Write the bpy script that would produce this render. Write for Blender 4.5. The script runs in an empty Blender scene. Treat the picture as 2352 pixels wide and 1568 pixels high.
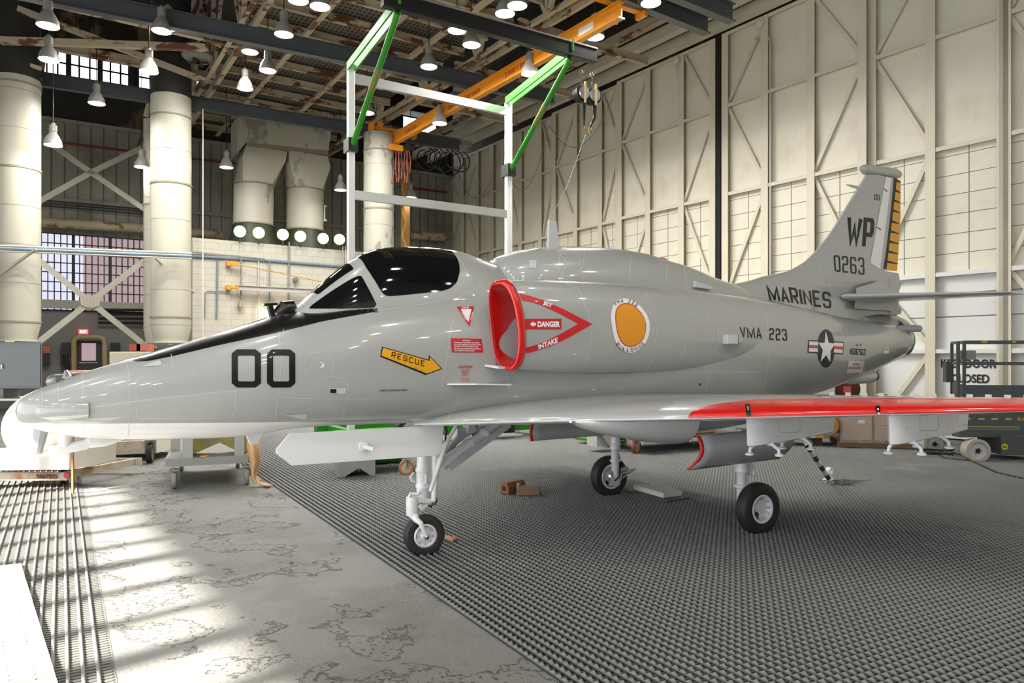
import bpy, bmesh, math, random
import numpy as np
from mathutils import Vector, Matrix
from mathutils.bvhtree import BVHTree
random.seed(7)
SC = bpy.context.scene
COL = SC.collection

# ------------------------------------------------------------------ camera, world, sun, exposure
F = 1700.0; CX = 1176.0; HY = 820.0; CH = 1.8           # focal length and horizon in pixels of the 2352 x 1568 frame
cam = bpy.data.cameras.new('camera'); cam.sensor_width = 36.0; cam.lens = F * 36.0 / 2352.0
cam.shift_y = (HY - 784.0) / 2352.0; cam.clip_start = 0.1; cam.clip_end = 300
camo = bpy.data.objects.new('camera', cam); COL.objects.link(camo)
camo.location = (0, 0, CH); camo.rotation_euler = (math.radians(90), 0, 0)
SC.camera = camo

wd = bpy.data.worlds.new('daylight'); SC.world = wd; wd.use_nodes = True
wn = wd.node_tree; bg = wn.nodes['Background']
bg.inputs[0].default_value = (0.84, 0.91, 1.0, 1); bg.inputs[1].default_value = 3.1

SUN_AZ = Vector((0.70, 0.714, 0)).normalized(); SUN_EL = math.radians(33)
sl = bpy.data.lights.new('sun', 'SUN'); sl.energy = 20; sl.angle = math.radians(1.1); sl.color = (1, 0.95, 0.86)
so = bpy.data.objects.new('sun', sl); COL.objects.link(so)
sd = SUN_AZ * math.cos(SUN_EL) - Vector((0, 0, math.sin(SUN_EL)))
so.rotation_euler = sd.to_track_quat('-Z', 'Y').to_euler(); so.location = (-20, -15, 20)

vs = SC.view_settings
vs.view_transform = 'Standard'; vs.look = 'None'; vs.gamma = 1; vs.exposure = 0.66; vs.use_curve_mapping = False

# ------------------------------------------------------------------ pixel helpers: real points from sight lines
def at(px, py, d):            # point at depth d on the sight line
    return Vector(((px - CX) / F * d, d, CH - (py - HY) / F * d))
def gnd(px, py, z=0.0):       # point at height z
    d = F * (CH - z) / (py - HY)
    return Vector(((px - CX) / F * d, d, z))
def atz(px, py, z): return gnd(px, py, z)
# building axes: u runs along the big doors (away, leftwards), v along the back wall (rightwards, away)
U = Vector((-0.674, 1, 0)).normalized(); V = Vector((1.602, 1, 0)).normalized()
NB = Vector((U.y, -U.x, 0))   # horizontal normal of u
UP = Vector((0, 0, 1))

# aircraft axes
TH = math.radians(35)
AN = Vector((-.81, 6.74, 0)); AA = Vector((math.cos(TH), math.sin(TH), 0)); AP = Vector((math.sin(TH), -math.cos(TH), 0))
def W(s, t, z): return AN + AA * s + AP * t + UP * z
def S(p):
    q = Vector(p) - AN
    return (q.dot(AA), q.dot(AP), p[2])
def acp(px, py, t=0.0):
    k = (px - CX) / F
    s = (k * (AN.y + t * AP.y) - AN.x - t * AP.x) / (AA.x - k * AA.y)
    d = AN.y + s * AA.y + t * AP.y
    return s, CH - (py - HY) / F * d

# ------------------------------------------------------------------ materials
def _n(nt, t, **kw):
    n = nt.nodes.new(t)
    for k, v in kw.items():
        if k.startswith('i_'): n.inputs[int(k[2:])].default_value = v
        else: setattr(n, k, v)
    return n
MC = {}
def mat(name, col, rough=0.5, metal=0.0, coat=0.0, var=0.0, scale=4.0, bump=0.0, bscale=30.0, col2=None, thr=None,
        emit=0.0, ecol=None, soft=0.04, detail=6.0, spec=0.5, stretch=None):
    if name in MC: return MC[name]
    m = bpy.data.materials.new(name); m.use_nodes = True; nt = m.node_tree
    b = nt.nodes['Principled BSDF']
    c = tuple(col) + (1,)
    b.inputs['Base Color'].default_value = c; b.inputs['Roughness'].default_value = rough
    b.inputs['Metallic'].default_value = metal; b.inputs['Coat Weight'].default_value = coat
    b.inputs['Coat Roughness'].default_value = 0.03; b.inputs['Specular IOR Level'].default_value = spec
    if emit:
        b.inputs['Emission Color'].default_value = tuple(ecol or col) + (1,); b.inputs['Emission Strength'].default_value = emit
    if var or bump or col2 is not None:
        tc = _n(nt, 'ShaderNodeTexCoord'); src = tc.outputs['Object']
        if stretch:
            mp = _n(nt, 'ShaderNodeMapping'); mp.inputs['Scale'].default_value = stretch
            nt.links.new(src, mp.inputs[0]); src = mp.outputs[0]
        out = None
        if var or col2 is not None:
            nz = _n(nt, 'ShaderNodeTexNoise'); nz.inputs['Scale'].default_value = scale; nz.inputs['Detail'].default_value = detail
            nt.links.new(src, nz.inputs['Vector'])
        if var:
            mx = _n(nt, 'ShaderNodeMixRGB', blend_type='MIX')
            mx.inputs[1].default_value = tuple(max(0, x * (1 - var)) for x in col) + (1,)
            mx.inputs[2].default_value = tuple(min(1, x * (1 + var)) for x in col) + (1,)
            nt.links.new(nz.outputs['Fac'], mx.inputs[0]); out = mx.outputs[0]
        if col2 is not None:
            nz2 = _n(nt, 'ShaderNodeTexNoise'); nz2.inputs['Scale'].default_value = scale * .8; nz2.inputs['Detail'].default_value = detail + 3
            nz2.inputs['Roughness'].default_value = .65
            nt.links.new(src, nz2.inputs['Vector'])
            mr = _n(nt, 'ShaderNodeMapRange'); mr.inputs[1].default_value = thr - soft; mr.inputs[2].default_value = thr + soft
            nt.links.new(nz2.outputs['Fac'], mr.inputs[0])
            m2 = _n(nt, 'ShaderNodeMixRGB'); m2.inputs[1].default_value = c; m2.inputs[2].default_value = tuple(col2) + (1,)
            if out: nt.links.new(out, m2.inputs[1])
            nt.links.new(mr.outputs[0], m2.inputs[0]); out = m2.outputs[0]
        if out: nt.links.new(out, b.inputs['Base Color'])
        if bump:
            nb = _n(nt, 'ShaderNodeTexNoise'); nb.inputs['Scale'].default_value = bscale; nb.inputs['Detail'].default_value = 6
            nt.links.new(src, nb.inputs['Vector'])
            bm = _n(nt, 'ShaderNodeBump'); bm.inputs['Strength'].default_value = bump; bm.inputs['Distance'].default_value = 0.02
            nt.links.new(nb.outputs['Fac'], bm.inputs['Height']); nt.links.new(bm.outputs[0], b.inputs['Normal'])
    MC[name] = m
    return m

# ------------------------------------------------------------------ mesh building
def prop(o, label=None, cat=None, group=None, kind=None):
    if label: o['label'] = label
    if cat: o['category'] = cat
    if group: o['group'] = group
    if kind: o['kind'] = kind
    return o
def thing(name, loc, label, cat, group=None, kind=None):
    o = bpy.data.objects.new(name, None); o.empty_display_size = 0.2; COL.objects.link(o)
    o.location = loc; prop(o, label, cat, group, kind)
    WL[o.name] = Vector(loc)
    return o
WL = {}
class MB:
    def __init__(s): s.v = []; s.f = []; s.mi = []; s.cur = 0
    def add(s, vs, fs):
        k = len(s.v); s.v += [tuple(x) for x in vs]; s.f += [tuple(i + k for i in f) for f in fs]; s.mi += [s.cur] * len(fs)
        return s
    def hexa(s, p):   # 8 corners: bottom 0-3, top 4-7
        return s.add(p, [(3, 2, 1, 0), (4, 5, 6, 7), (0, 1, 5, 4), (1, 2, 6, 5), (2, 3, 7, 6), (3, 0, 4, 7)])
    def box(s, c, sx, sy, sz, ax=None, ay=None, az=None):
        ax = Vector(ax) if ax is not None else Vector((1, 0, 0)); ay = Vector(ay) if ay is not None else Vector((0, 1, 0))
        az = Vector(az) if az is not None else UP
        c = Vector(c); X = ax * sx / 2; Y = ay * sy / 2; Z = az * sz / 2
        return s.hexa([c - X - Y - Z, c + X - Y - Z, c + X + Y - Z, c - X + Y - Z, c - X - Y + Z, c + X - Y + Z, c + X + Y + Z, c - X + Y + Z])
    def beam(s, a, b, w, h, up=UP):   # box from a to b, w sideways, h along up
        a = Vector(a); b = Vector(b); d = (b - a).normalized(); up = Vector(up)
        side = d.cross(up)
        if side.length < 1e-4: side = d.cross(Vector((0, 1, 0)))
        side.normalize(); u2 = side.cross(d).normalized()
        X = side * w / 2; Z = u2 * h / 2
        return s.hexa([a - X - Z, a + X - Z, b + X - Z, b - X - Z, a - X + Z, a + X + Z, b + X + Z, b - X + Z])
    def ibeam(s, a, b, w, h, tf=.02, tw=.015, up=UP):
        up = Vector(up); o = up * (h / 2 - tf / 2)
        s.beam(Vector(a) + o, Vector(b) + o, w, tf, up); s.beam(Vector(a) - o, Vector(b) - o, w, tf, up)
        return s.beam(a, b, tw, h - 2 * tf, up)
    def tube(s, pts, r, n=12, caps=True):
        pts = [Vector(p) for p in pts]; rs = r if isinstance(r, (list, tuple)) else [r] * len(pts)
        rings = []; prev = None
        for i, p in enumerate(pts):
            d = (pts[min(i + 1, len(pts) - 1)] - pts[max(i - 1, 0)])
            d = d.normalized() if d.length > 1e-9 else UP
            if prev is None:
                a = d.orthogonal().normalized()
            else:
                a = prev - d * prev.dot(d)
                a = a.normalized() if a.length > 1e-6 else d.orthogonal().normalized()
            prev = a; b = d.cross(a)
            rings.append([p + (a * math.cos(2 * math.pi * j / n) + b * math.sin(2 * math.pi * j / n)) * rs[i] for j in range(n)])
        return s.rings(rings, True, caps)
    def rings(s, rings, closed=True, caps=True):
        n = len(rings[0]); vs = [p for r in rings for p in r]; fs = []
        for i in range(len(rings) - 1):
            for j in range(n if closed else n - 1):
                a = i * n + j; b = i * n + (j + 1) % n
                fs.append((a, b, b + n, a + n))
        if caps and closed:
            fs.append(tuple(range(n - 1, -1, -1))); fs.append(tuple((len(rings) - 1) * n + j for j in range(n)))
        return s.add(vs, fs)
    def lathe(s, c, axis, prof, n=32, closed=False, caps=True):   # prof: (distance along axis, radius)
        axis = Vector(axis).normalized(); a = axis.orthogonal().normalized(); b = axis.cross(a); c = Vector(c)
        return s.rings([[c + axis * h + (a * math.cos(2 * math.pi * j / n) + b * math.sin(2 * math.pi * j / n)) * r for j in range(n)] for h, r in prof], True, caps)
    def prism(s, poly, d):            # polygon extruded by vector d
        n = len(poly); poly = [Vector(p) for p in poly]; d = Vector(d)
        vs = poly + [p + d for p in poly]
        return s.add(vs, [tuple(range(n))[::-1], tuple(range(n, 2 * n))] + [(i, (i + 1) % n, (i + 1) % n + n, i + n) for i in range(n)])
    def build(s, name, m, parent=None, smooth=False, label=None, bevel=0, recalc=True, cat=None, group=None, kind=None, angle=35):
        me = bpy.data.meshes.new(name)
        if parent is not None: base = WL[parent.name]
        else:
            xs = np.array(s.v); base = Vector(((xs[:, 0].min() + xs[:, 0].max()) / 2, (xs[:, 1].min() + xs[:, 1].max()) / 2, xs[:, 2].min()))
        me.from_pydata([tuple(Vector(v) - base) for v in s.v], [], s.f)
        ms = m if isinstance(m, (list, tuple)) else [m]
        for x in ms: me.materials.append(x)
        if len(ms) > 1: me.polygons.foreach_set('material_index', s.mi)
        if recalc:
            b = bmesh.new(); b.from_mesh(me); bmesh.ops.recalc_face_normals(b, faces=b.faces); b.to_mesh(me); b.free()
        if smooth:
            me.polygons.foreach_set('use_smooth', [True] * len(me.polygons)); me.set_sharp_from_angle(angle=math.radians(angle))
        o = bpy.data.objects.new(name, me); COL.objects.link(o)
        if parent is not None:
            o.parent = parent
            WL[o.name] = base
            if o.parent.type == 'MESH': pass
        else: o.location = base; WL[o.name] = base
        if bevel:
            md = o.modifiers.new('bevel', 'BEVEL'); md.width = bevel; md.segments = 2; md.limit_method = 'ANGLE'
        prop(o, label, cat, group, kind)
        return o
# every part keeps the location (0,0,0) below its parent, so WL of a part equals WL of its thing

def interp(tab, x):               # smooth interpolation through a table of rows (x, a, b, ...)
    xs = [r[0] for r in tab]; n = len(tab)
    if x <= xs[0]: return tab[0][1:]
    if x >= xs[-1]: return tab[-1][1:]
    i = max(k for k in range(n) if xs[k] <= x); i = min(i, n - 2)
    h = xs[i + 1] - xs[i]; t = (x - xs[i]) / h; out = []
    for c in range(1, len(tab[0])):
        y0, y1 = tab[i][c], tab[i + 1][c]; d = (y1 - y0) / h
        def sl(k):
            if k == 0 or k == n - 1: return (tab[min(k + 1, n - 1)][c] - tab[max(k - 1, 0)][c]) / (xs[min(k + 1, n - 1)] - xs[max(k - 1, 0)])
            a = (tab[k][c] - tab[k - 1][c]) / (xs[k] - xs[k - 1]); b = (tab[k + 1][c] - tab[k][c]) / (xs[k + 1] - xs[k])
            return 0 if a * b <= 0 else 2 * a * b / (a + b)
        m0, m1 = sl(i), sl(i + 1)
        out.append((2*t**3 - 3*t*t + 1) * y0 + (t**3 - 2*t*t + t) * h * m0 + (-2*t**3 + 3*t*t) * y1 + (t**3 - t*t) * h * m1)
    return out
def lin(tab, x): return float(np.interp(x, [r[0] for r in tab], [r[1] for r in tab]))

# ------------------------------------------------------------------ materials used
M_BEIGE = mat('beige_painted_steel', (.56, .52, .41), .55, var=.12, scale=2, col2=(.16, .07, .035), thr=.60)
M_RUST = mat('flaking_beige_paint_on_rust', (.50, .42, .30), .7, var=.2, scale=1.6, col2=(.17, .06, .03), thr=.55, stretch=(1, 1, 2.5), soft=.02, bump=.3, bscale=12)
M_DOOR = mat('cream_door_sheet', (.80, .76, .63), .5, var=.07, scale=.6, bump=.05, bscale=8, col2=(.60, .545, .42), thr=.64, soft=.1)
M_DOORF = mat('cream_door_frame', (.72, .67, .54), .5, var=.1, scale=1.5, col2=(.35, .28, .18), thr=.70)
M_WHITED = mat('white_lower_door_paint', (.80, .80, .77), .45, var=.04, scale=1)
M_GREYB = mat('dark_grey_crane_beam', (.075, .083, .095), .35, var=.15, scale=2)
M_ORANGE = mat('orange_crane_paint', (.80, .30, .02), .35, var=.1, scale=3, coat=.2)
M_BLACK = mat('black_metal', (.012, .012, .013), .4)
M_RUBBER = mat('black_rubber', (.018, .018, .018), .65, var=.3, scale=12)
M_GREEN = mat('bright_green_paint', (.03, .25, .014), .55, spec=.3)
M_ALU = mat('brushed_aluminium', (.72, .73, .73), .32, metal=.85)
M_WHITEP = mat('white_frame_post', (.86, .87, .87), .35, metal=.2)
M_CHROME = mat('chrome', (.7, .7, .7), .15, metal=1)
M_DARK = mat('dark_soot', (.02, .018, .015), .9, var=.4, scale=3)
# ================================================================== THE BUILDING
def struct(name, mb, m, parent=None, **k):
    return mb.build(name, m, parent, kind='structure' if parent is None else None, **k)
def sthing(name, loc):
    return thing(name, loc, None, None, kind='structure')

# floor
def floor_mat():
    m = mat('worn_concrete', (.185, .183, .170), .65, var=.2, scale=1.1, col2=(.145, .143, .132), thr=.56, soft=.05, detail=9)
    nt = m.node_tree; b = nt.nodes['Principled BSDF']
    tc = _n(nt, 'ShaderNodeTexCoord')
    # flaked paint patches with ragged edges: height steps
    n1 = _n(nt, 'ShaderNodeTexNoise'); n1.inputs['Scale'].default_value = 1.15; n1.inputs['Detail'].default_value = 11; n1.inputs['Roughness'].default_value = .62
    nt.links.new(tc.outputs['Object'], n1.inputs['Vector'])
    r1 = _n(nt, 'ShaderNodeMapRange'); r1.inputs[1].default_value = .535; r1.inputs[2].default_value = .55
    nt.links.new(n1.outputs['Fac'], r1.inputs[0])
    n2 = _n(nt, 'ShaderNodeTexNoise'); n2.inputs['Scale'].default_value = 26; n2.inputs['Detail'].default_value = 8
    nt.links.new(tc.outputs['Object'], n2.inputs['Vector'])
    ad = _n(nt, 'ShaderNodeMath', operation='MULTIPLY_ADD'); ad.inputs[1].default_value = .5
    nt.links.new(n2.outputs['Fac'], ad.inputs[0]); nt.links.new(r1.outputs[0], ad.inputs[2])
    # cracks
    vo = _n(nt, 'ShaderNodeTexVoronoi', feature='DISTANCE_TO_EDGE'); vo.inputs['Scale'].default_value = .33
    wn_ = _n(nt, 'ShaderNodeTexNoise'); wn_.inputs['Scale'].default_value = 3.0; wn_.inputs['Detail'].default_value = 8
    mixv = _n(nt, 'ShaderNodeMixRGB', blend_type='ADD'); mixv.inputs[0].default_value = .9
    nt.links.new(tc.outputs['Object'], wn_.inputs['Vector']); nt.links.new(tc.outputs['Object'], mixv.inputs[1]); nt.links.new(wn_.outputs['Color'], mixv.inputs[2])
    nt.links.new(mixv.outputs[0], vo.inputs['Vector'])
    r2 = _n(nt, 'ShaderNodeMapRange'); r2.inputs[1].default_value = .0; r2.inputs[2].default_value = .0035
    nt.links.new(vo.outputs['Distance'], r2.inputs[0])
    mk = _n(nt, 'ShaderNodeTexNoise'); mk.inputs['Scale'].default_value = .45; mk.inputs['Detail'].default_value = 2; nt.links.new(tc.outputs['Object'], mk.inputs['Vector'])
    mk2 = _n(nt, 'ShaderNodeMapRange'); mk2.inputs[1].default_value = .50; mk2.inputs[2].default_value = .56; mk2.inputs[3].default_value = 1; mk2.inputs[4].default_value = 0; nt.links.new(mk.outputs['Fac'], mk2.inputs[0])
    r2b = _n(nt, 'ShaderNodeMath', operation='MAXIMUM'); nt.links.new(r2.outputs[0], r2b.inputs[0]); nt.links.new(mk2.outputs[0], r2b.inputs[1]); r2 = r2b
    ad2 = _n(nt, 'ShaderNodeMath', operation='ADD'); nt.links.new(ad.outputs[0], ad2.inputs[0]); nt.links.new(r2.outputs[0], ad2.inputs[1])
    bm = _n(nt, 'ShaderNodeBump'); bm.inputs['Strength'].default_value = 1; bm.inputs['Distance'].default_value = .018
    nt.links.new(ad2.outputs[0], bm.inputs['Height']); nt.links.new(bm.outputs[0], b.inputs['Normal'])
    # crack dirt and dark pits in the flaked areas
    col_in = b.inputs['Base Color'].links[0].from_socket
    mx = _n(nt, 'ShaderNodeMixRGB'); mx.inputs[1].default_value = (.05, .05, .045, 1)
    nt.links.new(r2.outputs[0], mx.inputs[0]); nt.links.new(col_in, mx.inputs[2])
    r3 = _n(nt, 'ShaderNodeMapRange'); r3.inputs[1].default_value = .57; r3.inputs[2].default_value = .62
    nt.links.new(n2.outputs['Fac'], r3.inputs[0])
    mu = _n(nt, 'ShaderNodeMath', operation='MULTIPLY'); nt.links.new(r3.outputs[0], mu.inputs[0]); nt.links.new(r1.outputs[0], mu.inputs[1])
    mx2 = _n(nt, 'ShaderNodeMixRGB'); mx2.inputs[2].default_value = (.06, .06, .055, 1)
    nt.links.new(mu.outputs[0], mx2.inputs[0]); nt.links.new(mx.outputs[0], mx2.inputs[1])
    nt.links.new(mx2.outputs[0], b.inputs['Base Color'])
    return m
mb = MB(); mb.add([(-30, -6, 0), (34, -6, 0), (34, 50, 0), (-30, 50, 0)], [(0, 1, 2, 3)])
struct('floor', mb, floor_mat())

# ---- rubber grate mats, real ridges and pits
WU = Vector((-.692, 1, 0)).normalized(); WN = Vector((WU.y, -WU.x, 0))     # row direction (parallel to the doors)
def grate(name, edge0, edge1, side, pitch, tooth, bar, hi, lo, material, far, label, n_end, nmin_c=None, flat=0.0):
    e0 = Vector(edge0); ed = (Vector(edge1) - e0).normalized(); WU = -ed; WN = Vector((WU.y, -WU.x, 0)); en = Vector((-ed.y, ed.x, 0)) * side
    V_ = []; F_ = []
    c0 = e0.dot(WN)
    lo_n, hi_n = (c0 + .01, n_end) if side > 0 else (c0 - .01 - int((c0 - n_end) / pitch) * pitch, c0)
    nr = int((hi_n - lo_n) / pitch)
    vs_, k = [], 0
    px0, px1 = -260, 2620
    for r in range(nr):
        nn = lo_n + r * pitch
        base = WN * nn
        for j in range(int(28 / tooth)):
            uu = -3 + j * tooth
            p = base + WU * uu
            d = p.y
            if d < 3.3 or d > far: continue
            if (p - e0).dot(en) < -.02: continue
            x = CX + F * p.x / d
            if x < px0 or x > px1: continue
            vs_.append((p.x, p.y))
    P0 = np.array(vs_, dtype=np.float64)
    u = np.array([WU.x, WU.y]); n = np.array([WN.x, WN.y]); T = tooth; B = bar / 2; zb = .002
    # vertices of one cell: along the row 0, T/2, T
    L = []
    zr = np.random.RandomState(3).uniform(-.0012, .0012, len(P0))
    def vt(a, b, z, jit=0): L.append(np.c_[P0 + u * a + n * b, np.full(len(P0), z) + jit * zr])
    for a, z in ((0, lo), (T * .5, hi), (T, lo)):
        vt(a, -B, z, 1 if z == hi else 0); vt(a, B, z, 1 if z == hi else 0)
    for a in (0, T): vt(a, -B * 1.35, zb); vt(a, B * 1.35, zb)
    c = T * .5; w = bar * .42; h2 = lo * .75
    for a in (c - w, c + w): vt(a, B, h2); vt(a, pitch - B, h2)
    for a in (c - w * 1.3, c + w * 1.3): vt(a, B, zb); vt(a, pitch - B, zb)
    nv = len(L); A_ = np.stack(L, 1).reshape(-1, 3)
    quads = [(0, 1, 3, 2), (2, 3, 5, 4), (10, 11, 13, 12), (14, 15, 11, 10), (12, 13, 17, 16)]
    polys = [(6, 0, 2, 4, 8), (7, 9, 5, 3, 1)]
    m_ = len(P0); off = (np.arange(m_) * nv)[:, None]
    q = (np.array(quads).reshape(1, -1) + off).reshape(-1); pg = (np.array(polys).reshape(1, -1) + off).reshape(-1)
    # base sheet
    if side > 0: sheet = None
    loops = np.concatenate([q, pg]); tot = np.concatenate([np.full(m_ * len(quads), 4), np.full(m_ * 2, 5)])
    me = bpy.data.meshes.new(name)
    bz = Vector((P0[:, 0].mean(), P0[:, 1].mean(), 0))
    A_ -= np.array([bz.x, bz.y, 0])
    me.vertices.add(len(A_)); me.vertices.foreach_set('co', A_.reshape(-1))
    me.loops.add(len(loops)); me.loops.foreach_set('vertex_index', loops.astype(np.int32))
    me.polygons.add(len(tot)); me.polygons.foreach_set('loop_start', np.concatenate([[0], np.cumsum(tot)[:-1]]).astype(np.int32))
    me.polygons.foreach_set('loop_total', tot.astype(np.int32)); me.update(calc_edges=True)
    me.materials.append(material)
    o = bpy.data.objects.new(name, me); COL.objects.link(o); o.location = bz; WL[o.name] = bz
    prop(o, label, 'floor mat')
    # thin base sheet under the ridges, a part of the mat
    s = MB(); en2 = en
    a0 = e0 + ed * 1.2; 
    far_pt = e0 - ed * 0
    E1 = Vector(edge1); dirn = (E1 - e0).normalized()
    qn = e0 - dirn * 10; qf = E1 + dirn * 3
    # choose polygon from near point to far point along the edge, then sideways
    wN = en * 16
    pn = qf; pf = qn
    s.add([Vector((p.x, p.y, .0015)) for p in (pf, pn, pn + wN, pf + wN)], [(0, 1, 2, 3)])
    return o
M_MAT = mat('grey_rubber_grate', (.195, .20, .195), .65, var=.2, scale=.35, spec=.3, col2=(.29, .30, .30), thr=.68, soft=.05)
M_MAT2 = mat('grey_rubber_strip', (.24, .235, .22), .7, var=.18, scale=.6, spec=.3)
def pit_shade(m, low, z0, z1):       # shade of the pits painted by height: near black low, grey at ridge tops
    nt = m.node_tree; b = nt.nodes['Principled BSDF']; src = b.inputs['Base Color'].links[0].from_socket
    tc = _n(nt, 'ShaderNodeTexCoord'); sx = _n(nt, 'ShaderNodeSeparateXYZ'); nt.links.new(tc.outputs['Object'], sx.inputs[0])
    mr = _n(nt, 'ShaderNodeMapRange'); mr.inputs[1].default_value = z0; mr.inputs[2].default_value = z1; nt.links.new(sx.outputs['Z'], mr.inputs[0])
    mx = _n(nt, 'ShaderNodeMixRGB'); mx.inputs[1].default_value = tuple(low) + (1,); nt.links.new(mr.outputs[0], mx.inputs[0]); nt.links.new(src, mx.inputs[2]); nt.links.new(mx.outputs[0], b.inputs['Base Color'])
pit_shade(M_MAT, (.022, .023, .022), .008, .022); pit_shade(M_MAT2, (.04, .04, .037), .003, .014)
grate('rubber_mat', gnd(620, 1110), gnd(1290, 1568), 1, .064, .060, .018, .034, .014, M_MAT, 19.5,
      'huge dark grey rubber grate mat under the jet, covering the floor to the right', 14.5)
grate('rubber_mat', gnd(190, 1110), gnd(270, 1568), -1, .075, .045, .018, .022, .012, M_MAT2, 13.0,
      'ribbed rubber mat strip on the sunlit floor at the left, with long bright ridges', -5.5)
def underlay(edge0, edge1, side, n_w, far):
    pass
M_PITSHADE = mat('black_pit_shade', (.010, .010, .010), .95, spec=.1)  # black of the sheet added under the ridges as painted pit shade
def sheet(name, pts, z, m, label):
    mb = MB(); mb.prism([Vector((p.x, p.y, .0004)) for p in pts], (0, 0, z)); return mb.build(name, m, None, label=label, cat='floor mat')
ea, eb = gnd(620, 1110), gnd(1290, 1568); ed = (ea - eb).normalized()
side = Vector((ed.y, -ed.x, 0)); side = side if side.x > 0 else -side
sheet('pit_shade_sheet', [ea + ed * 11, eb - ed * 1.2, eb - ed * 1.2 + side * 7, eb + ed * 2 + side * 7.5, ea + ed * 8 + side * 9.5], .0016, M_PITSHADE, 'thin black sheet added for the shade in the pits of the huge grate mat')
ea, eb = gnd(190, 1110), gnd(270, 1568); ed = (ea - eb).normalized()
side = Vector((ed.y, -ed.x, 0)); side = side if side.x < 0 else -side
sheet('pit_shade_sheet', [ea + ed * 2.2, eb - ed * 1.2, eb - ed * 1.2 + side * 4, ea + ed * 2.2 + side * 6], .0016, mat('grey_pit_shade', (.12, .12, .11), .9), 'thin grey sheet added for the shade in the pits of the left mat strip')  # grey sheet added below the strip, pit shade put into its colour
# sun-bleached white perforated plate lying on the strip
mb = MB(); A4 = [gnd(48, 1296, .03), gnd(132, 1568, .03), gnd(150, 1640, .03), gnd(-330, 1640, .03), gnd(-190, 1320, .03)]
mb.prism([Vector((p.x, p.y, .027)) for p in A4], (0, 0, .012))
plate = mb.build('perforated_plate', mat('white_plate', (.78, .77, .72), .6, var=.08, scale=3), None, label='white perforated plate lying on the rubber strip in the bottom left corner', cat='plate')
mb = MB(); d1 = (A4[0] - A4[1]).normalized(); d2 = Vector((-d1.y, d1.x, 0)); d2 = d2 if d2.x < 0 else -d2
for i in range(30):
    for j in range(6):
        p = A4[1] + d1 * (i * .075 - .2) + d2 * (.09 + j * .12)
        if p.y < 3.5: continue
        if (p - A4[0]).dot(d1) > -.03: continue
        mb.lathe((p.x, p.y, .0392), UP, [(0, .006), (.0006, .006)], n=8)
prop(mb.build('slot_holes', M_BLACK, plate), kind='stuff')

# ---- big cream hangar doors on the right
WDIR = Vector((-.692, 1, 0)).normalized(); WNRM = Vector((-1, -.692, 0)).normalized()     # normal points into the hangar
def wp(px, z, off=0.0, c=20.7):      # point of the door plane at pixel column px
    m = (px - CX) / F; d = c / (m + .692)
    return Vector((m * d, d, z)) + WNRM * off
M_WEB = mat('shaded_post_web', (.33, .27, .17), .6, var=.2, scale=2)  # web painted darker to put the shade of the post channel into the colour
RZ = [.12, 1.97, 3.66, 6.43, 8.92, 10.95]
def leaf(i, posts, c, white, diags, fine=True, grid=True):
    P = [wp(x, 0, 0, c) for x in posts]
    root = sthing('door_%d' % i, (P[0] + P[-1]) / 2)
    for k, (a, b) in enumerate(zip(P[:-1], P[1:])):
        mb = MB(); mb.prism([a + UP * (3.66 if white else .05), b + UP * (3.66 if white else .05), b + UP * 10.95, a + UP * 10.95], -WNRM * .03)
        mb.build('door_sheet', M_DOOR, root)
        if white:
            mb = MB(); mb.prism([a + UP * .05, b + UP * .05, b + UP * 3.66, a + UP * 3.66], -WNRM * .03); mb.build('door_sheet', M_WHITED, root)
    for p in P:
        mb = MB(); q = p + WNRM * .10
        mb.beam(q + UP * .05, q + UP * 10.95, .05, .17, WNRM); mb.build('post_web', M_WEB, root); mb = MB()
        mb.beam(q + UP * .05 + WNRM * .09, q + UP * 10.95 + WNRM * .09, .22, .02, WNRM)
        if white:
            mb.mi = [0] * len(mb.f)
        mb.build('door_post', M_DOORF, root)
    for k, (a, b) in enumerate(zip(P[:-1], P[1:])):
        for z in RZ:
            mb = MB(); mb.beam(a + UP * z + WNRM * .09, b + UP * z + WNRM * .09, .18, .02); mb.beam(a + UP * (z - .04) + WNRM * .175, b + UP * (z - .04) + WNRM * .175, .014, .09)
            mb.build('door_rail', M_WHITED if white and z <= 3.7 else M_DOORF, root)
    j = MB()
    for k, (a, b) in enumerate(zip(P[:-1], P[1:])):
        m_ = (a + b) / 2
        if grid:
            for z in np.arange(3.66 + .42, 6.4, .43): j.beam(a + UP * z + WNRM * .004, b + UP * z + WNRM * .004, .01, .011)
            j.beam(m_ + UP * 3.7 + WNRM * .004, m_ + UP * 6.4 + WNRM * .004, .011, .01, WNRM)
            for z in (2.69, 3.2): j.beam(a + UP * z + WNRM * .004, b + UP * z + WNRM * .004, .01, .02)
    if j.v: j.build('panel_joints', mat('dark_joint', (.17, .155, .12), .8), root)
    def br(a, b, z0, z1):
        mb = MB(); mb.beam(a + UP * z0 + WNRM * .06, b + UP * z1 + WNRM * .06, .02, .09, WNRM.cross((b - a).normalized()))
        mb.beam(a + UP * z0 + WNRM * .10, b + UP * z1 + WNRM * .10, .10, .014, WNRM); mb.build('door_brace', M_DOORF, root)
    for k, fl in diags:
        a, b = P[k], P[k + 1]
        if fl: a, b = b, a
        br(a, b, RZ[4], RZ[5]); br(a, b, RZ[4], RZ[3]); br(a, b, RZ[2], RZ[3])
        if white: br(a, b, RZ[0], RZ[1]); br(a, b, RZ[2], RZ[1])
    return root
leaf(1, [2318, 2490], 20.95, True, [(0, 0)])
leaf(2, [2012, 2146, 2312], 20.95, True, [(0, 0)])
leaf(3, [1675, 1766, 1872, 1990], 20.7, False, [(0, 0), (2, 1)])
leaf(4, [1432, 1497, 1574, 1646], 20.75, False, [(0, 0), (2, 1)])
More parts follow.
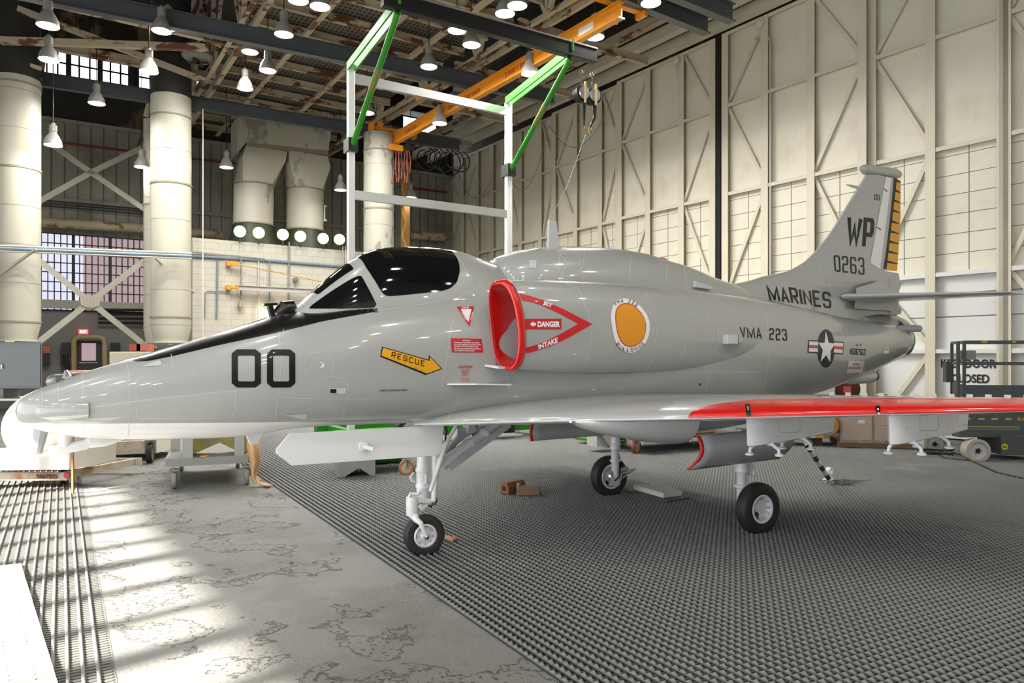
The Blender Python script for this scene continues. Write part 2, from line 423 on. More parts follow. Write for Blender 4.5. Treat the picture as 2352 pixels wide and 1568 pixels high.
leaf(5, [1281, 1330, 1387, 1428], 20.95, False, [(0, 0), (2, 1)])
leaf(6, [1171, 1203, 1249, 1278], 21.15, False, [(0, 0), (2, 1)])
leaf(7, [1070, 1104, 1138, 1168], 21.35, False, [(0, 0)])
leaf(8, [1001, 1030, 1064], 21.9, False, [(0, 0), (1, 1)])
mb = MB(); p = wp(1662, 0, .16, 20.7); mb.beam(p, p + UP * 10.95, .15, .14, WNRM); struct('trim_1', mb, mat('black_gap_seal', (.012, .012, .012), .8))
# header and door tracks
for i, (off, z0, z1, ca, cb, m_) in enumerate([(.35, 11.0, 11.35, 980, 2500, M_DOORF), (.75, 11.25, 11.5, 980, 2500, M_DOORF), (1.15, 11.05, 11.4, 975, 1900, M_DOORF), (1.6, 11.3, 11.6, 975, 1900, M_RUST)]):
    mb = MB(); a = wp(ca, (z0 + z1) / 2, off); b = wp(cb, (z0 + z1) / 2, off); mb.beam(a, b, .1, z1 - z0); mb.beam(a - UP * ((z1 - z0) / 2), b - UP * ((z1 - z0) / 2), .22, .02)
    struct('trim_%d' % (i + 2), mb, m_)
mb = MB(); a = wp(960, 0, -1.6); b = wp(2520, 0, -1.6); mb.prism([a + UP * 10.8, b + UP * 10.8, b + UP * 16, a + UP * 16], -WNRM * .1)
mb.prism([a, b, b + UP * 11, a + UP * 11], -WNRM * .1)
struct('wall_right', mb, mat('dark_upper_wall', (.07, .055, .04), .9, var=.4, scale=1.2, col2=(.2, .12, .07), thr=.6))

# conduits and small junction boxes on the doors
M_CABLE = mat('grey_cable', (.33, .31, .26), .6)
def catenary(a, b, sag, n=14):
    return [a.lerp(b, i / n) - UP * sag * 4 * (i / n) * (1 - i / n) for i in range(n + 1)]
CS = [((1068, 398), (1166, 350), 1.5, 'cable looped over the far hangar door leaves, beside the frame post'),
      ((1175, 376), (1278, 290), 1.7, 'cable looped in front of the door leaf right of the white frame post'),
      ((1280, 292), (1432, 210), 1.3, 'cable loop sagging across the door below the hanging reels'),
      ((2050, -8), (2180, -12), .12, 'cable crossing the top of the nearest tall door leaf')]
for (p, q, sg, lb) in CS:
    def pt(c, o=.35):
        m = (c[0] - CX) / F; d = (20.7) / (m + .692); P = at(c[0], c[1], d); return P + WNRM * o
    mb = MB(); mb.tube(catenary(pt(p), pt(q), sg), .014, 6); mb.build('hanging_cable', M_CABLE, None, True, lb, cat='cable', group='cables looped over the doors')
mb = MB(); p = wp(1778, 0, .16)
mb.tube([p + UP * .3, p + UP * 10.2, p + UP * 10.4 - WNRM * .0 + WDIR * .1, p + UP * 10.45 + WDIR * .5], .03, 8)
mb.build('conduit', mat('pale_conduit', (.55, .53, .46), .45), None, True, 'thin vertical conduit running up the door leaf right of the black gap', cat='conduit')
for (x, lb) in ((1758, 'round junction box at the top of the third door leaf beside the thin conduit'), (1565, 'round junction box at the top of the door leaf left of the black gap')):
    mb = MB(); p = wp(x, 10.75, .2); mb.lathe(p, WNRM, [(0, .13), (.08, .13), (.11, .1), (.13, 0.02)], 20); mb.tube([p - UP * .1, p - UP * .5], .02, 6)
    mb.build('junction_box', M_DOORF, None, True, lb, cat='junction box')

# ---- text helpers (mesh letters)
def text_mesh(txt, bold=0.0):
    cu = bpy.data.curves.new('t', 'FONT'); cu.body = txt; cu.size = 1; cu.offset = bold; cu.resolution_u = 3
    ob = bpy.data.objects.new('t', cu); COL.objects.link(ob)
    dg = bpy.context.evaluated_depsgraph_get(); me = ob.evaluated_get(dg).to_mesh()
    vs_ = [(v.co.x, v.co.y) for v in me.vertices]; fs_ = [tuple(p.vertices) for p in me.polygons]
    ob.evaluated_get(dg).to_mesh_clear(); bpy.data.objects.remove(ob); bpy.data.curves.remove(cu)
    a = np.array(vs_); mn = a.min(0); mx = a.max(0)
    a = (a - mn) / (mx - mn)
    return [tuple(x) for x in a], fs_
def flat_text(name, txt, c, right, up, w, h, m, parent=None, bold=0.0, th=.004, **k):
    vs_, fs_ = text_mesh(txt, bold); right = Vector(right).normalized(); up = Vector(up).normalized(); nrm = right.cross(up)
    mb = MB(); mb.add([Vector(c) + right * (x - .5) * w + up * (y - .5) * h + nrm * th for x, y in vs_], fs_)
    return mb.build(name, m, parent, recalc=False, **k)
M_INK = mat('black_lettering', (.015, .015, .015), .5)
d2root = bpy.data.objects['door_2']
for txt, x0, x1, zc, hh in (('KEEP DOORS', 2162, 2299, 1.66, .19), ('CLOSED', 2186, 2273, 1.34, .19)):
    a, b = wp(x0, zc, .01, 20.95), wp(x1, zc, .01, 20.95)
    flat_text('door_lettering', txt, (a + b) / 2, (b - a), UP, (b - a).length, hh, M_INK, d2root, .03)

# ---- back wall (left), seen behind the ducts
BD = Vector((1.602, 1, 0)).normalized(); BN = Vector((BD.y, -BD.x, 0))       # BN points toward the camera side
def bw(px, py, off=0.0, C=(-3.64, 35.2)):
    m = (px - CX) / F; k = (C[0] - C[1] * m) / (1.602 - m)
    d = C[1] - k; p = at(px, py, d); return p + BN * off
def bx(px, z, off=0.0, C=(-3.64, 35.2)):
    p = bw(px, HY, 0, C); return Vector((p.x, p.y, z)) + BN * off
M_SIDING = mat('grey_ribbed_siding', (.36, .345, .29), .6, var=.18, scale=.5, col2=(.2, .18, .14), thr=.62, soft=.1)
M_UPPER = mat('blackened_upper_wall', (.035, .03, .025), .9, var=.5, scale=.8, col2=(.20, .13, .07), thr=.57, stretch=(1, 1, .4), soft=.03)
M_LOWB = mat('grey_block_wall', (.20, .20, .185), .7, var=.12, scale=1)
def wallband(mb, x0, x1, z0, z1, off=0): a = bx(x0, 0, off); b = bx(x1, 0, off); mb.prism([a + UP * z0, b + UP * z0, b + UP * z1, a + UP * z1], -BN * .15)
WT = 10.45
mb = MB()
wallband(mb, -260, 1040, 0, 3.55); 
struct('wall_left', mb, M_LOWB)
wl = bpy.data.objects['wall_left']
mb = MB(); wallband(mb, -260, 82, 3.55, 6.3); wallband(mb, 332, 1040, 3.55, 6.3); wallband(mb, -260, 1040, 6.3, WT)
mb.build('siding', M_SIDING, wl); mb = MB()
a, b = bx(-260, 0, .02), bx(1040, 0, .02); L = (b - a).length
for i in range(int(L / .42)):
    p = a + (b - a).normalized() * i * .42
    if 82 < CX + F * p.x / p.y < 332: z0 = 6.3
    else: z0 = 3.6
    mb.beam(p + UP * z0, p + UP * WT, .035, .03, BN)
mb.build('siding_ribs', mat('siding_rib', (.17, .16, .13), .7), wl)
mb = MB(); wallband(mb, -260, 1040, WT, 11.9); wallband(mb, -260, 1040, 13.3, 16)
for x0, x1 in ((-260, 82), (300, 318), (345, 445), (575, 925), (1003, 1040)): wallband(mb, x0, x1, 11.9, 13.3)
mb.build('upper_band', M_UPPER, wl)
mb = MB(); a, b = bx(-260, 0, .12), bx(1040, 0, .12)
for z in (6.55, 7.55, WT): mb.beam(a + UP * z, b + UP * z, .1, .12)
mb.build('girt', M_SIDING, wl)
# clerestory windows: bright sky through dirty panes
M_SKYP = mat('bright_window_pane', (.8, .88, 1), .3, emit=3.2, ecol=(.80, .90, 1.0), var=.1, scale=2)
M_SKYW = mat('bright_pink_window_pane', (1, .86, .8), .3, emit=3.0, ecol=(1.0, .86, .79), var=.1, scale=2)
M_WF = mat('dark_window_frame', (.035, .037, .04), .6)
def window(i, x0, x1, z0, z1, nx, nz, panes, bar=.04, major=None):
    a, b = bx(x0, 0, -.05), bx(x1, 0, -.05); root = sthing('window_%d' % i, a.lerp(b, .5) + UP * z0)
    for k, (t0, t1, m_) in enumerate(panes):
        p, q = a.lerp(b, t0), a.lerp(b, t1); mb = MB(); mb.prism([p + UP * z0, q + UP * z0, q + UP * z1, p + UP * z1], -BN * .01); mb.build('window_pane', m_, root)
    mb = MB()
    for j in range(nx + 1):
        p = a.lerp(b, j / nx) + BN * .03; w = bar * (3 if major and j % major == 0 else 1); mb.beam(p + UP * z0, p + UP * z1, w, .05, BN)
    for j in range(nz + 1):
        z = z0 + (z1 - z0) * j / nz; mb.beam(a + UP * z + BN * .03, b + UP * z + BN * .03, .05, bar)
    mb.build('window_frame', M_WF, root)
def brick_mat():
    m = mat('brick_outside_through_glass', (.55, .32, .30), .6, emit=.0)
    nt = m.node_tree; b = nt.nodes['Principled BSDF']; tc = _n(nt, 'ShaderNodeTexCoord')
    bt = _n(nt, 'ShaderNodeTexWave', wave_type='BANDS', bands_direction='Z'); bt.inputs['Scale'].default_value = 5; bt.inputs['Distortion'].default_value = .4
    nt.links.new(tc.outputs['Object'], bt.inputs['Vector'])
    nz = _n(nt, 'ShaderNodeTexNoise'); nz.inputs['Scale'].default_value = .6; nz.inputs['Detail'].default_value = 5; nt.links.new(tc.outputs['Object'], nz.inputs['Vector'])
    m0 = _n(nt, 'ShaderNodeMixRGB'); m0.inputs[1].default_value = (.56, .36, .38, 1); m0.inputs[2].default_value = (.68, .55, .60, 1); nt.links.new(nz.outputs['Fac'], m0.inputs[0])
    m1 = _n(nt, 'ShaderNodeMixRGB'); m1.inputs[2].default_value = (.74, .60, .62, 1); nt.links.new(m0.outputs[0], m1.inputs[1])
    mr = _n(nt, 'ShaderNodeMapRange'); mr.inputs[1].default_value = .8; mr.inputs[2].default_value = 1; mr.inputs[4].default_value = .6; nt.links.new(bt.outputs['Fac'], mr.inputs[0]); nt.links.new(mr.outputs[0], m1.inputs[0])
    nt.links.new(m1.outputs[0], b.inputs['Emission Color']); b.inputs['Emission Strength'].default_value = .42
    b.inputs['Base Color'].default_value = (.1, .08, .08, 1)
    return m
M_BRICK = brick_mat(); M_HAZE = mat('hazy_daylit_glass', (.2, .2, .22), .3, emit=.62, ecol=(.72, .74, .92), var=.2, scale=.7)
window(1, 80, 334, 3.5, 6.32, 18, 8, [(0, .42, M_HAZE), (.42, 1, M_BRICK)], .035, 6)
window(2, 82, 300, 11.9, 13.3, 9, 2, [(0, 1, M_SKYP)], .06, 3)
window(3, 318, 345, 11.9, 13.3, 1, 2, [(0, 1, M_SKYP)], .06)
window(4, 445, 575, 11.9, 13.1, 5, 2, [(0, 1, M_SKYW)], .06)
window(5, 925, 1003, 11.6, 13.0, 2, 2, [(0, 1, M_SKYP)], .06)

# ceiling (dark, high) and the lower perforated deck between the roof girders
cz = 15.2
mb = MB(); cq = [NB * n_ + U * k_ for n_, k_ in ((-8.5, -9.3), (26, -9.3), (26, 46), (-8.5, 46))]; mb.prism([p + UP * cz for p in cq], UP * .1); struct('ceiling', mb, mat('dark_roof_underside', (.045, .035, .026), .9, var=.5, scale=.7))
ceil = bpy.data.objects['ceiling']
def deck_mat():
    m = mat('perforated_roof_deck', (.115, .105, .085), .6, metal=.2)
    nt = m.node_tree; b = nt.nodes['Principled BSDF']; tc = _n(nt, 'ShaderNodeTexCoord')
    mp = _n(nt, 'ShaderNodeMapping'); mp.inputs['Rotation'].default_value = (0, 0, -math.atan2(V.y, V.x)); nt.links.new(tc.outputs['Object'], mp.inputs[0])
    sx = _n(nt, 'ShaderNodeSeparateXYZ'); nt.links.new(mp.outputs[0], sx.inputs[0])
    def sq(sock, sc, lo):
        a = _n(nt, 'ShaderNodeMath', operation='MULTIPLY', i_1=sc); nt.links.new(sock, a.inputs[0])
        c = _n(nt, 'ShaderNodeMath', operation='FRACT'); nt.links.new(a.outputs[0], c.inputs[0])
        d = _n(nt, 'ShaderNodeMath', operation='GREATER_THAN', i_1=lo); nt.links.new(c.outputs[0], d.inputs[0]); return d
    x = sq(sx.outputs['X'], 8.0, .5); y = sq(sx.outputs['Y'], 5.5, .45)
    mu = _n(nt, 'ShaderNodeMath', operation='MULTIPLY'); nt.links.new(x.outputs[0], mu.inputs[0]); nt.links.new(y.outputs[0], mu.inputs[1])
    mx = _n(nt, 'ShaderNodeMixRGB'); mx.inputs[1].default_value = (.15, .135, .11, 1); mx.inputs[2].default_value = (.012, .01, .01, 1); nt.links.new(mu.outputs[0], mx.inputs[0]); nt.links.new(mx.outputs[0], b.inputs['Base Color'])
    return m
def uv(n_, k, z): return NB * n_ + U * k + UP * z      # n_ across the girders, k along them
def nk(p): return p.dot(NB), p.dot(U)
t1 = nk(atz(470, 228, 10.0)); t3 = nk(atz(1088, 145, 10.0))
mb = MB(); mb.hexa([uv(t1[0] - .1, 6, 10.62), uv(t3[0], 6, 10.62), uv(t3[0], 30, 10.62), uv(t1[0] - .1, 30, 10.62), uv(t1[0] - .1, 6, 10.68), uv(t3[0], 6, 10.68), uv(t3[0], 30, 10.68), uv(t1[0] - .1, 30, 10.68)])
mb.build('roof_deck', deck_mat(), ceil)
# purlins
mb_n = 0
for k in np.arange(9.5, 30, 1.25):
    mb = MB(); mb.ibeam(uv(t1[0], k, 10.47), uv(t3[0], k, 10.47), .11, .2, .02, .02); mb.build('purlin', M_RUST, ceil)
for z_, ks, n0 in ((10.1, (14.6, 17.4, 20.3, 23.2), -10),):
    for k in ks:
        mb = MB(); mb.ibeam(uv(n0, k, z_), uv(t1[0], k, z_), .16, .24, .03, .03); mb.build('purlin', M_RUST, ceil)
for k in (15.5, 18.8, 22.1, 25.4):
    mb = MB(); mb.ibeam(uv(t3[0], k, 10.3), uv(t3[0] + 4.5, k, 10.3), .14, .22, .03, .03); mb.build('purlin', M_RUST, ceil)
# girders: top and bottom chord with web members
def girder(p0, p1, z, dz, w, label, panels=8, ang=True):
    n0, k0 = nk(atz(*p0, z)); n1, k1 = nk(atz(*p1, z)); nn = (n0 + n1) / 2
    ka, kb = 5, 30
    def q(k, zz): return uv(n0 + (n1 - n0) * (k - k0) / (k1 - k0), k, zz)
    root = thing('roof_girder', q((ka + kb) / 2, z), label, 'girder', 'girders under the roof')
    for nm, zz in (('bottom_chord', z), ('top_chord', z + dz)):
        mb = MB(); r = (q(kb, 0) - q(ka, 0)).normalized(); sd_ = r.cross(UP)
        for s_ in (-1, 1):
            mb.beam(q(ka, zz) + sd_ * s_ * w / 2, q(kb, zz) + sd_ * s_ * w / 2, .02, .17); mb.beam(q(ka, zz - .08) + sd_ * s_ * (w / 2 + .05), q(kb, zz - .08) + sd_ * s_ * (w / 2 + .05), .12, .02)
        mb.build(nm, M_RUST, root)
    st = (kb - ka) / panels
    for i in range(panels):
        mb = MB(); k = ka + i * st
        mb.beam(q(k, z), q(k + st / 2, z + dz), .1, .1); mb.beam(q(k + st / 2, z + dz), q(k + st, z), .1, .1); mb.beam(q(k + st, z), q(k + st, z + dz), .08, .12, WNRM); mb.build('web_member', M_RUST, root)
    return root
girder((458, 230), (600, 0), 10.0, 3.2, .22, 'heavy rusty roof girder crossing the top left, above the second white duct column', 7)
girder((849, 289), (1328, 0), 10.0, 3.2, .26, 'heavy rusty roof girder running behind the orange crane beam')
girder((30, 0), (-60, 160), 10.0, 3.2, .22, 'rusty roof girder at the far top left corner', 7) if False else None
def lightbeam(p0, p1, z, label):
    n0, k0 = nk(atz(*p0, z)); n1, k1 = nk(atz(*p1, z)); mb = MB()
    d = (uv(n1, k1, z) - uv(n0, k0, z)).normalized(); a = uv(n0, k0, z); b = a + d * (18 if d.y < 0 else -18)
    a = a - (b - a).normalized() * 4
    mb.beam(a, b, .14, .02); mb.beam(a + UP * .07, b + UP * .07, .02, .14)
    mb.build('roof_beam', M_RUST, None, label=label, cat='roof beam', group='light beams under the deck')
lightbeam((558, 245), (769, 7), 10.25, 'slim rusty beam under the perforated deck, left of the frame')
lightbeam((700, 250), (905, 60), 10.25, 'slim rusty beam under the perforated deck, behind the left green arm')
lightbeam((940, 136), (1104, 17), 10.25, 'slim rusty beam under the deck above the black rail')
# loose diagonal struts at upper left
M_STR = M_RUST
for (p, q, za, zb, w, lb) in [((0, 93), (480, 110), 9.7, 9.9, .16, 'flat horizontal brace tube crossing the top left clerestory'),
                              ((40, 20), (470, 185), 10.6, 9.6, .14, 'long diagonal strut falling right across the top left clerestory'),
                              ((350, 20), (510, 105), 10.8, 10.2, .12, 'short diagonal strut above the twin lamps'),
                              ((85, 240), (98, 140), 8.6, 10.0, .12, 'upright hanger beside the first white duct column'),
                              ((0, 130), (95, 158), 9.4, 9.2, .09, 'short brace at the left edge under the roof'),
                              ((335, 268), (352, 190), 9.0, 10.0, .1, 'upright hanger beside the second white duct column')]:
    mb = MB(); mb.beam(atz(*p, za), atz(*q, zb), w, w); mb.build('roof_strut', M_STR, None, label=lb, cat='strut', group='loose struts under the roof')

# left side wall with tall windows (out of frame, the sun comes through it)
LN = -8.4; WTOP = 6.35
mb = MB()
def lw(k, z): return uv(LN, k, z)
def slab(k0, k1, z0, z1): mb.hexa([lw(k0, z0), lw(k1, z0), lw(k1, z0) + NB * .12, lw(k0, z0) + NB * .12, lw(k0, z1), lw(k1, z1), lw(k1, z1) + NB * .12, lw(k0, z1) + NB * .12])
slab(-14, 36, WTOP, 15.2); slab(15.5, 36, 0, WTOP)
for i, k in enumerate(np.arange(-13, 15.5, .76)): slab(k, k + (.15 if i % 3 else .25), 0, WTOP)
for z in (2.6, 4.6): slab(-14, 15.5, z, z + .07)
struct('wall_front', mb, mat('pale_side_wall', (.5, .48, .42), .7))
# wall behind the camera and the rest of the door wall (out of frame, close the hall)
mb = MB(); mb.hexa([uv(-8.4, -9, 0), uv(24, -9, 0), uv(24, -9.2, 0), uv(-8.4, -9.2, 0), uv(-8.4, -9, 15.2), uv(24, -9, 15.2), uv(24, -9.2, 15.2), uv(-8.4, -9.2, 15.2)])
struct('wall_back', mb, mat('dim_rear_wall', (.20, .19, .17), .8))
mb = MB(); a = wp(2491, 0, -.02, 20.95); b = a - WDIR * 20; mb.prism([a, b, b + UP * 15.2, a + UP * 15.2], -WNRM * .1); mb.build('plain_leaf', M_DOOR, bpy.data.objects['wall_right'])
# ================================================================== things in the hangar
# ---- white round duct columns
M_DUCT = mat('cream_duct_paint', (.46, .44, .365), .5, var=.08, scale=.8, col2=(.33, .31, .27), thr=.655, soft=.015)
M_DUCTOLD = mat('peeling_duct_paint', (.47, .45, .375), .55, var=.1, scale=1, col2=(.27, .265, .24), thr=.53, soft=.02, stretch=(1, 1, .6))
M_SOOTD = mat('black_duct_paint', (.02, .018, .016), .7, var=.4, scale=2)
def ring(c, r, z, h=.04, o=.025, n=40): 
    mb = MB(); mb.lathe((c.x, c.y, z), UP, [(0, r), (0, r + o), (h, r + o), (h, r)], n); return mb
def duct_column(px, d, r, zbot, ztop, rings, label, m=None, blackfrom=None):
    c = at(px, HY, d); c.z = zbot
    root = thing('duct_column', c, label, 'duct')
    mb = MB(); prof = [(0, r * .8), (.45, r)]
    z = .45; zz = (blackfrom or ztop) - zbot
    prof += [(zz, r)]
    mb.lathe(c, UP, prof, 48); mb.build('duct_body', m or M_DUCT, root, True)
    if blackfrom:
        mb = MB(); mb.lathe(c + UP * zz, UP, [(0, r * .985), (ztop - blackfrom, r * .985)], 48); mb.build('black_upper_duct', M_SOOTD, root, True)
    for q in rings: ring(c, r, q, .045, .022).build('ring_flange', mat('duct_flange', (.26, .225, .16), .6), root, True)
    j = MB(); q = zbot + .5
    while q < (blackfrom or ztop): j.lathe((c.x, c.y, q), UP, [(0, r), (0, r + .004), (.012, r + .004), (.012, r)], 40); q += .98
    j.build('seam', mat('duct_seam', (.26, .24, .19), .6), root)
    j = MB(); j.lathe((c.x, c.y, zbot), UP, [(0, r * .8), (0, r * .8 + .05), (.05, r * .8 + .05), (.05, r * .8)], 40); j.build('collar', M_DUCT, root, True)
    return root
duct_column(38, 19.1, .54, 2.2, 13.5, [2.68, 6.6, 8.75], 'leftmost white duct column, cut by the left edge of the photo', blackfrom=8.95)
duct_column(393, 21.0, .53, 2.2, 13.5, [2.9, 6.65, 8.55], 'white duct column with a grey patch, between the windows and the block wall', blackfrom=9.15)
duct_column(357, 22.6, .33, 2.2, 9.0, [6.4], 'slim duct pressed close behind the second white duct column')
duct_column(870, 24.3, .49, 4.6, 9.1, [6.6, 8.5], 'white duct column with large flakes of missing paint, behind the frame', m=M_DUCTOLD)

# ---- twin transition duct
dd = 26.2
def V2(px, py, d): return at(px, py, d)
root = thing('twin_duct', at(650, 540, dd) , 'grey peeling box duct splitting into two big round pipes above the green lamps', 'duct')
mb = MB()
def vplane(px, py, P0=(652, 26.2)):      # plane along the back wall direction through px P0[0] at depth P0[1]
    x0 = (P0[0] - CX) / F * P0[1]; m = (px - CX) / F; k = (m * P0[1] - x0) / (1.602 - m); return at(px, py, P0[1] + k)
def boxduct(pa, pb, pc, pd, depth):   # four pixel corners of the front face
    P = [vplane(*p) for p in (pa, pb, pc, pd)]; mb.prism(P, -BN * -depth if False else (BN * -depth))
boxduct((568, 262), (762, 295), (754, 346), (566, 326), 1.1)
mb.build('box_duct', M_DUCTOLD, root)
mb = MB(); boxduct((546, 268), (568, 262), (566, 326), (545, 352), 1.1); mb.build('box_duct_side', M_DUCTOLD, root)
mb = MB(); boxduct((566, 326), (754, 346), (753, 356), (565, 336), 1.15); mb.build('flange', mat('duct_flange', (.42, .38, .29)), root)
def circ(px, py, r, n=32, d=None):
    c = vplane(px, py) - BN * r; return [c + (BD * math.cos(2 * math.pi * j / n) + BN * math.sin(2 * math.pi * j / n)) * r for j in range(n)]
def rect(pl, pr, depth, n=32):
    a, b = vplane(*pl), vplane(*pr); c = (a + b) / 2 - BN * depth / 2; hx = (b - a).length / 2; out = []
    for j in range(n):
        t = 2 * math.pi * j / n; x, y = math.cos(t), math.sin(t); k = 1 / max(abs(x), abs(y)); out.append(c + BD * x * k * hx + BN * y * k * depth / 2)
    return out
for (tl, tr, ml, mr, cc, cb, rr, nm) in (((565, 336), (660, 346), (558, 357), (656, 371), (594, 420), (592, 512), .68, 0), ((664, 348), (753, 356), (665, 372), (759, 384), (714, 432), (713, 525), .66, 1)):
    mb = MB(); mb.rings([rect(ml, mr, 1.0), rect(tl, tr, 1.0)], caps=False); mb.build('upper_transition', M_DUCT if nm == 0 else M_DUCTOLD, root)
    mb = MB(); mb.rings([circ(cc[0], cc[1], rr), rect(ml, mr, 1.0)], caps=False); mb.build('lower_transition', M_DUCT if nm == 0 else M_DUCTOLD, root, True)
    mb = MB(); mb.rings([circ(cb[0], cb[1], rr), circ(cc[0], cc[1], rr)], caps=False); mb.build('round_pipe', M_DUCTOLD if nm == 0 else M_DUCT, root, True)
    mb = MB()
    for q in (cc, cb): 
        z = vplane(*q).z; c = vplane(*q) - BN * rr; mb.lathe((c.x, c.y, z), UP, [(0, rr), (0, rr + .03), (.05, rr + .03), (.05, rr)], 36)
    mb.build('ring_flange', mat('duct_flange', (.42, .38, .29)), root, True)
    c = vplane(*cb) - BN * rr; mb = MB(); mb.lathe((c.x, c.y, c.z), UP, [(0, rr), (-.2, rr * 1.05), (-.75, rr * 1.28)], 36, caps=False); mb.build('green_black_flare', mat('dark_green_flare', (.03, .04, .02), .5), root, True)
# bracket handles on the right pipe
for (x0, x1, y) in ((746, 762, 467), (746, 762, 500)):
    mb = MB(); mb.beam(vplane(x0 - 6, y) - BN * .6, vplane(x1, y) - BN * .6, .09, .07); mb.build('bracket', M_ALU, root)
mb = MB(); mb.beam(vplane(757, 467) - BN * .6, vplane(757, 500) - BN * .6, .05, .05, BN); mb.build('bracket', M_ALU, root)
# ---- block-work room under it
C2 = (442, 23.0)
def bl(px, py, off=0): return vplane(px, py, C2) + BN * off
def blz(px, z, off=0): p = bl(px, HY, off); return Vector((p.x, p.y, z))
zt = bl(442, 545).z
def block_mat():
    m = mat('white_block_wall', (.60, .56, .47), .6)
    nt = m.node_tree; b = nt.nodes['Principled BSDF']; tc = _n(nt, 'ShaderNodeTexCoord')
    mp = _n(nt, 'ShaderNodeMapping'); mp.inputs['Rotation'].default_value = (0, 0, -math.atan2(BD.y, BD.x)); nt.links.new(tc.outputs['Object'], mp.inputs[0])
    sx = _n(nt, 'ShaderNodeSeparateXYZ'); nt.links.new(mp.outputs[0], sx.inputs[0]); cx = _n(nt, 'ShaderNodeCombineXYZ'); nt.links.new(sx.outputs['X'], cx.inputs['X']); nt.links.new(sx.outputs['Z'], cx.inputs['Y'])
    bt = _n(nt, 'ShaderNodeTexBrick'); nt.links.new(cx.outputs[0], bt.inputs['Vector']); bt.inputs['Scale'].default_value = 1
    bt.inputs['Brick Width'].default_value = .4; bt.inputs['Row Height'].default_value = .2; bt.inputs['Mortar Size'].default_value = .006
    bt.inputs['Color1'].default_value = (.52, .49, .42, 1); bt.inputs['Color2'].default_value = (.49, .465, .40, 1); bt.inputs['Mortar'].default_value = (.33, .31, .26, 1)
    nt.links.new(bt.outputs['Color'], b.inputs['Base Color'])
    return m
M_BLOCK = block_mat()
mb = MB(); a, b = blz(442, 0), blz(905, 0)
mb.prism([a, b, b + UP * (zt - .05), a + UP * zt], -BN * 4.0)
mb.build('block_room', M_BLOCK, None, label='white painted block-work room along the back, behind the nose and windshield', cat='building')
MB_ = MB
# pipes and conduits on the block wall
M_PIPE = mat('grey_conduit', (.24, .25, .24), .45); M_PIPEB = mat('blue_grey_conduit', (.16, .22, .29), .45); M_PIPEW = mat('pale_conduit', (.55, .53, .46), .45)
def conduit(pts, r, m_, label, off=.06, fn=None, cat='conduit'):
    f = fn or bl
    mb = MB(); mb.tube([f(x, y, off) for x, y in pts], r, 8); return mb.build('conduit', m_, None, True, label, cat=cat, group='conduits along the back of the hangar')
conduit([(432, 588), (590, 597), (905, 622)], .045, M_PIPEB, 'thick dark conduit running level along the block wall above the wall cranes')
conduit([(432, 583), (545, 588), (552, 594), (552, 690)], .022, M_PIPE, 'thin conduit that turns down to the hanging cable reel socket on the block wall', .1)
conduit([(432, 578), (605, 595), (617, 602), (617, 700)], .022, M_PIPE, 'thin conduit that turns down to the small lit wall lamp', .1)
conduit([(499, 596), (497, 730)], .03, M_PIPEB, 'blue grey upright conduit left of the orange wall crane brackets')
conduit([(593, 596), (592, 735)], .022, M_PIPEW, 'pale upright conduit behind the middle of the wall crane beam')
conduit([(663, 556), (661, 700)], .03, M_PIPE, 'dark upright conduit rising to the top of the block wall')
conduit([(470, 730), (471, 672), (476, 668), (515, 669), (522, 672)], .018, M_PIPE, 'hooked conduit at the left end of the block wall')
conduit([(573, 725), (574, 690), (580, 686), (640, 686)], .018, M_PIPE, 'low hooked conduit near the jet nose on the block wall') if False else None
mb = MB(); p = at(466, 250, 21.5); mb.tube([p, Vector((p.x, p.y, 1.0))], .018, 8)
mb.build('conduit', M_PIPEW, None, True, 'long pale pipe hanging from the crane beam in front of the block wall', cat='conduit')
for x in (785, 791): 
    mb = MB(); mb.tube([bl(x, 566, .1), bl(x, 640, .1)], .016, 8); mb.build('conduit', M_PIPEW, None, True, 'pale upright pipe beside the frame post, %s of a pair' % ('left' if x == 785 else 'right'), cat='conduit')
# wall cranes
for (y0, y1, x1, lb, kind) in ((607, 652, 730, 'slim yellow tie rod running down right from an orange bracket on the block wall', 0), (661, 668, 730, 'grey wall crane beam with an orange end bracket on the block wall', 1)):
    root = thing('wall_crane', bl(525, y0, .2), lb, 'crane')
    mb = MB(); mb.box(bl(523, y0, .12), .14, .3, .16, BD, BN); mb.build('orange_bracket', M_ORANGE, root, bevel=.01)
    mb = MB(); mb.beam(bl(526, y0, .25), bl(544, y0 + (3 if kind == 0 else 1), .3), .1, .12 if kind == 0 else .09); mb.build('orange_end', M_ORANGE, root, bevel=.01)
    mb = MB()
    if kind == 0: mb.tube([bl(542, 609, .3), bl(740, 656, .9)], .018, 8); mb.build('tie_rod', mat('yellow_rod', (.45, .29, .05), .4), root, True)
    else:
        mb.ibeam(bl(536, 662, .3), bl(740, 673, .5), .12, .16); mb.build('crane_beam', mat('grey_crane_rail', (.42, .41, .38), .4), root)
root = thing('wall_reel', bl(677, 646, .15), 'round brown reel on a short stem on the block wall under the yellow rod', 'reel')
mb = MB(); mb.lathe(bl(677, 643, .05), BN, [(0, .09), (.1, .09), (.12, .05)], 24); mb.build('reel_disc', mat('brown_reel', (.17, .15, .10), .5), root, True)
mb = MB(); mb.tube([bl(677, 650, .1), bl(677, 661, .1)], .015, 8); mb.box(bl(677, 663, .1), .14, .08, .06, BD, BN); mb.build('stem', M_PIPE, root)
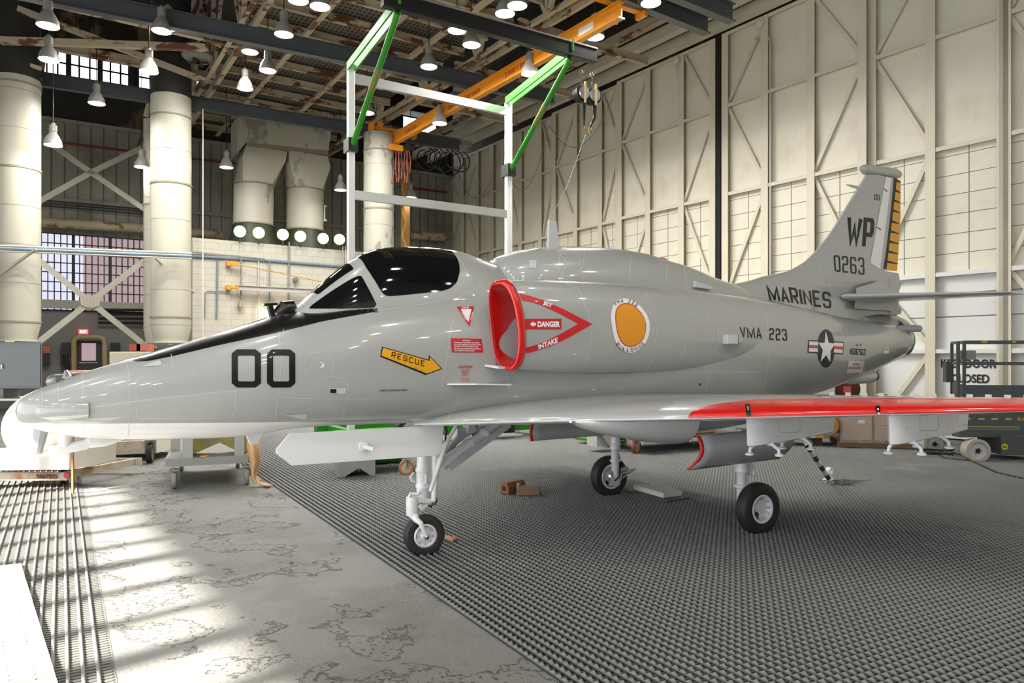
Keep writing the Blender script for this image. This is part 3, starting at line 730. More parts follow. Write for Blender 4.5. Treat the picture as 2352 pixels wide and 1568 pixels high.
for (x, y, lit, lb) in ((550, 700, 0, 'small dark bell-shaped wall lamp hanging from a conduit on the block wall'), (618, 704, 1, 'small glowing wall lamp just above the jet nose'), (655, 704, 0, 'small conduit fitting right of the glowing wall lamp')):
    root = thing('wall_lamp', bl(x, y, .15), lb, 'lamp', )
    mb = MB(); p = bl(x, y, .15); mb.lathe(p, -UP, [(-.14, .02), (-.1, .04), (-.05, .05), (0, .085), (.1, .085)], 16); mb.build('lamp_housing', M_PIPE, root, True)
    if lit:
        mb = MB(); mb.lathe(p, -UP, [(.09, .05), (.14, .06), (.2, .03)], 16); mb.build('lamp_bulb', mat('warm_bulb', (1, .8, .5), .4, emit=14, ecol=(1, .72, .35)), root, True)
        l = bpy.data.lights.new('glow', 'POINT'); l.energy = 14; l.color = (1, .7, .35); l.shadow_soft_size = .06
        lo = bpy.data.objects.new('glow', l); COL.objects.link(lo); lo.parent = root; lo.location = (0, 0, -.12) + BN * .05 if False else (BN.x * .08, BN.y * .08, -.16)
# six green floodlights
M_GREENL = mat('green_lens', (.7, 1, .5), .3, emit=1.5, ecol=(.52, 1.0, .20))
gl = [(547, 534), (590, 537), (645, 541), (685, 545), (737, 550), (774, 552)]
pos6 = ['first from the left', 'second from the left', 'third from the left', 'third from the right', 'second from the right', 'nearest the frame post']
for i, (x, y) in enumerate(gl):
    c = bl(x, y, .25); root = thing('green_floodlight', c, 'round glowing green floodlight on top of the block wall, ' + pos6[i], 'floodlight', 'green floodlights on the block wall')
    aim = (Vector((0, 0, 1.8)) - c).normalized()
    mb = MB(); mb.lathe(c, aim, [(-.28, .06), (-.2, .14), (-.02, .19), (0, .19)], 28); mb.build('lamp_housing', M_SOOTD, root, True)
    mb = MB(); mb.lathe(c, aim, [(.0, .185), (.03, .175), (.055, .11), (.065, 0.01)], 28); mb.build('lens', M_GREENL, root, True)
    mb = MB(); mb.beam(c - UP * .19, c - UP * .36, .05, .05, BN); mb.build('foot', M_BLACK, root)
# ---- steel X braces left
M_BR = mat('grey_beige_brace', (.40, .38, .32), .5, var=.1, scale=2)
def xbrace(c, arms, d, w, label, plate=None):
    root = thing('cross_brace', at(*c, d), label, 'brace', 'steel cross braces between the duct columns')
    for a in arms:
        mb = MB(); p, q = vplane(*c, (c[0], d)), vplane(*a, (c[0], d)); dr = (q - p).normalized()
        mb.beam(p, q, w, .025, BN); mb.beam(p - BN * .06, q - BN * .06, .025, .12, BN); mb.build('brace_arm', M_BR, root)
    if plate:
        mb = MB(); pp = vplane(*c, (c[0], d)) + BN * .03; mb.prism([pp + BD * x + UP * z for x, z in ((-.25, -.1), (-.25, .12), (-.12, .2), (.12, .2), (.25, .12), (.25, -.1), (.12, -.17), (-.12, -.17))], BN * .02)
        mb.build('gusset_plate', M_BR, root)
        mb = MB()
        for ix in range(5):
            for iz in range(4): mb.lathe(pp + BD * (-.18 + .09 * ix) + UP * (-.1 + .075 * iz) + BN * .02, BN, [(0, .013), (.012, .009)], 8)
        mb.build('rivets', M_BR, root)
xbrace((207, 693), [(82, 592), (332, 598), (70, 800), (345, 802)], 22.5, .17, 'big steel cross brace with a riveted centre plate, in front of the windows', 1)
xbrace((209, 396), [(80, 305), (345, 330), (76, 470), (340, 486)], 24.0, .17, 'upper steel cross brace against the ribbed wall above the windows')
for (p, q, lb) in (((-5, 634), (83, 572), 'steel brace crossing the front of the leftmost duct column'), ((357, 592), (446, 672), 'thin steel brace running from the second duct column to the block wall')):
    mb = MB(); mb.beam(at(*p, 18.4 if p[0] < 0 else 20.3), at(*q, 18.4 if p[0] < 0 else 21.5), .07, .05); mb.build('brace', M_BR, None, label=lb, cat='brace')
# long conduits and pipes in front of back wall / columns
def bc(px, py, off=0): return vplane(px, py, (393, 20.2)) + BN * off
for y, r, lb in ((565, .03, 'topmost'), (571, .045, 'middle, thickest'), (577, .025, 'lowest')):
    mb = MB(); mb.tube([bc(-30, y - 2), bc(440, y + 17)], r, 8); mb.build('conduit', [M_BR, M_PIPEB, M_BR][(y - 565) // 6], None, True, 'long level conduit crossing both white duct columns, %s of three' % lb, cat='conduit', group='conduits crossing the duct columns')
M_PIPER = mat('rusty_cream_pipe', (.52, .44, .30), .6, col2=(.25, .12, .04), thr=.55, var=.15, scale=3)
mb = MB(); mb.tube([bw(84, 517, .8), bw(340, 532, .8), bw(500, 545, .8)], .17, 16); mb.build('large_pipe', M_PIPER, None, True, 'fat rusty cream pipe along the back wall above the windows', cat='pipe')
mb = MB(); mb.tube([bw(930, 545, .8), bw(1003, 550, .8)], .19, 16); mb.build('large_pipe', M_PIPER, None, True, 'fat rusty pipe low in the dark corner behind the canopy', cat='pipe')
M_REDP = mat('red_sprinkler_pipe', (.22, .03, .025), .5)
mb = MB(); mb.tube([bw(84, 330, .6), bw(308, 357, .6), bw(318, 328, .6), bw(350, 333, .6)], .045, 8); mb.build('sprinkler_pipe', M_REDP, None, True, 'thin red sprinkler pipe between the first two duct columns', cat='pipe')
mb = MB(); mb.tube([bw(435, 372, .6), bw(540, 384, .6)], .045, 8); mb.build('sprinkler_pipe', M_REDP, None, True, 'thin red sprinkler pipe right of the second duct column', cat='pipe')
mb = MB(); mb.tube([bw(905, 434, .6), bw(1012, 447, .6)], .055, 8); mb.build('sprinkler_pipe', M_REDP, None, True, 'thin red sprinkler pipe in the dark corner behind the frame', cat='pipe')
for k, y in enumerate((462, 468, 474)):
    mb = MB(); mb.tube([bw(84, y, .3), bw(340, y + 22, .3)], .025, 6); mb.build('conduit', M_BLACK, None, True, 'thin dark conduit on the ribbed wall, %s of three in a rack' % ('top', 'middle', 'bottom')[k], cat='conduit', group='rack of dark conduits on the ribbed wall')
for k, y in enumerate((712, 722, 732, 742)):
    mb = MB(); mb.tube([bw(225, y, .3), bw(332, y + 1, .3)], .05, 6); mb.build('conduit', M_BLACK, None, True, 'short dark pipe under the windows, %s of four' % ('top', 'second', 'third', 'bottom')[k], cat='conduit', group='rack of dark pipes under the windows')
# window sill beam
mb = MB(); mb.beam(bw(80, 697, .2), bw(334, 706, .2), .2, .3); struct('trim_6', mb, M_BR)

# ---- orange column with cables, right of flaking duct
mb = MB(); p = at(931, HY, 27.0); mb.beam(Vector((p.x, p.y, 0)), Vector((p.x, p.y, 8.9)), .22, .3, BN); mb.build('orange_column', mat('brown_orange_column', (.38, .17, .05), .5, var=.15, scale=1), None, label='brown orange steel column behind the frame, with cables hung from its top', cat='column')
mb = MB(); pts = [at(928 + 4 * math.sin(i * 1.3), 392 + i * 11, 26.7) for i in range(17)]; mb.tube(pts, .02, 6); mb.build('power_cable', mat('yellow_cable', (.5, .38, .05), .5), None, True, 'wavy yellow cable running down the brown orange column', cat='cable')

# ---- crane runway beams
def runway(p0, p1, z, h, label, d=None):
    a, b = atz(*p0, z), atz(*p1, z); mb = MB(); mb.ibeam(a + UP * h / 2, b + UP * h / 2, .2, h, .025, .02)
    mb.build('crane_runway_beam', M_GREYB, None, label=label, cat='beam', group='dark grey crane runway beams')
runway((-180, 156), (1055, 345), 9.2, .38, 'dark grey runway beam passing in front of both duct columns to the orange crane')
runway((-60, -24), (1272, 240), 9.2, .40, 'dark grey runway beam crossing above the left green arm')
runway((1330, -35), (1625, 80), 9.2, .40, 'dark grey runway beam stub at the top, left one of the pair by the doors')
runway((1500, -20), (1682, 53), 9.2, .40, 'dark grey runway beam stub at the top, right one of the pair by the doors')

# ---- orange bridge crane
a, b = atz(896, 338, 8.75), atz(1428, 42, 8.75)
cr = thing('bridge_crane', (a + b) / 2, 'orange overhead crane beam crossing under the roof, marked 2,000 LBS', 'crane')
dr = (b - a).normalized(); sdn = dr.cross(UP)                  # sdn toward the right
mb = MB(); mb.ibeam(a + UP * .18, b + UP * .18, .16, .36, .03, .03); mb.build('crane_beam', M_ORANGE, cr)
mb = MB(); o = -sdn * .42 + UP * .34; mb.tube([a + o + dr * .4, b + o - dr * .6], .028, 8); mb.build('festoon_rail', M_ORANGE, cr, True)
for i in range(9):
    p = a.lerp(b, .06 + i * .108); mb = MB(); mb.beam(p + UP * .38, p + UP * .40 - sdn * .65, .05, .09); mb.build('rail_bracket', M_ORANGE, cr)
    mb = MB(); mb.box(p + o - UP * .02, .07, .07, .12, dr, sdn); mb.build('rail_clamp', M_BLACK, cr)
for (t, w) in ((.02, 1.5), (.34, 1.7), (.97, 1.7)):
    c = a.lerp(b, t) + UP * .48; mb = MB(); mb.box(c, w, .16, .12, BD, BN); mb.box(c + BD * w / 2, .1, .3, .3, BD, BN); mb.box(c - BD * w / 2, .1, .3, .3, BD, BN); mb.box(c + BD * (w / 2 - .25) + UP * .1, .14, .3, .2, BD, BN); mb.box(c - BD * (w / 2 - .25) + UP * .1, .14, .3, .2, BD, BN)
    mb.build('end_truck', M_ORANGE, cr, bevel=.01)
mb = MB(); mb.box(a.lerp(b, .34) + UP * .6 - sdn * .25, .34, .2, .22, dr, sdn); mb.lathe(a.lerp(b, .34) + UP * .6 - sdn * .4, dr, [(-.2, .12), (.2, .12)], 16); mb.build('trolley_motor', mat('blue_grey_motor', (.10, .14, .19), .5), cr, True)
M_REDT = mat('dark_red_lettering', (.35, .03, .02), .5)
for (t, txt, w, h, m_) in ((.14, '2,000 LBS', .8, .13, M_REDT), (.47, 'HOIST #4024', .9, .13, M_REDT), (.655, '2,000 LBS', .9, .15, M_REDT)):
    c = a.lerp(b, t) + UP * .18 + sdn * .022
    flat_text('crane_lettering', txt, c, dr * -1 if False else dr, UP, w, h, m_, cr, .01, th=.0) 
c = a.lerp(b, .375) + UP * .18 + sdn * .022; flat_text('crane_lettering', 'CRANE', c, dr, UP, .5, .11, M_INK, cr, .01, th=0)
c = a.lerp(b, .90) + UP * .19 + sdn * .02; mb = MB(); mb.box(c, .5, .01, .16, dr, sdn); mb.build('white_sign', mat('white_label', (.8, .78, .74), .5), cr)
# cable bundle and hoist at the far end
root = thing('cable_bundle', a + UP * -.2 + dr * .3, 'bundle of red and black hoist cables hanging at the far end of the orange crane', 'cable')
mb = MB(); mb.box(a + dr * .4 - UP * .12, .5, .2, .2, BD, BN); mb.build('hoist_body', M_ORANGE, root, bevel=.02)
for k in range(9):
    x = a + dr * .4 + BD * (-.35 + .1 * k) - UP * .15; ln = random.uniform(.7, 1.4)
    mb = MB(); mb.tube([x, x - UP * ln * .5 - BD * .05, x - UP * ln, x - UP * ln + BD * .06, x - UP * ln * .5 + BD * .1, x + BD * .05], .022, 6)
    mb.build('red_cable' if k % 3 else 'black_cable', mat('red_cable', (.25, .05, .03), .5) if k % 3 else M_BLACK, root, True)
for k in range(7):
    p0_ = (985 + k * 13, 340 + k * 1.4); P = atz(p0_[0], p0_[1], 9.1); rr = random.uniform(.28, .42)
    mb = MB(); mb.tube([P + BD * rr * math.sin(t) + UP * (-rr + rr * math.cos(t)) * 1.1 - BN * .05 * t for t in np.linspace(0, 2 * math.pi, 20)], .022, 6)
    mb.build('festoon_loop', M_BLACK, None, True, 'black festoon cable loop under the grey beam, number %s from the duct column' % ('one', 'two', 'three', 'four', 'five', 'six', 'seven')[k], cat='cable', group='black festoon cable loops')

# ---- fall arrest gantry
pL = Vector((-3.17, 14.56, 0)); pR = Vector((-.08, 16.5, 0)); fd = (pR - pL).normalized(); fn = Vector((fd.y, -fd.x, 0))
g = thing('fall_arrest_frame', (pL + pR) / 2, 'tall white post frame with green arms holding a black overhead rail', 'frame')
for p, zt_ in ((pL, 7.55), (pR, 7.48)):
    mb = MB(); mb.beam(p + UP * .3, p + UP * zt_, .13, .13, fn); mb.build('post', M_WHITEP, g, bevel=.01)
for z in (7.28, 5.0, 2.7):
    mb = MB(); mb.beam(pL + UP * (z + (.02 if z > 6 else 0)) + fd * .06, pR + UP * (z - .02) - fd * .06, .09, .17); mb.build('cross_bar', M_ALU, g)
RL = []
for p in (pL, pR):
    q = p + fn * 2.3 + UP * 7.78; RL.append(q)
    for s_ in (-1, 1):
        mb = MB(); mb.beam(p + UP * 7.5 + fd * .07 * s_, q + fd * .07 * s_, .03, .16); mb.build('green_arm', M_GREEN, g)
    mb = MB(); mb.tube([p + UP * 5.95 + fn * .1, q - UP * .12], .055, 14); mb.build('green_strut', M_GREEN, g, True)
    m_ = (p + UP * 5.95 + fn * .1).lerp(q - UP * .12, .44); m2 = (p + UP * 5.95 + fn * .1).lerp(q - UP * .12, .62)
    mb = MB(); mb.tube([m_, m2], .062, 14); mb.build('strut_sleeve', mat('olive_wrap', (.16, .20, .03), .7), g, True)
    mb = MB(); mb.box(p + UP * 5.95, .2, .3, .26, fd, fn); mb.build('black_bracket', M_BLACK, g)
    mb = MB(); mb.box(q + UP * .12, .06, .2, .24, fd, fn); mb.build('green_lug', M_GREEN, g, bevel=.02)
e0, e1 = RL[0] - fd * .28, RL[1] + fd * .62
e0 += UP * .05; e1 += UP * .05
mb = MB(); mb.beam(e0, e1, .16, .26); mb.build('black_rail', M_BLACK, g, bevel=.01)
mb = MB(); mb.beam(e0 + UP * .14, e1 + UP * .14, .2, .03); mb.build('rail_cap', M_ALU, g)
# wheeled base: low rails, stabilisers, outriggers
mb = MB(); mb.beam(pL + UP * .27 - fd * .3, pR + UP * .27 + fd * .9, .2, .2); mb.beam(pL + UP * .27 - fn * 1.3 - fd * .3, pR + UP * .27 - fn * 1.3 + fd * .9, .2, .2)
for p in (pL, pR + fd * .6): mb.beam(p + UP * .27, p - fn * 1.3 + UP * .27, .16, .2)
mb.build('green_base', M_GREEN, g)
mb = MB(); mb.prism([gnd(1322, 1009, .1), gnd(1434, 1022, .1), gnd(1436, 1002, .1), gnd(1400, 1000, .1)], UP * .04); q = pR + fd * .9; mb.beam(q + UP * .2, gnd(1400, 1003, .13), .12, .12); mb.build('outrigger', M_GREEN, g)
for p, lb in ((pL + fd * 1.15 + fn * .1, 1), (pR - fd * .7, 2)):
    mb = MB(); mb.lathe(p + UP * .3 + fn * .1, fn, [(-.1, .22), (-.1, .3), (.1, .3), (.1, .22)], 28); mb.build('tyre', M_RUBBER, g, True)
    mb = MB(); mb.lathe(p + UP * .3 + fn * .1, fn, [(-.08, .2), (.1, .2), (.11, .05)], 20); mb.build('wheel_hub', M_ALU, g, True)
mb = MB(); mb.box(pR - fd * .25 + UP * .42 + fn * .1, .5, .35, .55, fd, fn); mb.build('battery_box', M_BLACK, g, bevel=.02)
for p in (pR + fd * .55,):
    mb = MB(); mb.beam(p + fn * .3 + UP * .03, p + fn * .3 + UP * .6, .06, .06, fn); mb.box(p + fn * .3 + UP * .02, .24, .24, .03, fd, fn); mb.build('jack_leg', M_PIPE, g)
# two self-retracting lifelines
for (k, lb) in ((.28, 'left reel of the two safety reels hanging from the black rail'), (.55, 'right reel of the two safety reels hanging from the black rail')):
    c = RL[1] + fd * k - UP * .75; root = thing('safety_reel', c, lb, 'reel', 'safety reels on the black rail')
    mb = MB(); mb.lathe(c, fn, [(-.09, .12), (-.08, .17), (.08, .17), (.09, .12)], 24); mb.build('reel_housing', M_BLACK, root, True)
    mb = MB(); mb.lathe(c + fn * .09, fn, [(0, .13), (.02, .12), (.025, .01)], 24); mb.build('silver_disc', M_ALU, root, True)
    mb = MB(); mb.box(c + fn * .12, .05, .015, .42, fd, fn); mb.build('yellow_label', mat('cream_label', (.75, .58, .3), .5), root)
    mb = MB(); mb.tube([c + UP * .15, c + UP * .42], .012, 6); mb.tube([c + UP * .42 + fd * .04 * math.cos(t) + UP * .05 * math.sin(t) for t in np.linspace(0, 6.28, 12)], .009, 6); mb.build('hook', M_CHROME, root, True)
    mb = MB(); mb.tube([c - UP * .15 + fd * .05, c - UP * .42 + fd * .06, c - UP * .62 + fd * (.06 if k < .4 else -.05)], [.05, .03, .018], 10); mb.build('line_nozzle', M_BLACK, root, True)
    mb = MB(); mb.tube([c - UP * .62 + fd * (.06 if k < .4 else -.05) + fd * .03 * math.cos(t) + UP * (.07 * math.sin(t) - .07) for t in np.linspace(0, 6.28, 12)], .01, 6); mb.build('carabiner', mat('brass', (.45, .3, .1), .3, metal=1), root, True)
mb = MB(); c = RL[1] + fd * .38 - UP * 1.55; tgt = at(1255, 520, 12.2); mb.tube([c, c.lerp(tgt, .5) - UP * .15, tgt], .006, 6); mb.build('lifeline_rope', M_CABLE, None, True, 'thin rope running down from the safety reels behind the jet', cat='rope')

# ---- high bay lamps
def make_lamp(cord, label, z):
    root = thing('high_bay_lamp', (0, 0, z), label, 'lamp', 'high bay lamps under the roof' if not cord else 'low lamps on long cords')
    mb = MB(); mb.lathe((0, 0, z), UP, [(.0, .205), (.01, .21), (.12, .19), (.22, .14), (.3, .09), (.34, .075)], 28, caps=False); mb.build('reflector', mat('grey_reflector', (.34, .335, .31), .4, metal=.3), root, True)
    mb = MB(); mb.lathe((0, 0, z), UP, [(.33, .075), (.34, .09), (.5, .09), (.52, .05), (.56, .04)], 20); mb.build('ballast_housing', mat('housing_grey', (.22, .21, .19), .5), root, True)
    mb = MB(); mb.lathe((0, 0, z), UP, [(-.015, .01), (-.01, .1), (.012, .2)], 28, caps=False); mb.build('glowing_lens', mat('lamp_lens', (1, 1, .95), .3, emit=26, ecol=(1, .97, .88)), root, True)
    mb = MB(); mb.tube([(0, 0, z + .55), (0, 0, z + (.55 + (1.2 if not cord else 2.6)))], .012, 6); mb.build('hanger_rod' if not cord else 'cord', M_BLACK, root)
    l = bpy.data.lights.new('lamp_light', 'AREA'); l.shape = 'DISK'; l.size = .36; l.energy = LAMPW; l.color = (1, .965, .90)
    lo = bpy.data.objects.new('lamp_light', l); COL.objects.link(lo); lo.parent = root; lo.location = (0, 0, -.03)
    return root
LAMPW = 70
def dup(root, loc, label):
    r = root.copy(); COL.objects.link(r); r.location = loc; r['label'] = label; WL[r.name] = Vector(loc)
    for ch in list(root.children):
        c = ch.copy(); COL.objects.link(c); c.parent = r
        for gch in ch.children:
            e = gch.copy(); COL.objects.link(e); e.parent = c
    return r
LAMPS = [(110, 60, 8.4, 'lamp at the top left corner, above the leftmost duct column'), (112, 138, 8.4, 'lamp hanging in front of the left end of the clerestory windows'),
 (342, 165, 8.5, 'lamp in front of the black upper part of the second duct column'), (371, 72, 9.0, 'left lamp of the overlapping pair at upper left'), (386, 64, 9.7, 'right lamp of the overlapping pair at upper left'),
 (222, 238, 8.5, 'lamp just below the grey runway beam between the first two duct columns'), (652, 80, 9.0, 'lamp just under the upper grey runway beam, left of the green arm'), (615, 163, 9.0, 'lamp left of the frame, below the upper runway beam'),
 (563, 204, 9.0, 'lamp in front of the pink clerestory window'), (685, 2, 9.0, 'left lamp of the pair cut by the top edge'), (735, 16, 9.0, 'right lamp of the pair cut by the top edge'),
 (574, 120, 9.6, 'small far lamp high above the pink clerestory window'), (1160, 32, 9.0, 'left lamp of the overlapping pair above the black rail'), (1188, 14, 9.0, 'right lamp of the overlapping pair above the black rail'),
 (985, 154, 9.0, 'lamp hanging between the black rail and the upper cross bar of the frame'), (1050, 71, 9.0, 'lamp half hidden behind the black rail, left of the middle'), (1083, 104, 9.0, 'warm lamp under the middle of the black rail'),
 (843, 260, 9.0, 'lamp beside the left frame post under the roof'), (1367, 86, 9.0, 'lamp just above the right end of the black rail'), (1495, 8, 9.0, 'lamp at the top edge beside the grey runway stub'),
 (1217, 170, 8.6, 'bright lamp below the middle of the orange crane beam'), (1010, 284, 8.5, 'bright lamp below the far half of the orange crane beam')]
p0 = None
for i, (x, y, z, lb) in enumerate(LAMPS):
    P = atz(x, y, z)
    if i == 0:
        p0 = make_lamp(False, 'grey bell-shaped ' + lb, 0); p0.location = P
    else: dup(p0, P, 'grey bell-shaped ' + lb)
CL = [(122, 334, 7.1, 'lamp on a long cord between the first duct column and the ribbed wall'), (325, 384, 7.5, 'lamp on a long cord at the left side of the second duct column'), (520, 385, 7.9, 'lamp on a long cord left of the twin duct'),
      (782, 437, 7.6, 'lamp on a long cord just left of the left frame post'), (943, 454, 7.6, 'lamp on a long cord in front of the brown orange column')]
dimmed = bpy.data.lights.new('lamp_light', 'AREA'); dimmed.shape = 'DISK'; dimmed.size = .36; dimmed.energy = 30; dimmed.color = (1, .95, .87)
for r_ in range(6):          # lamps of the same rows further back in the hall, seen only as reflections
    for c2 in range(6):
        P = uv(-6.5 + c2 * 3.7, -7.5 + r_ * 3.1, 9.0)
        if CX + F * P.x / max(P.y, .01) > 0 and P.y > 8: continue
        if abs(P.x) < .9 * P.y and P.y > 5: continue
        q = dup(p0, P, 'grey bell-shaped lamp above and behind the viewpoint, outside the photo')
        for ch in q.children:
            if ch.type == 'LIGHT': ch.data = dimmed
for i, (x, y, z, lb) in enumerate(CL):
    P = atz(x, y, z)
    if i == 0: p1 = make_lamp(True, 'small bright ' + lb, 0); p1.location = P; [setattr(c.data, 'energy', 22) for c in p1.children if c.type == 'LIGHT']
    else: dup(p1, P, 'small bright ' + lb)
for o in bpy.data.objects:
    if o.name.startswith('lamp_light') and o.parent and o.parent.name.startswith('high_bay'): pass
# roof fan
root = thing('roof_fan', atz(455, 145, 9.9), 'round grey roof fan hood under the girder at the top left', 'fan')
c = atz(455, 140, 9.9); mb = MB(); mb.lathe(c, UP, [(0, .3), (.1, .42), (.16, .42), (.2, .3), (.4, .3)], 28); mb.build('fan_hood', mat('fan_grey', (.2, .2, .18), .5), root, True)
mb = MB()
for k in range(4): mb.beam(c - UP * .05, c - UP * .05 + Vector((math.cos(k * 1.57), math.sin(k * 1.57), 0)) * .28, .1, .02)
mb.build('fan_blades', M_DARK, root)
# ================================================================== THE JET
M_JET = None
def jet_paint():
    m = mat('gloss_grey_white_jet_paint', (.37, .375, .355), .28, coat=.9)
    nt = m.node_tree; b = nt.nodes['Principled BSDF']; b.inputs['Coat Roughness'].default_value = .045
    def attr(n): a = _n(nt, 'ShaderNodeAttribute'); a.attribute_name = n; return a
    def thr(a):
        c = _n(nt, 'ShaderNodeMath', operation='GREATER_THAN', i_1=0.0); nt.links.new(a.outputs['Fac'], c.inputs[0]); return c
    tc = _n(nt, 'ShaderNodeTexCoord'); nz = _n(nt, 'ShaderNodeTexNoise'); nz.inputs['Scale'].default_value = 1.3; nz.inputs['Detail'].default_value = 3
    nt.links.new(tc.outputs['Object'], nz.inputs['Vector'])
    m0 = _n(nt, 'ShaderNodeMixRGB'); m0.inputs[1].default_value = (.345, .357, .348, 1); m0.inputs[2].default_value = (.372, .383, .372, 1); nt.links.new(nz.outputs['Fac'], m0.inputs[0])
    m1 = _n(nt, 'ShaderNodeMixRGB'); m1.inputs[2].default_value = (.78, .78, .79, 1); nt.links.new(thr(attr('white')).outputs[0], m1.inputs[0]); nt.links.new(m0.outputs[0], m1.inputs[1])
    m2 = _n(nt, 'ShaderNodeMixRGB'); m2.inputs[2].default_value = (.006, .006, .007, 1); nt.links.new(thr(attr('black')).outputs[0], m2.inputs[0]); nt.links.new(m1.outputs[0], m2.inputs[1])
    nt.links.new(m2.outputs[0], b.inputs['Base Color'])
    nb = _n(nt, 'ShaderNodeTexNoise'); nb.inputs['Scale'].default_value = 3.2; nb.inputs['Detail'].default_value = 2
    nt.links.new(tc.outputs['Object'], nb.inputs['Vector'])
    bm = _n(nt, 'ShaderNodeBump'); bm.inputs['Strength'].default_value = .10; bm.inputs['Distance'].default_value = .02
    nt.links.new(nb.outputs['Fac'], bm.inputs['Height']); nt.links.new(bm.outputs[0], b.inputs['Normal']); nt.links.new(bm.outputs[0], b.inputs['Coat Normal'])
    return m
M_JET = jet_paint()
M_JW = mat('gloss_white_jet_paint', (.78, .78, .79), .3, coat=.6)
M_JG = mat('semi_gloss_grey_inside_paint', (.50, .51, .53), .35, coat=.4)
M_RED = mat('gloss_red_paint', (.56, .006, .004), .25, coat=.6)
M_GLASS = mat('black_canopy_glass', (.004, .004, .005), .04, coat=1.0, spec=.8)
M_JBLK = mat('gloss_black_paint', (.004, .004, .005), .25, coat=.5)
M_DEC = mat('black_marking', (.004, .004, .005), .4, coat=.12, spec=.3)
M_DECR = mat('red_marking', (.55, .015, .02), .35, coat=.5)
M_DECW = mat('white_marking', (.80, .80, .80), .35, coat=.5)
M_DECY = mat('yellow_orange_marking', (.72, .35, .008), .4, coat=.25)
M_NAVY = mat('navy_marking', (.008, .011, .022), .4, coat=.2, spec=.3)
M_SEAM = mat('pale_panel_seam', (.56, .56, .53), .35, coat=.5)
M_TYRE = mat('tyre_rubber', (.022, .022, .022), .6, var=.15, scale=8)

jet = thing('jet_aircraft', tuple(W(1.6, 0, 0)), 'grey single-seat jet with black canopy and red intake lip, MARINES on its tail', 'aircraft')
def SE(c, a, bt, bb, nt_, nb_, n=96, s=0.0):
    out = []
    for j in range(n):
        ph = 2 * math.pi * j / n; x, y = math.cos(ph), math.sin(ph); e = nt_ if y >= 0 else nb_
        r = (abs(x) ** e + abs(y) ** e) ** (-1 / e)
        out.append((c[0] + a * x * r, c[1] + (bt if y >= 0 else bb) * y * r))
    return out
BODY = [(-3.083, 1.452, 1.428, .012, 1.44, 2, 2), (-3.072, 1.495, 1.385, .058, 1.44, 2, 2), (-3.05, 1.525, 1.36, .09, 1.44, 2, 2), (-3.0, 1.56, 1.325, .13, 1.44, 2, 2), (-2.93, 1.592, 1.295, .168, 1.443, 2, 2),
 (-2.83, 1.632, 1.265, .205, 1.45, 2, 2), (-2.69, 1.69, 1.235, .248, 1.465, 2.05, 2.1), (-2.41, 1.787, 1.208, .315, 1.51, 2.1, 2.25), (-2.07, 1.893, 1.188, .375, 1.56, 2.1, 2.4), (-1.75, 2.0, 1.182, .425, 1.61, 2.1, 2.6),
 (-1.55, 2.07, 1.19, .455, 1.64, 2.1, 2.7), (-1.29, 2.155, 1.225, .485, 1.68, 2.1, 2.9), (-1.05, 2.20, 1.235, .51, 1.7, 2.15, 3.0), (-.7, 2.27, 1.23, .54, 1.74, 2.3, 3.0), (0, 2.36, 1.215, .58, 1.8, 2.4, 3.0),
 (.6, 2.45, 1.20, .605, 1.85, 2.4, 3.0), (1.2, 2.54, 1.17, .64, 1.9, 2.3, 2.9), (2.5, 2.57, 1.14, .73, 1.97, 2.3, 2.5), (3.3, 2.58, 1.14, .775, 2.0, 2.25, 2.3), (3.9, 2.58, 1.15, .775, 2.01, 2.2, 2.25), (4.8, 2.53, 1.20, .725, 2.0, 2.2, 2.2), (5.4, 2.475, 1.245, .675, 1.98, 2.15, 2.15),
 (6.0, 2.425, 1.31, .61, 1.96, 2.1, 2.1), (6.4, 2.39, 1.385, .56, 1.97, 2.1, 2.1), (7.07, 2.35, 1.52, .49, 2.0, 2.1, 2), (7.6, 2.335, 1.64, .435, 2.03, 2.1, 2), (7.97, 2.32, 1.735, .385, 2.06, 2.1, 2), (8.12, 2.31, 1.79, .35, 2.07, 2, 2)]
def loft(sfun, s0, s1, ds, n=96):
    R = []; k = int(math.ceil((s1 - s0) / ds))
    for i in range(k + 1):
        s = s0 + (s1 - s0) * i / k; R.append([W(s, t, z) for t, z in sfun(s, n)])
    return R
def body_sec(s, n=96):
    zt_, zb_, w, zc_, a, b = interp(BODY, s); return SE((0, zc_), w, zt_ - zc_, zc_ - zb_, a, b, n)
ss = [-3.083, -3.078, -3.07, -3.06, -3.05, -3.035, -3.02, -3.0, -2.97, -2.94, -2.9, -2.86, -2.82] + list(np.arange(-2.78, 8.121, .04))
bodymb = MB(); bodymb.rings([[W(s, t, z) for t, z in body_sec(s)] for s in ss])
ALLV, ALLF = [], []
def reg(mb):
    k = len(ALLV); ALLV.extend(tuple(v) for v in mb.v); ALLF.extend(tuple(i + k for i in f) for f in mb.f)
reg(bodymb)
# canopy and windshield
CAN = [(-1.20, 2.19, .20, 2.3), (-1.158, 2.222, .225, 2.4), (-1.05, 2.325, .25, 2.4), (-.95, 2.418, .27, 2.4), (-.83, 2.52, .295, 2.4), (-.72, 2.608, .32, 2.3), (-.64, 2.662, .335, 2.2), (-.56, 2.706, .35, 2.15), (-.437, 2.75, .365, 2.1), (-.26, 2.778, .385, 2.05), (-.074, 2.793, .40, 2.0), (.1, 2.80, .405, 2), (.266, 2.80, .405, 2), (.408, 2.782, .40, 2), (.6, 2.74, .39, 2), (.854, 2.675, .36, 2), (1.01, 2.615, .33, 2), (1.25, 2.5, .28, 2)]
def can_sec(s, n=96):
    zt_, w, e = interp(CAN, s); zb_ = 2.0 + .06 * (s + 1)
    full = SE((0, zb_), w + .05 * 0 + .0, zt_ - zb_, .1, e, 2, n); return full
canmb = MB(); canmb.rings(loft(can_sec, -1.20, 1.25, .02)); reg(canmb)
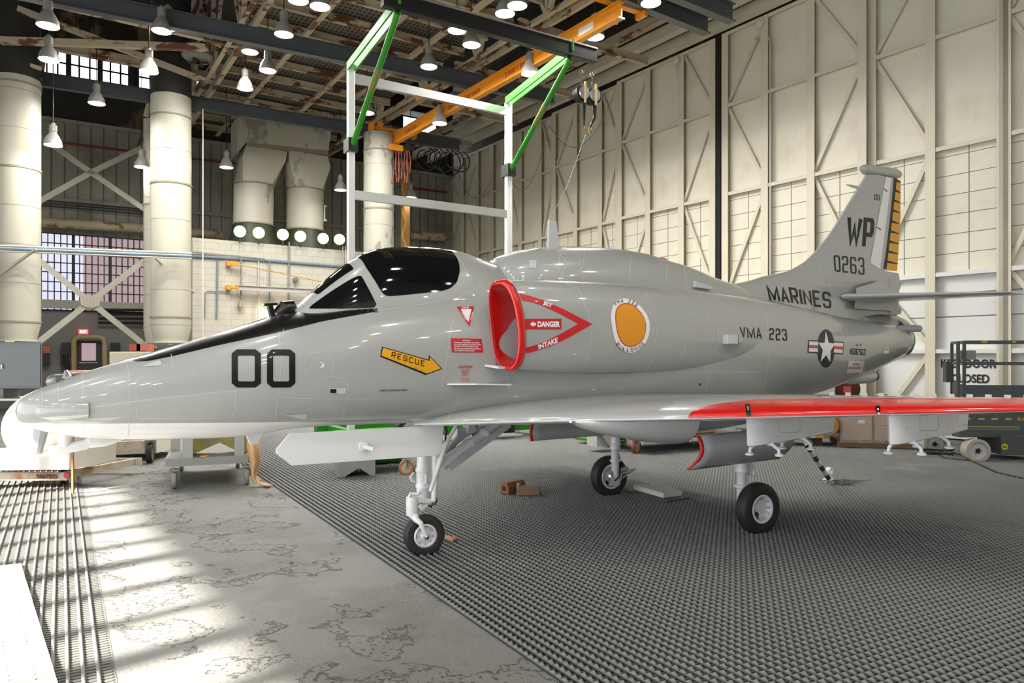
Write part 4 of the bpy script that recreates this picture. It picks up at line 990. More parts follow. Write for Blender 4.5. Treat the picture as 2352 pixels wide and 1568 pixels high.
# avionics hump
HUMP = [(.66, 2.52, .10), (.70, 2.66, .16), (.76, 2.735, .21), (.854, 2.79, .255), (1.116, 2.87, .32), (1.559, 2.936, .36), (2.284, 2.975, .375), (2.676, 2.962, .37), (3.021, 2.915, .355), (3.382, 2.868, .335), (3.84, 2.77, .29), (4.243, 2.705, .24), (4.6, 2.62, .16)]
def hump_sec(s, n=64):
    zt_, w = interp(HUMP, s); return SE((0, 2.42), w + .06, zt_ - 2.42, .12, 2.3, 2, n)
humpmb = MB(); humpmb.rings(loft(hump_sec, .66, 4.6, .04, 64)); reg(humpmb)
# intake trunks
NAC = [(.30, .74, .145, 2.445, 1.70, 2.2), (.5, .735, .165, 2.47, 1.68, 2.2), (.8, .71, .205, 2.49, 1.66, 2.2), (1.2, .68, .245, 2.505, 1.65, 2.25), (1.8, .64, .275, 2.515, 1.64, 2.3), (2.6, .58, .305, 2.52, 1.64, 2.3), (3.3, .52, .315, 2.51, 1.65, 2.3), (3.8, .48, .305, 2.50, 1.66, 2.25), (4.4, .44, .295, 2.47, 1.68, 2.2), (5.2, .38, .24, 2.42, 1.72, 2.1)]
LIPS = lambda z, t: .365 + (2.1 - z) * .13 + (t - .62) * .40      # slanted lip plane
def nac_ring(s, side, n=72, dr=0.0):
    tc_, a, zt_, zb_, e = interp(NAC, s); zc_ = (zt_ + zb_) / 2
    pts = SE((tc_, zc_), a - dr, zt_ - zc_ - dr, zc_ - zb_ - dr, e, e, n)
    return [W(max(s, 0) if s > .9 else s * 1.0, t * side, z) for t, z in pts]
def nac_ring2(s, side, n=72, dr=0.0, ss_=None):
    tc_, a, zt_, zb_, e = interp(NAC, s); zc_ = (zt_ + zb_) / 2; pts = []; out = []
    for j in range(n):
        ph = 2 * math.pi * j / n; x, y = math.cos(ph), math.sin(ph); ee = e if x > 0 else e + 1.6; rr = (abs(x) ** ee + abs(y) ** ee) ** (-1 / ee)
        pts.append((tc_ + (a - dr * (1 if x > 0 else .35)) * x * rr, zc_ + ((zt_ - zb_) / 2 - dr) * y * rr))
    q = ss_ if ss_ is not None else s
    for t, z in pts:
        l = LIPS(z, t); k = max(0, min(1, (1.3 - q) / .97)) if q < 1.3 else 0
        out.append(W(q + (l - .33) * k, t * side, z))
    return out
nacs = []
for side in (1, -1):
    mb = MB(); mb.rings([nac_ring2(s, side) for s in [.33, .36, .4, .45] + list(np.arange(.5, 5.2, .06))], caps=False); reg(mb); nacs.append(mb)
# fin
FINLE = [(2.25, 3.6), (2.45, 3.9), (2.60, 4.1), (2.707, 4.35), (2.78, 4.7), (2.84, 4.93), (2.90, 5.25), (2.952, 5.49), (3.02, 5.68), (3.109, 5.885), (3.25, 6.10), (3.484, 6.402), (3.8, 6.72), (4.149, 7.065), (4.35, 7.26), (4.53, 7.43)]
FINTE = [(2.25, 8.2), (2.40, 8.25), (2.6, 8.28), (3.02, 8.33), (3.10, 8.30), (3.101, 7.80), (3.122, 7.80), (3.15, 7.80), (4.56, 8.10), (4.6, 8.11)]
def fin_ring(z, n=24):
    le = lin(FINLE, z); te = lin(FINTE, z); c = te - le; out = []; th = lin([(2.25, 1.1), (2.33, .75), (2.42, .52), (2.52, .40), (2.62, .32), (2.72, .27), (2.84, .22), (3.0, .18), (3.2, .16), (4.53, .10)], z)
    xs = [(1 - math.cos(math.pi * j / n)) / 2 for j in range(n + 1)]
    f = lambda x: th / 2 * (2.97 * math.sqrt(x) - 1.26 * x - 3.5 * x * x + 2.8 * x ** 3 - 1.0 * x ** 4) / 1.0
    L = min(c, 2.6); 
    def prof(x):    # x in metres from the leading edge
        u = min(1, x / 2.6); return max(.018, f(u) if u < .99 else .018) if x > 1e-6 else 0.0
    up = [(le + c * x, prof(c * x)) for x in xs]
    return [W(s, t, z) for s, t in up] + [W(s, -t, z) for s, t in up[::-1][:-1]]
finmb = MB(); finmb.rings([fin_ring(z) for z in [2.25, 2.3, 2.35, 2.4, 2.45, 2.5, 2.55, 2.62, 2.68, 2.707, 2.74, 2.78, 2.81, 2.84, 2.87, 2.9, 2.93, 2.952, 2.985, 3.02, 3.06, 3.10, 3.105, 3.15, 3.2, 3.25, 3.3, 3.4] + list(np.arange(3.484, 4.54, .07)) + [4.53]]); reg(finmb)
# wing
def le_s(t): return .30 + .87 * (t - .7) if t > .95 else lin([(.3, -.25), (.45, -.15), (.55, -.04), (.62, .08), (.7, .22), (.8, .36), (.95, .5175)], t)
def te_s(t): return 4.45 + .04 * t
def airfoil(t, n=40):
    le, te = le_s(t), te_s(t); c = te - le; z0 = lin([(.3, 1.225), (.7, 1.245), (1.95, 1.31), (4.2, 1.435)], t)
    tk = lin([(.3, .28), (.7, .33), (1.95, .28), (4.2, .075)], t); out = []
    def y(x): return 5 * (.2969 * math.sqrt(x) - .126 * x - .3516 * x * x + .2843 * x ** 3 - .1036 * x ** 4)
    xs = [(1 - math.cos(math.pi * j / n)) / 2 for j in range(n + 1)]
    cam_ = lambda x: .012 * c * math.sin(math.pi * min(1, x)) - .02 * (1 - min(1, x * 5)) ** 2 * 0
    up = [(le + c * x, z0 + tk * y(x) * .90 + cam_(x)) for x in xs]; dn = [(le + c * x, z0 - tk * y(x) * .42 + cam_(x)) for x in xs]
    return up, dn
def wing_pt(t, x, upper=True, off=0.0):
    up, dn = airfoil(t); q = up if upper else dn; s_ = le_s(t) + (te_s(t) - le_s(t)) * x
    z = float(np.interp(s_, [a for a, b in q], [b for a, b in q])); return s_, z + off
TS = [.3, .4, .47, .53, .58, .63, .68, .74, .8, .88, .95, 1.05] + list(np.arange(1.2, 4.1, .15)) + [4.08, 4.15, 4.19]
wings = []
for side in (1, -1):
    mb = MB(); R = []
    for t in TS:
        up, dn = airfoil(t)
        if t > 4.1: k = {4.15: .75, 4.19: .25}.get(round(t, 2), 1); zz = sum(z for _, z in up + dn) / len(up + dn); up = [(s, zz + (z - zz) * k) for s, z in up]; dn = [(s, zz + (z - zz) * k) for s, z in dn]
        R.append([W(s, t * side, z) for s, z in up] + [W(s, t * side, z) for s, z in dn[::-1][1:-1]])
    mb.rings(R); reg(mb); wings.append(mb)

BVH = BVHTree.FromPolygons(ALLV, ALLF)
CAMP = Vector((0, 0, CH))
def cast(px, py, bvh=None):
    d = Vector(((px - CX) / F, 1, -(py - HY) / F)).normalized(); h = (bvh or BVH).ray_cast(CAMP, d)
    return (h[0], h[1]) if h[0] is not None else (None, None)
def cast_st(px, py): h = cast(px, py)[0]; return S(h) if h is not None else None

# paint boundaries on the body: black anti-glare panel and white belly, the same on both sides
AG = []
for p in ((303, 829), (318, 830), (340, 829), (400, 817), (500, 793), (640, 763), (740, 738), (800, 727), (855, 717)):
    q = cast_st(*p)
    if q: AG.append((q[0], q[2], abs(q[1])))
AG.sort(); ag_s0, ag_s1 = AG[0][0], AG[-1][0]
WB = []
for p in ((80, 971), (190, 973), (300, 972), (450, 971), (640, 969)):
    q = cast_st(*p)
    if q: WB.append((q[0], q[2]))
WB = [(-4, WB[0][1])] + sorted(WB) + [(-.9, 1.275), (8, 1.25)]
def attrs(o, fn):
    me = o.data; b = WL[o.name]
    for nm, g_ in fn.items():
        a = me.attributes.new(nm, 'FLOAT', 'POINT'); a.data.foreach_set('value', [g_(*S(v.co + b)) for v in me.vertices])
def fblack(s, t, z):
    if s < ag_s0 - .02 or s > ag_s1 + .05: return -.05
    return min(z - float(np.interp(s, [a[0] for a in AG], [a[1] for a in AG])), (s - ag_s0 + .0) * .9)
body = bodymb.build('fuselage', M_JET, jet, True)
attrs(body, {'black': fblack, 'white': lambda s, t, z: lin(WB, s) - z if s < 4.6 else -.05})
zero = {'black': lambda *a: -1, 'white': lambda *a: -1}
for mb, sd_ in zip(nacs, (1, -1)): attrs(mb.build('intake_trunk', M_JET, jet, True), zero)
attrs(humpmb.build('dorsal_hump', M_JET, jet, True), zero)
fin = finmb.build('tail_fin', M_JET, jet, True); attrs(fin, zero)
M_WT = mat('gloss_grey_white_wing_top', (.56, .56, .515), .28, coat=.8)
for mb, sd_ in zip(wings, (1, -1)):
    o = mb.build('wing', M_JET, jet, True, label='outstretched wing nearest the camera' if sd_ == 1 else None)
    def fw(s, t, z):
        t = abs(t)
        if t < .2: return 1
        up, dn = airfoil(min(t, 4.1)); z0 = lin([(.3, 1.225), (.7, 1.245), (1.95, 1.31), (4.2, 1.435)], t); return z0 + .004 - z if s < te_s(t) - .05 else -.01
    attrs(o, {'black': lambda *a: -1, 'white': fw})

# ---- clip a mesh with a signed function (keeps value > 0), moved out by 'off'
def clip(mb, fn, off=.003, name='x', m=None, parent=jet, smooth=True, label=None):
    V_ = [Vector(v) for v in mb.v]; d = [fn(*S(v)) for v in V_]
    bm = bmesh.new(); bv = [bm.verts.new(v) for v in V_]
    for f in mb.f:
        if any(d[i] > 0 for i in f): 
            try: bm.faces.new([bv[i] for i in f])
            except ValueError: pass
    bm.normal_update(); nrm = {i: bv[i].normal.copy() for i in range(len(bv))}
    bm.free()
    out = MB(); key = {}
    def vid(k, p):
        if k not in key: key[k] = len(out.v); out.v.append(tuple(p))
        return key[k]
    P = [v + nrm[i] * off * (1) for i, v in enumerate(V_)]
    for f in mb.f:
        dd_ = [d[i] for i in f]
        if max(dd_) <= 0: continue
        poly = []
        for a in range(len(f)):
            i, j = f[a], f[(a + 1) % len(f)]
            if d[i] > 0: poly.append(vid(i, P[i]))
            if (d[i] > 0) != (d[j] > 0):
                t = d[i] / (d[i] - d[j]); e = (min(i, j), max(i, j)); poly.append(vid(e, P[i].lerp(P[j], t)))
        if len(poly) >= 3: out.f.append(tuple(poly)); out.mi.append(0)
    return out.build(name, m, parent, smooth, label, recalc=False)
def polysd(poly):       # signed distance (positive inside) to a closed polygon in (x, y)
    P = np.array(poly, float); Q = np.roll(P, -1, 0)
    def f(x, y):
        p = np.array([x, y]); e = Q - P; w = p - P; t = np.clip((w * e).sum(1) / np.maximum((e * e).sum(1), 1e-12), 0, 1)
        dist = np.sqrt((((w - e * t[:, None])) ** 2).sum(1)).min()
        c = (P[:, 1] <= y) != (Q[:, 1] <= y); xi = P[:, 0] + (y - P[:, 1]) / np.where(Q[:, 1] - P[:, 1] == 0, 1e-12, Q[:, 1] - P[:, 1]) * (Q[:, 0] - P[:, 0])
        return dist if (c & (x < xi)).sum() % 2 else -dist
    return f
# outward orientation of the canopy loft
canb = MB(); canb.v = canmb.v; canb.f = [f for f in canmb.f]; canb.mi = canmb.mi
o = canmb.build('canopy_frame', M_JET, jet, True); attrs(o, {'black': lambda *a: -1, 'white': lambda *a: -1})
def orient(mb):
    c = sum((Vector(v) for v in mb.v), Vector()) / len(mb.v)
    a = 0
    f = mb.f[len(mb.f) // 2]; p = [Vector(mb.v[i]) for i in f[:3]]; n = (p[1] - p[0]).cross(p[2] - p[0])
    if n.dot(p[0] - Vector((c.x, c.y, p[0].z))) < 0 and n.dot(p[0] - c) < 0: mb.f = [tuple(reversed(f)) for f in mb.f]
    return mb
orient(canb)
def tosz(pts):
    r = []
    for p in pts:
        q = cast_st(*p)
        if q: r.append((q[0], q[2]))
    return r
CG = [(874, 668), (883.4, 677.7), (891.6, 680), (916, 678.6), (965, 673.5), (1016.7, 668), (1035.8, 661), (1049, 648.4), (1055.5, 625), (1054.8, 607.6), (1050, 594)]
cg = tosz(CG); bow = tosz([(865, 651), (856, 637.5), (840, 614)])
cgp = cg + [(cg[-1][0] - .02, 3.1), (-.64, 3.1), (-.655, 2.64)] + bow[::-1]
fc = polysd(cgp); clip(canb, lambda s, t, z: fc(s, z), .003, 'canopy_glass', M_GLASS)
WG = [(698.8, 706), (735, 675), (771, 644), (802, 617), (808.6, 614.2), (815, 616), (822, 623), (843, 657), (860, 690), (864.5, 699), (864.5, 704), (860, 706.3), (797, 708.6), (703, 709)]
wg = tosz(WG)
if len(wg) > 5: fg = polysd(wg); clip(canb, lambda s, t, z: min(fg(s, z), abs(t) - .70 * interp(CAN, s)[1]), .003, 'windshield_side_glass', M_GLASS)
def ffront(s, t, z):
    w = interp(CAN, s)[1]; return min(.52 * w - abs(t), (s + 1.04) * .8, (-.74 - s) * .8, (z - 2.2) * 1)
clip(canb, ffront, .003, 'windshield_front_glass', M_GLASS)
# pixel decals: flat shapes cut in pixel space, laid on the skin by sight line, 3 mm proud
def decal(name, polys, m, parent=jet, off=.004, L=14, bvh=None, label=None):
    bm = bmesh.new(); 
    for poly in polys:
        vs_ = [bm.verts.new((x, y, 0)) for x, y in poly]
        try: bm.faces.new(vs_)
        except ValueError: pass
    bmesh.ops.triangulate(bm, faces=bm.faces)
    for it in range(6):
        es = [e for e in bm.edges if e.calc_length() > L]
        if not es: break
        bmesh.ops.subdivide_edges(bm, edges=es, cuts=1); bmesh.ops.triangulate(bm, faces=bm.faces)
    mb = MB(); idx = {}; bm.verts.index_update()
    for v in bm.verts:
        h, n = cast(v.co.x, v.co.y, bvh)
        if h is None: continue
        if n.dot(CAMP - h) < 0: n = -n
        idx[v.index] = len(mb.v); mb.v.append(tuple(h + n * off))
    for f in bm.faces:
        if all(v.index in idx for v in f.verts):
            ids = [idx[v.index] for v in f.verts]; P = [Vector(mb.v[i]) for i in ids]
            if max((P[0] - P[1]).length, (P[1] - P[2]).length, (P[2] - P[0]).length) > .9: continue
            if (P[1] - P[0]).cross(P[2] - P[0]).dot(CAMP - P[0]) < 0: ids = ids[::-1]
            mb.f.append(tuple(ids)); mb.mi.append(0)
    bm.free()
    if not mb.f: return None
    return mb.build(name, m, parent, True, label, recalc=False, angle=60)
def quadmap(q):          # tl, tr, br, bl -> function of (u, v) with v up
    tl, tr, br, bl_ = [np.array(p, float) for p in q]
    return lambda u, v: tuple((tl * (1 - u) + tr * u) * v + (bl_ * (1 - u) + br * u) * (1 - v))
c_ = .14
GL = {'0': [([(c_, 0), (1 - c_, 0), (1, c_ * .6), (1, 1 - c_ * .6), (1 - c_, 1), (c_, 1), (0, 1 - c_ * .6), (0, c_ * .6)], 1)],
 '1': [([(.5, 0), (.5, 1)], 0)], '2': [([(0, .78), (0, .9), (c_, 1), (1 - c_, 1), (1, .9), (1, .6), (1 - c_, .5), (c_, .5), (0, .4), (0, 0), (1, 0)], 0)],
 '3': [([(0, .78), (0, .9), (c_, 1), (1 - c_, 1), (1, .9), (1, .6), (1 - c_, .51), (1, .42), (1, .1), (1 - c_, 0), (c_, 0), (0, .1), (0, .22)], 0), ([(.35, .51), (1 - c_, .51)], 0)],
 '6': [([(1, .78), (1, .9), (1 - c_, 1), (c_, 1), (0, .9), (0, .1), (c_, 0), (1 - c_, 0), (1, .1), (1, .42), (1 - c_, .52), (0, .52)], 0)],
 '4': [([(.75, 0), (.75, 1), (0, .35), (1, .35)], 0)],
 'W': [([(0, 1), (.2, 0), (.5, .65), (.72, 0), (1, 1)], 0)], 'P': [([(0, 0), (0, 1), (1 - c_, 1), (1, .9), (1, .55), (1 - c_, .45), (0, .45)], 0)],
 'M': [([(0, 0), (0, 1), (.5, .1), (1, 1), (1, 0)], 0)], 'A': [([(0, 0), (.5, 1), (1, 0)], 0), ([(.18, .28), (.82, .28)], 0)],
 'R': [([(0, 0), (0, 1), (1 - c_, 1), (1, .9), (1, .58), (1 - c_, .48), (0, .48)], 0), ([(.45, .48), (1, 0)], 0)], 'I': [([(.5, 0), (.5, 1)], 0)],
 'N': [([(0, 0), (0, 1), (1, 0), (1, 1)], 0)], 'E': [([(1, 1), (0, 1), (0, 0), (1, 0)], 0), ([(0, .5), (.75, .5)], 0)],
 'S': [([(1, .78), (1, .9), (1 - c_, 1), (c_, 1), (0, .9), (0, .6), (c_, .5), (1 - c_, .5), (1, .4), (1, .1), (1 - c_, 0), (c_, 0), (0, .1), (0, .22)], 0)],
 'V': [([(0, 1), (.5, 0), (1, 1)], 0)], '-': [([(.1, .5), (.9, .5)], 0)], 'C': [([(1, .78), (1, .9), (1 - c_, 1), (c_, 1), (0, .9), (0, .1), (c_, 0), (1 - c_, 0), (1, .1), (1, .22)], 0)],
 'U': [([(0, 1), (0, .1), (c_, 0), (1 - c_, 0), (1, .1), (1, 1)], 0)]}
def stroke(pts, closed, wx, wy):   # polyline -> quads; wx, wy half stroke widths along x and y
    P = [Vector((x / wx, y / wy, 0)) for x, y in pts]; n = len(P); L_, R_ = [], []
    for i in range(n):
        a = P[i - 1] if (i > 0 or closed) else None; b = P[(i + 1) % n] if (i < n - 1 or closed) else None
        d1_ = (P[i] - a).normalized() if a is not None else None; d2_ = (b - P[i]).normalized() if b is not None else None
        if d1_ is None: d1_ = d2_
        if d2_ is None: d2_ = d1_
        n1 = Vector((-d1_.y, d1_.x, 0)); n2 = Vector((-d2_.y, d2_.x, 0)); m_ = n1 + n2
        m_ = m_.normalized() if m_.length > 1e-5 else n1; k = 1 / max(.35, m_.dot(n1)); ext = Vector((0, 0, 0))
        if not closed and i == 0: ext = -d1_ * 0
        L_.append(P[i] + m_ * k + ext); R_.append(P[i] - m_ * k + ext)
    f = lambda v: (v.x * wx, v.y * wy); out = []
    for i in range(n if closed else n - 1):
        j = (i + 1) % n; out.append([f(L_[i]), f(L_[j]), f(R_[j]), f(R_[i])])
    return out
def block_text(name, txt, quad, m, wpx, hpx, sw, gap=.35, label=None, parent=jet, widths=None, **k):
    # quad in pixels; wpx/hpx nominal pixel size of one glyph; sw stroke width in pixels
    q = quadmap(quad); cw = []; 
    for ch in txt: cw.append({' ': .8, '1': .35, 'I': .28, 'M': 1.35, 'W': 1.4}.get(ch, 1) if widths is None else 1)
    g_ = gap; tot = sum(cw) + g_ * (len(txt) - 1); x = 0; polys = []
    for ch, w in zip(txt, cw):
        if ch != ' ':
            ww = w / tot; x0 = x / tot; sx = sw / 2 / (wpx * 1.0) / w; sy = sw / 2 / hpx
            for pts, cl in GL[ch]:
                for qd in stroke([(sx + px_ * (1 - 2 * sx), sy + py_ * (1 - 2 * sy)) for px_, py_ in pts], cl, sx, sy):
                    polys.append([q(x0 + min(1.02, max(-.02, u)) * ww, min(1, max(0, v))) for u, v in qd])
        x += w + g_
    return decal(name, polys, m, parent, label=label, **k)
def font_text(name, txt, quad, m, bold=.02, parent=jet, off=.006, label=None):
    q = quadmap(quad); vs_, fs_ = text_mesh(txt, bold); return decal(name, [[q(*vs_[i]) for i in f] for f in fs_], m, parent, off, 30, label=label)

# markings
for (x0, x1) in ((532, 599), (613, 678)):
    block_text('number_marking', '0', [(x0, 802.5), (x1, 802.5), (x1, 889.5), (x0, 889.5)], M_DEC, x1 - x0, 87, 14, label='large black 0 on the nose')
# rescue arrow
def L2(a, b, t): return (a[0] + (b[0] - a[0]) * t, a[1] + (b[1] - a[1]) * t)
decal('rescue_arrow', [[(877, 796), (984, 826), (984.5, 815), (1015, 846.5), (977, 860.5), (980, 850), (873, 818.5)]], M_DEC, off=.004)
decal('rescue_arrow', [[(879, 798.5), (986, 828.5), (986.5, 819), (1012, 845.8), (979.5, 857.5), (982, 848), (875.5, 816.5)]], M_DECY, off=.0055, label='yellow arrow reading RESCUE')
block_text('rescue_lettering', 'RESCUE', [(899.5, 807.5), (976, 829), (974.5, 842), (898, 820)], M_DEC, 9.5, 13, 1.8, gap=.45, off=.007)
# red triangle and warning plates
decal('danger_triangle', [[(1049, 705), (1089, 704), (1077.5, 751)]], M_DECR); decal('danger_triangle', [[(1058, 711), (1082.5, 710.5), (1075.5, 740)]], M_DECW, off=.0055)
font_text('danger_lettering', 'DANGER', [(1061, 705.8), (1077, 705.4), (1077, 709.6), (1061, 710)], M_DECW, .02, off=.007)
font_text('danger_lettering', 'DANGER', [(1062.5, 718), (1072, 736), (1068, 735), (1058.5, 717)], M_DECW, .02, off=.007)
font_text('danger_lettering', 'DANGER', [(1079, 734), (1084, 717), (1087.5, 718), (1082, 735)], M_DECW, .02, off=.007)
decal('warning_plate', [[(1035, 776.5), (1106, 778), (1109.5, 809.5), (1037.5, 809)]], M_DECR)
for i, t in enumerate(['WARNING', 'THIS AIRCRAFT CONTAINS A CARTRIDGE', 'ACTUATED EMERGENCY ESCAPE SYSTEM', 'EQUIPPED WITH EXPLOSIVE CHARGES', 'SEE APPLICABLE MAINTENANCE MANUAL', 'FOR COMPLETE INSTRUCTIONS']):
    y = 780.5 + i * 4.6; x0, x1 = (1062, 1080) if i == 0 else (1041 + i * .3, (1100, 1103, 1098, 1104, 1089)[i - 1])
    font_text('warning_lettering', t, [(x0, y), (x1, y + .4), (x1, y + 3.4), (x0, y + 3.0)], M_DECW, .02)
font_text('caution_lettering', 'CAUTION', [(1052, 839), (1084, 839.3), (1084, 845.6), (1052, 845.3)], M_DECR, .02)
for i, (t, w) in enumerate([('EXPLOSIVE', 18), ('EMERGENCY', 19), ('CANOPY', 13), ('JETTISON', 15), ('', 0), ('PUSH DOOR', 19), ('PULL HANDLE', 20)]):
    if t: y = 849 + i * 4.1 - (1.5 if i > 4 else 0); font_text('caution_lettering', t, [(1068 - w / 2, y), (1068 + w / 2, y), (1068 + w / 2, y + 2.6), (1068 - w / 2, y + 2.6)], M_DECR, .02)
font_text('canopy_lettering', 'CANOPY CONTROLS INSIDE', [(871.5, 894.4), (934, 893.4), (934, 897.2), (871.5, 898.2)], M_DEC, .02)
# intake danger arrowhead: two curved bands, bar
def band(pts_o, pts_i): return [[pts_o[i], pts_o[i + 1], pts_i[i + 1], pts_i[i]] for i in range(len(pts_o) - 1)]
UO = [(1192, 674), (1215, 679), (1250, 690), (1300, 713), (1360, 744)]; UI = [(1199, 690), (1222, 694), (1246, 702), (1285, 720), (1328, 743.5)]
LO = [(1199, 814), (1225, 807), (1262, 795), (1300, 778), (1360, 744)]; LI = [(1204, 799), (1226, 793), (1250, 785), (1282, 769), (1328, 743.5)]
decal('intake_warning_band', band(UO, UI), M_DECR); decal('intake_warning_band', band(LO, LI), M_DECR)
decal('intake_warning_bar', [[(1206, 732), (1289, 732), (1289, 756), (1207, 756)]], M_DECR)
font_text('jet_lettering', 'JET', [(1247, 690), (1268, 698.5), (1266, 709.5), (1245.5, 701)], M_DECW, .04)
font_text('danger_lettering', 'DANGER', [(1234, 737.5), (1285.5, 737.5), (1285.5, 751), (1234, 751)], M_DECW, .05)
font_text('intake_lettering', 'INTAKE', [(1235, 791.5), (1279.5, 774), (1280.5, 786), (1236.5, 802)], M_DECW, .04)
decal('intake_warning_bar', [[(1217, 744), (1224, 737.5), (1224, 741), (1230, 741), (1230, 747.5), (1224, 747.5), (1224, 751)]], M_DECW, off=.006)
# squadron patch: oval with lettering, plain orange field
def oval(cx, cy, rx, ry, n=56, k=1.0, sk=0.0):
    out = []
    for j in range(n):
        t = 2 * math.pi * j / n; x, y = math.cos(t), math.sin(t); out.append((cx + rx * x + sk * y * ry + (5 * (1 - y * y) * k * (1 if x > 0 else -.4)), cy + ry * y + (x * 4 * k)))
    return out
def ovalr(a, b): return [[a[j], a[(j + 1) % len(a)], b[(j + 1) % len(b)], b[j]] for j in range(len(a))]
PO = [(1404, 712), (1409, 697), (1418, 689), (1432, 685), (1446, 687), (1460, 694), (1474, 707), (1485, 722), (1491, 738), (1492, 754), (1489, 772), (1482, 788), (1472, 800), (1458, 808), (1444, 810.5), (1430, 806), (1418, 794), (1410, 776), (1405, 752), (1402.5, 730)]
PR = [(1413, 715), (1418, 704), (1427, 697.5), (1438, 696), (1450, 699), (1462, 707), (1473, 719), (1480, 732), (1483.5, 746), (1482.5, 762), (1478, 776), (1470, 787), (1458, 794.5), (1446, 797), (1434, 793), (1424, 783), (1417, 766), (1413.5, 745), (1412, 730)]
def shrink(P_, k, c=(1448, 747)): return [(c[0] + (x - c[0]) * k, c[1] + (y - c[1]) * k) for x, y in P_]
decal('squadron_patch', [PO], M_DECW, L=10, label='white oval patch lettered VMA 223 and BULLDOGS'); decal('patch_ring', [PR], M_DECR, off=.0055, L=10); decal('patch_field', [shrink(PR, .955)], mat('orange_patch_field', (.72, .29, .004), .4, coat=.3), off=.007, L=10)
def arc_text(name, txt, pts, h, m):
    n = len(txt); A_ = np.array(pts, float); seg = np.r_[0, np.cumsum(np.hypot(*np.diff(A_, axis=0).T))]
    for i, ch in enumerate(txt):
        if ch == ' ': continue
        u = seg[-1] * (i + .5) / n; x = np.interp(u, seg, A_[:, 0]); y = np.interp(u, seg, A_[:, 1]); x2 = np.interp(u + 1, seg, A_[:, 0]); y2 = np.interp(u + 1, seg, A_[:, 1]); x3 = np.interp(u - 1, seg, A_[:, 0]); y3 = np.interp(u - 1, seg, A_[:, 1])
        d = np.array([x2 - x3, y2 - y3]); d /= np.hypot(*d); nn = np.array([d[1], -d[0]]); w = seg[-1] / n * (.34 if ch not in 'I1' else .1); c = np.array([x, y])
        font_text(name, ch, [c - d * w + nn * h / 2, c + d * w + nn * h / 2, c + d * w - nn * h / 2, c - d * w - nn * h / 2], m, .0, off=.0085)
arc_text('patch_lettering', 'VMA 223', [(1409, 701), (1417, 694.5), (1426, 691.5), (1440, 690.5), (1453, 695), (1463, 703)], 8, M_DEC)
arc_text('patch_lettering', 'BULLDOGS', [(1415, 787), (1421, 795), (1430, 801), (1444, 804), (1458, 801.5), (1468, 796), (1478, 786)], 8, M_DEC)
block_text('marines_lettering', 'MARINES', [(1758, 652.5), (1907, 671), (1909.5, 708.5), (1768, 692)], M_DEC, 21, 39, 5.4, gap=.16, label='black MARINES lettering on the fin root')
block_text('squadron_lettering', 'VMA', [(1697.5, 749), (1748, 751), (1750, 778.5), (1702, 776)], M_DEC, 16, 27, 3.2, gap=.25)
block_text('squadron_lettering', '223', [(1766, 753), (1806, 755.5), (1808, 782.5), (1767, 780)], M_DEC, 12, 27, 3.2, gap=.35)
block_text('tail_code', 'WP', [(1945, 493), (2009, 503), (1984, 571), (1945, 566)] and [(1946, 493.5), (2009, 502), (2003, 573), (1944, 566)], M_DEC, 30, 72, 10, gap=.10, label='black WP code on the fin', L=10)
block_text('tail_number', '0263', [(1914, 585.5), (1984.5, 592), (1985.5, 631.5), (1917, 623)], M_DEC, 15, 38, 3.6, gap=.3)
for xx in (2008, 2015): block_text('tail_number', '0', [(xx, 445.5 + (xx - 2008) * .1), (xx + 5.6, 446.3 + (xx - 2008) * .1), (xx + 5.3, 460 + (xx - 2008) * .1), (xx, 459 + (xx - 2008) * .1)], M_DEC, 6, 14, 1.3, L=6)
block_text('serial_number', '160263', [(1953, 799.5), (1988, 801), (1987, 815.5), (1952, 814)], M_DEC, 5, 14.5, 1.5, gap=.25, L=8)
block_text('serial_number', 'A4-M', [(1965, 788), (1979, 788), (1979, 795), (1965, 795)], M_DEC, 3.2, 7, .8, gap=.2, L=8)
# star insignia
decal('star_insignia', [oval(1896.5, 799.8, 20.5, 43.7, 40, 0)], M_NAVY, label='blue roundel with a white star and red-striped bars')
for bar in ([(1856, 780.5), (1879, 781.5), (1877, 811), (1854.5, 810)], [(1915, 783.5), (1937.5, 785), (1936, 813.5), (1914, 812)]):
    decal('star_insignia', [bar], M_NAVY); q = quadmap(bar)
    for v0, v1, m_ in ((.62, .90, M_DECW), (.38, .62, M_DECR), (.10, .38, M_DECW)):
        u0, u1 = (.08, 1.0) if bar[0][0] < 1870 else (0, .92)
        decal('insignia_bar', [[q(u0, v1), q(u1, v1), q(u1, v0), q(u0, v0)]], m_, off=.006)
st = [(1895.5, 760.5), (1902, 787), (1917, 789), (1906.5, 805), (1905.5, 831.5), (1896, 815), (1883, 831), (1888.5, 803.5), (1878.5, 787), (1892.5, 787)]
decal('insignia_star', [[st[i], st[(i + 1) % 10], (1897, 798)] for i in range(10)], M_DECW, off=.008)
decal('hook_plate', [[(1949, 828), (1986, 828.5), (1979, 855), (1943.5, 856)]], M_DECW)
font_text('hook_lettering', 'DANGER', [(1959, 833), (1974, 833), (1973, 838.5), (1958, 838.5)], M_DECR, .01); font_text('hook_lettering', 'ARRESTING HOOK', [(1948.5, 841.5), (1977.5, 841.5), (1976, 847), (1947, 847)], M_DECR, .01)
decal('small_plate', [[(2029, 797), (2041, 797), (2041, 811), (2028, 812)]], M_DECW); font_text('small_lettering', 'DANGER', [(2030, 800), (2039.5, 800), (2039.5, 803), (2030, 803)], M_DECR, .01)
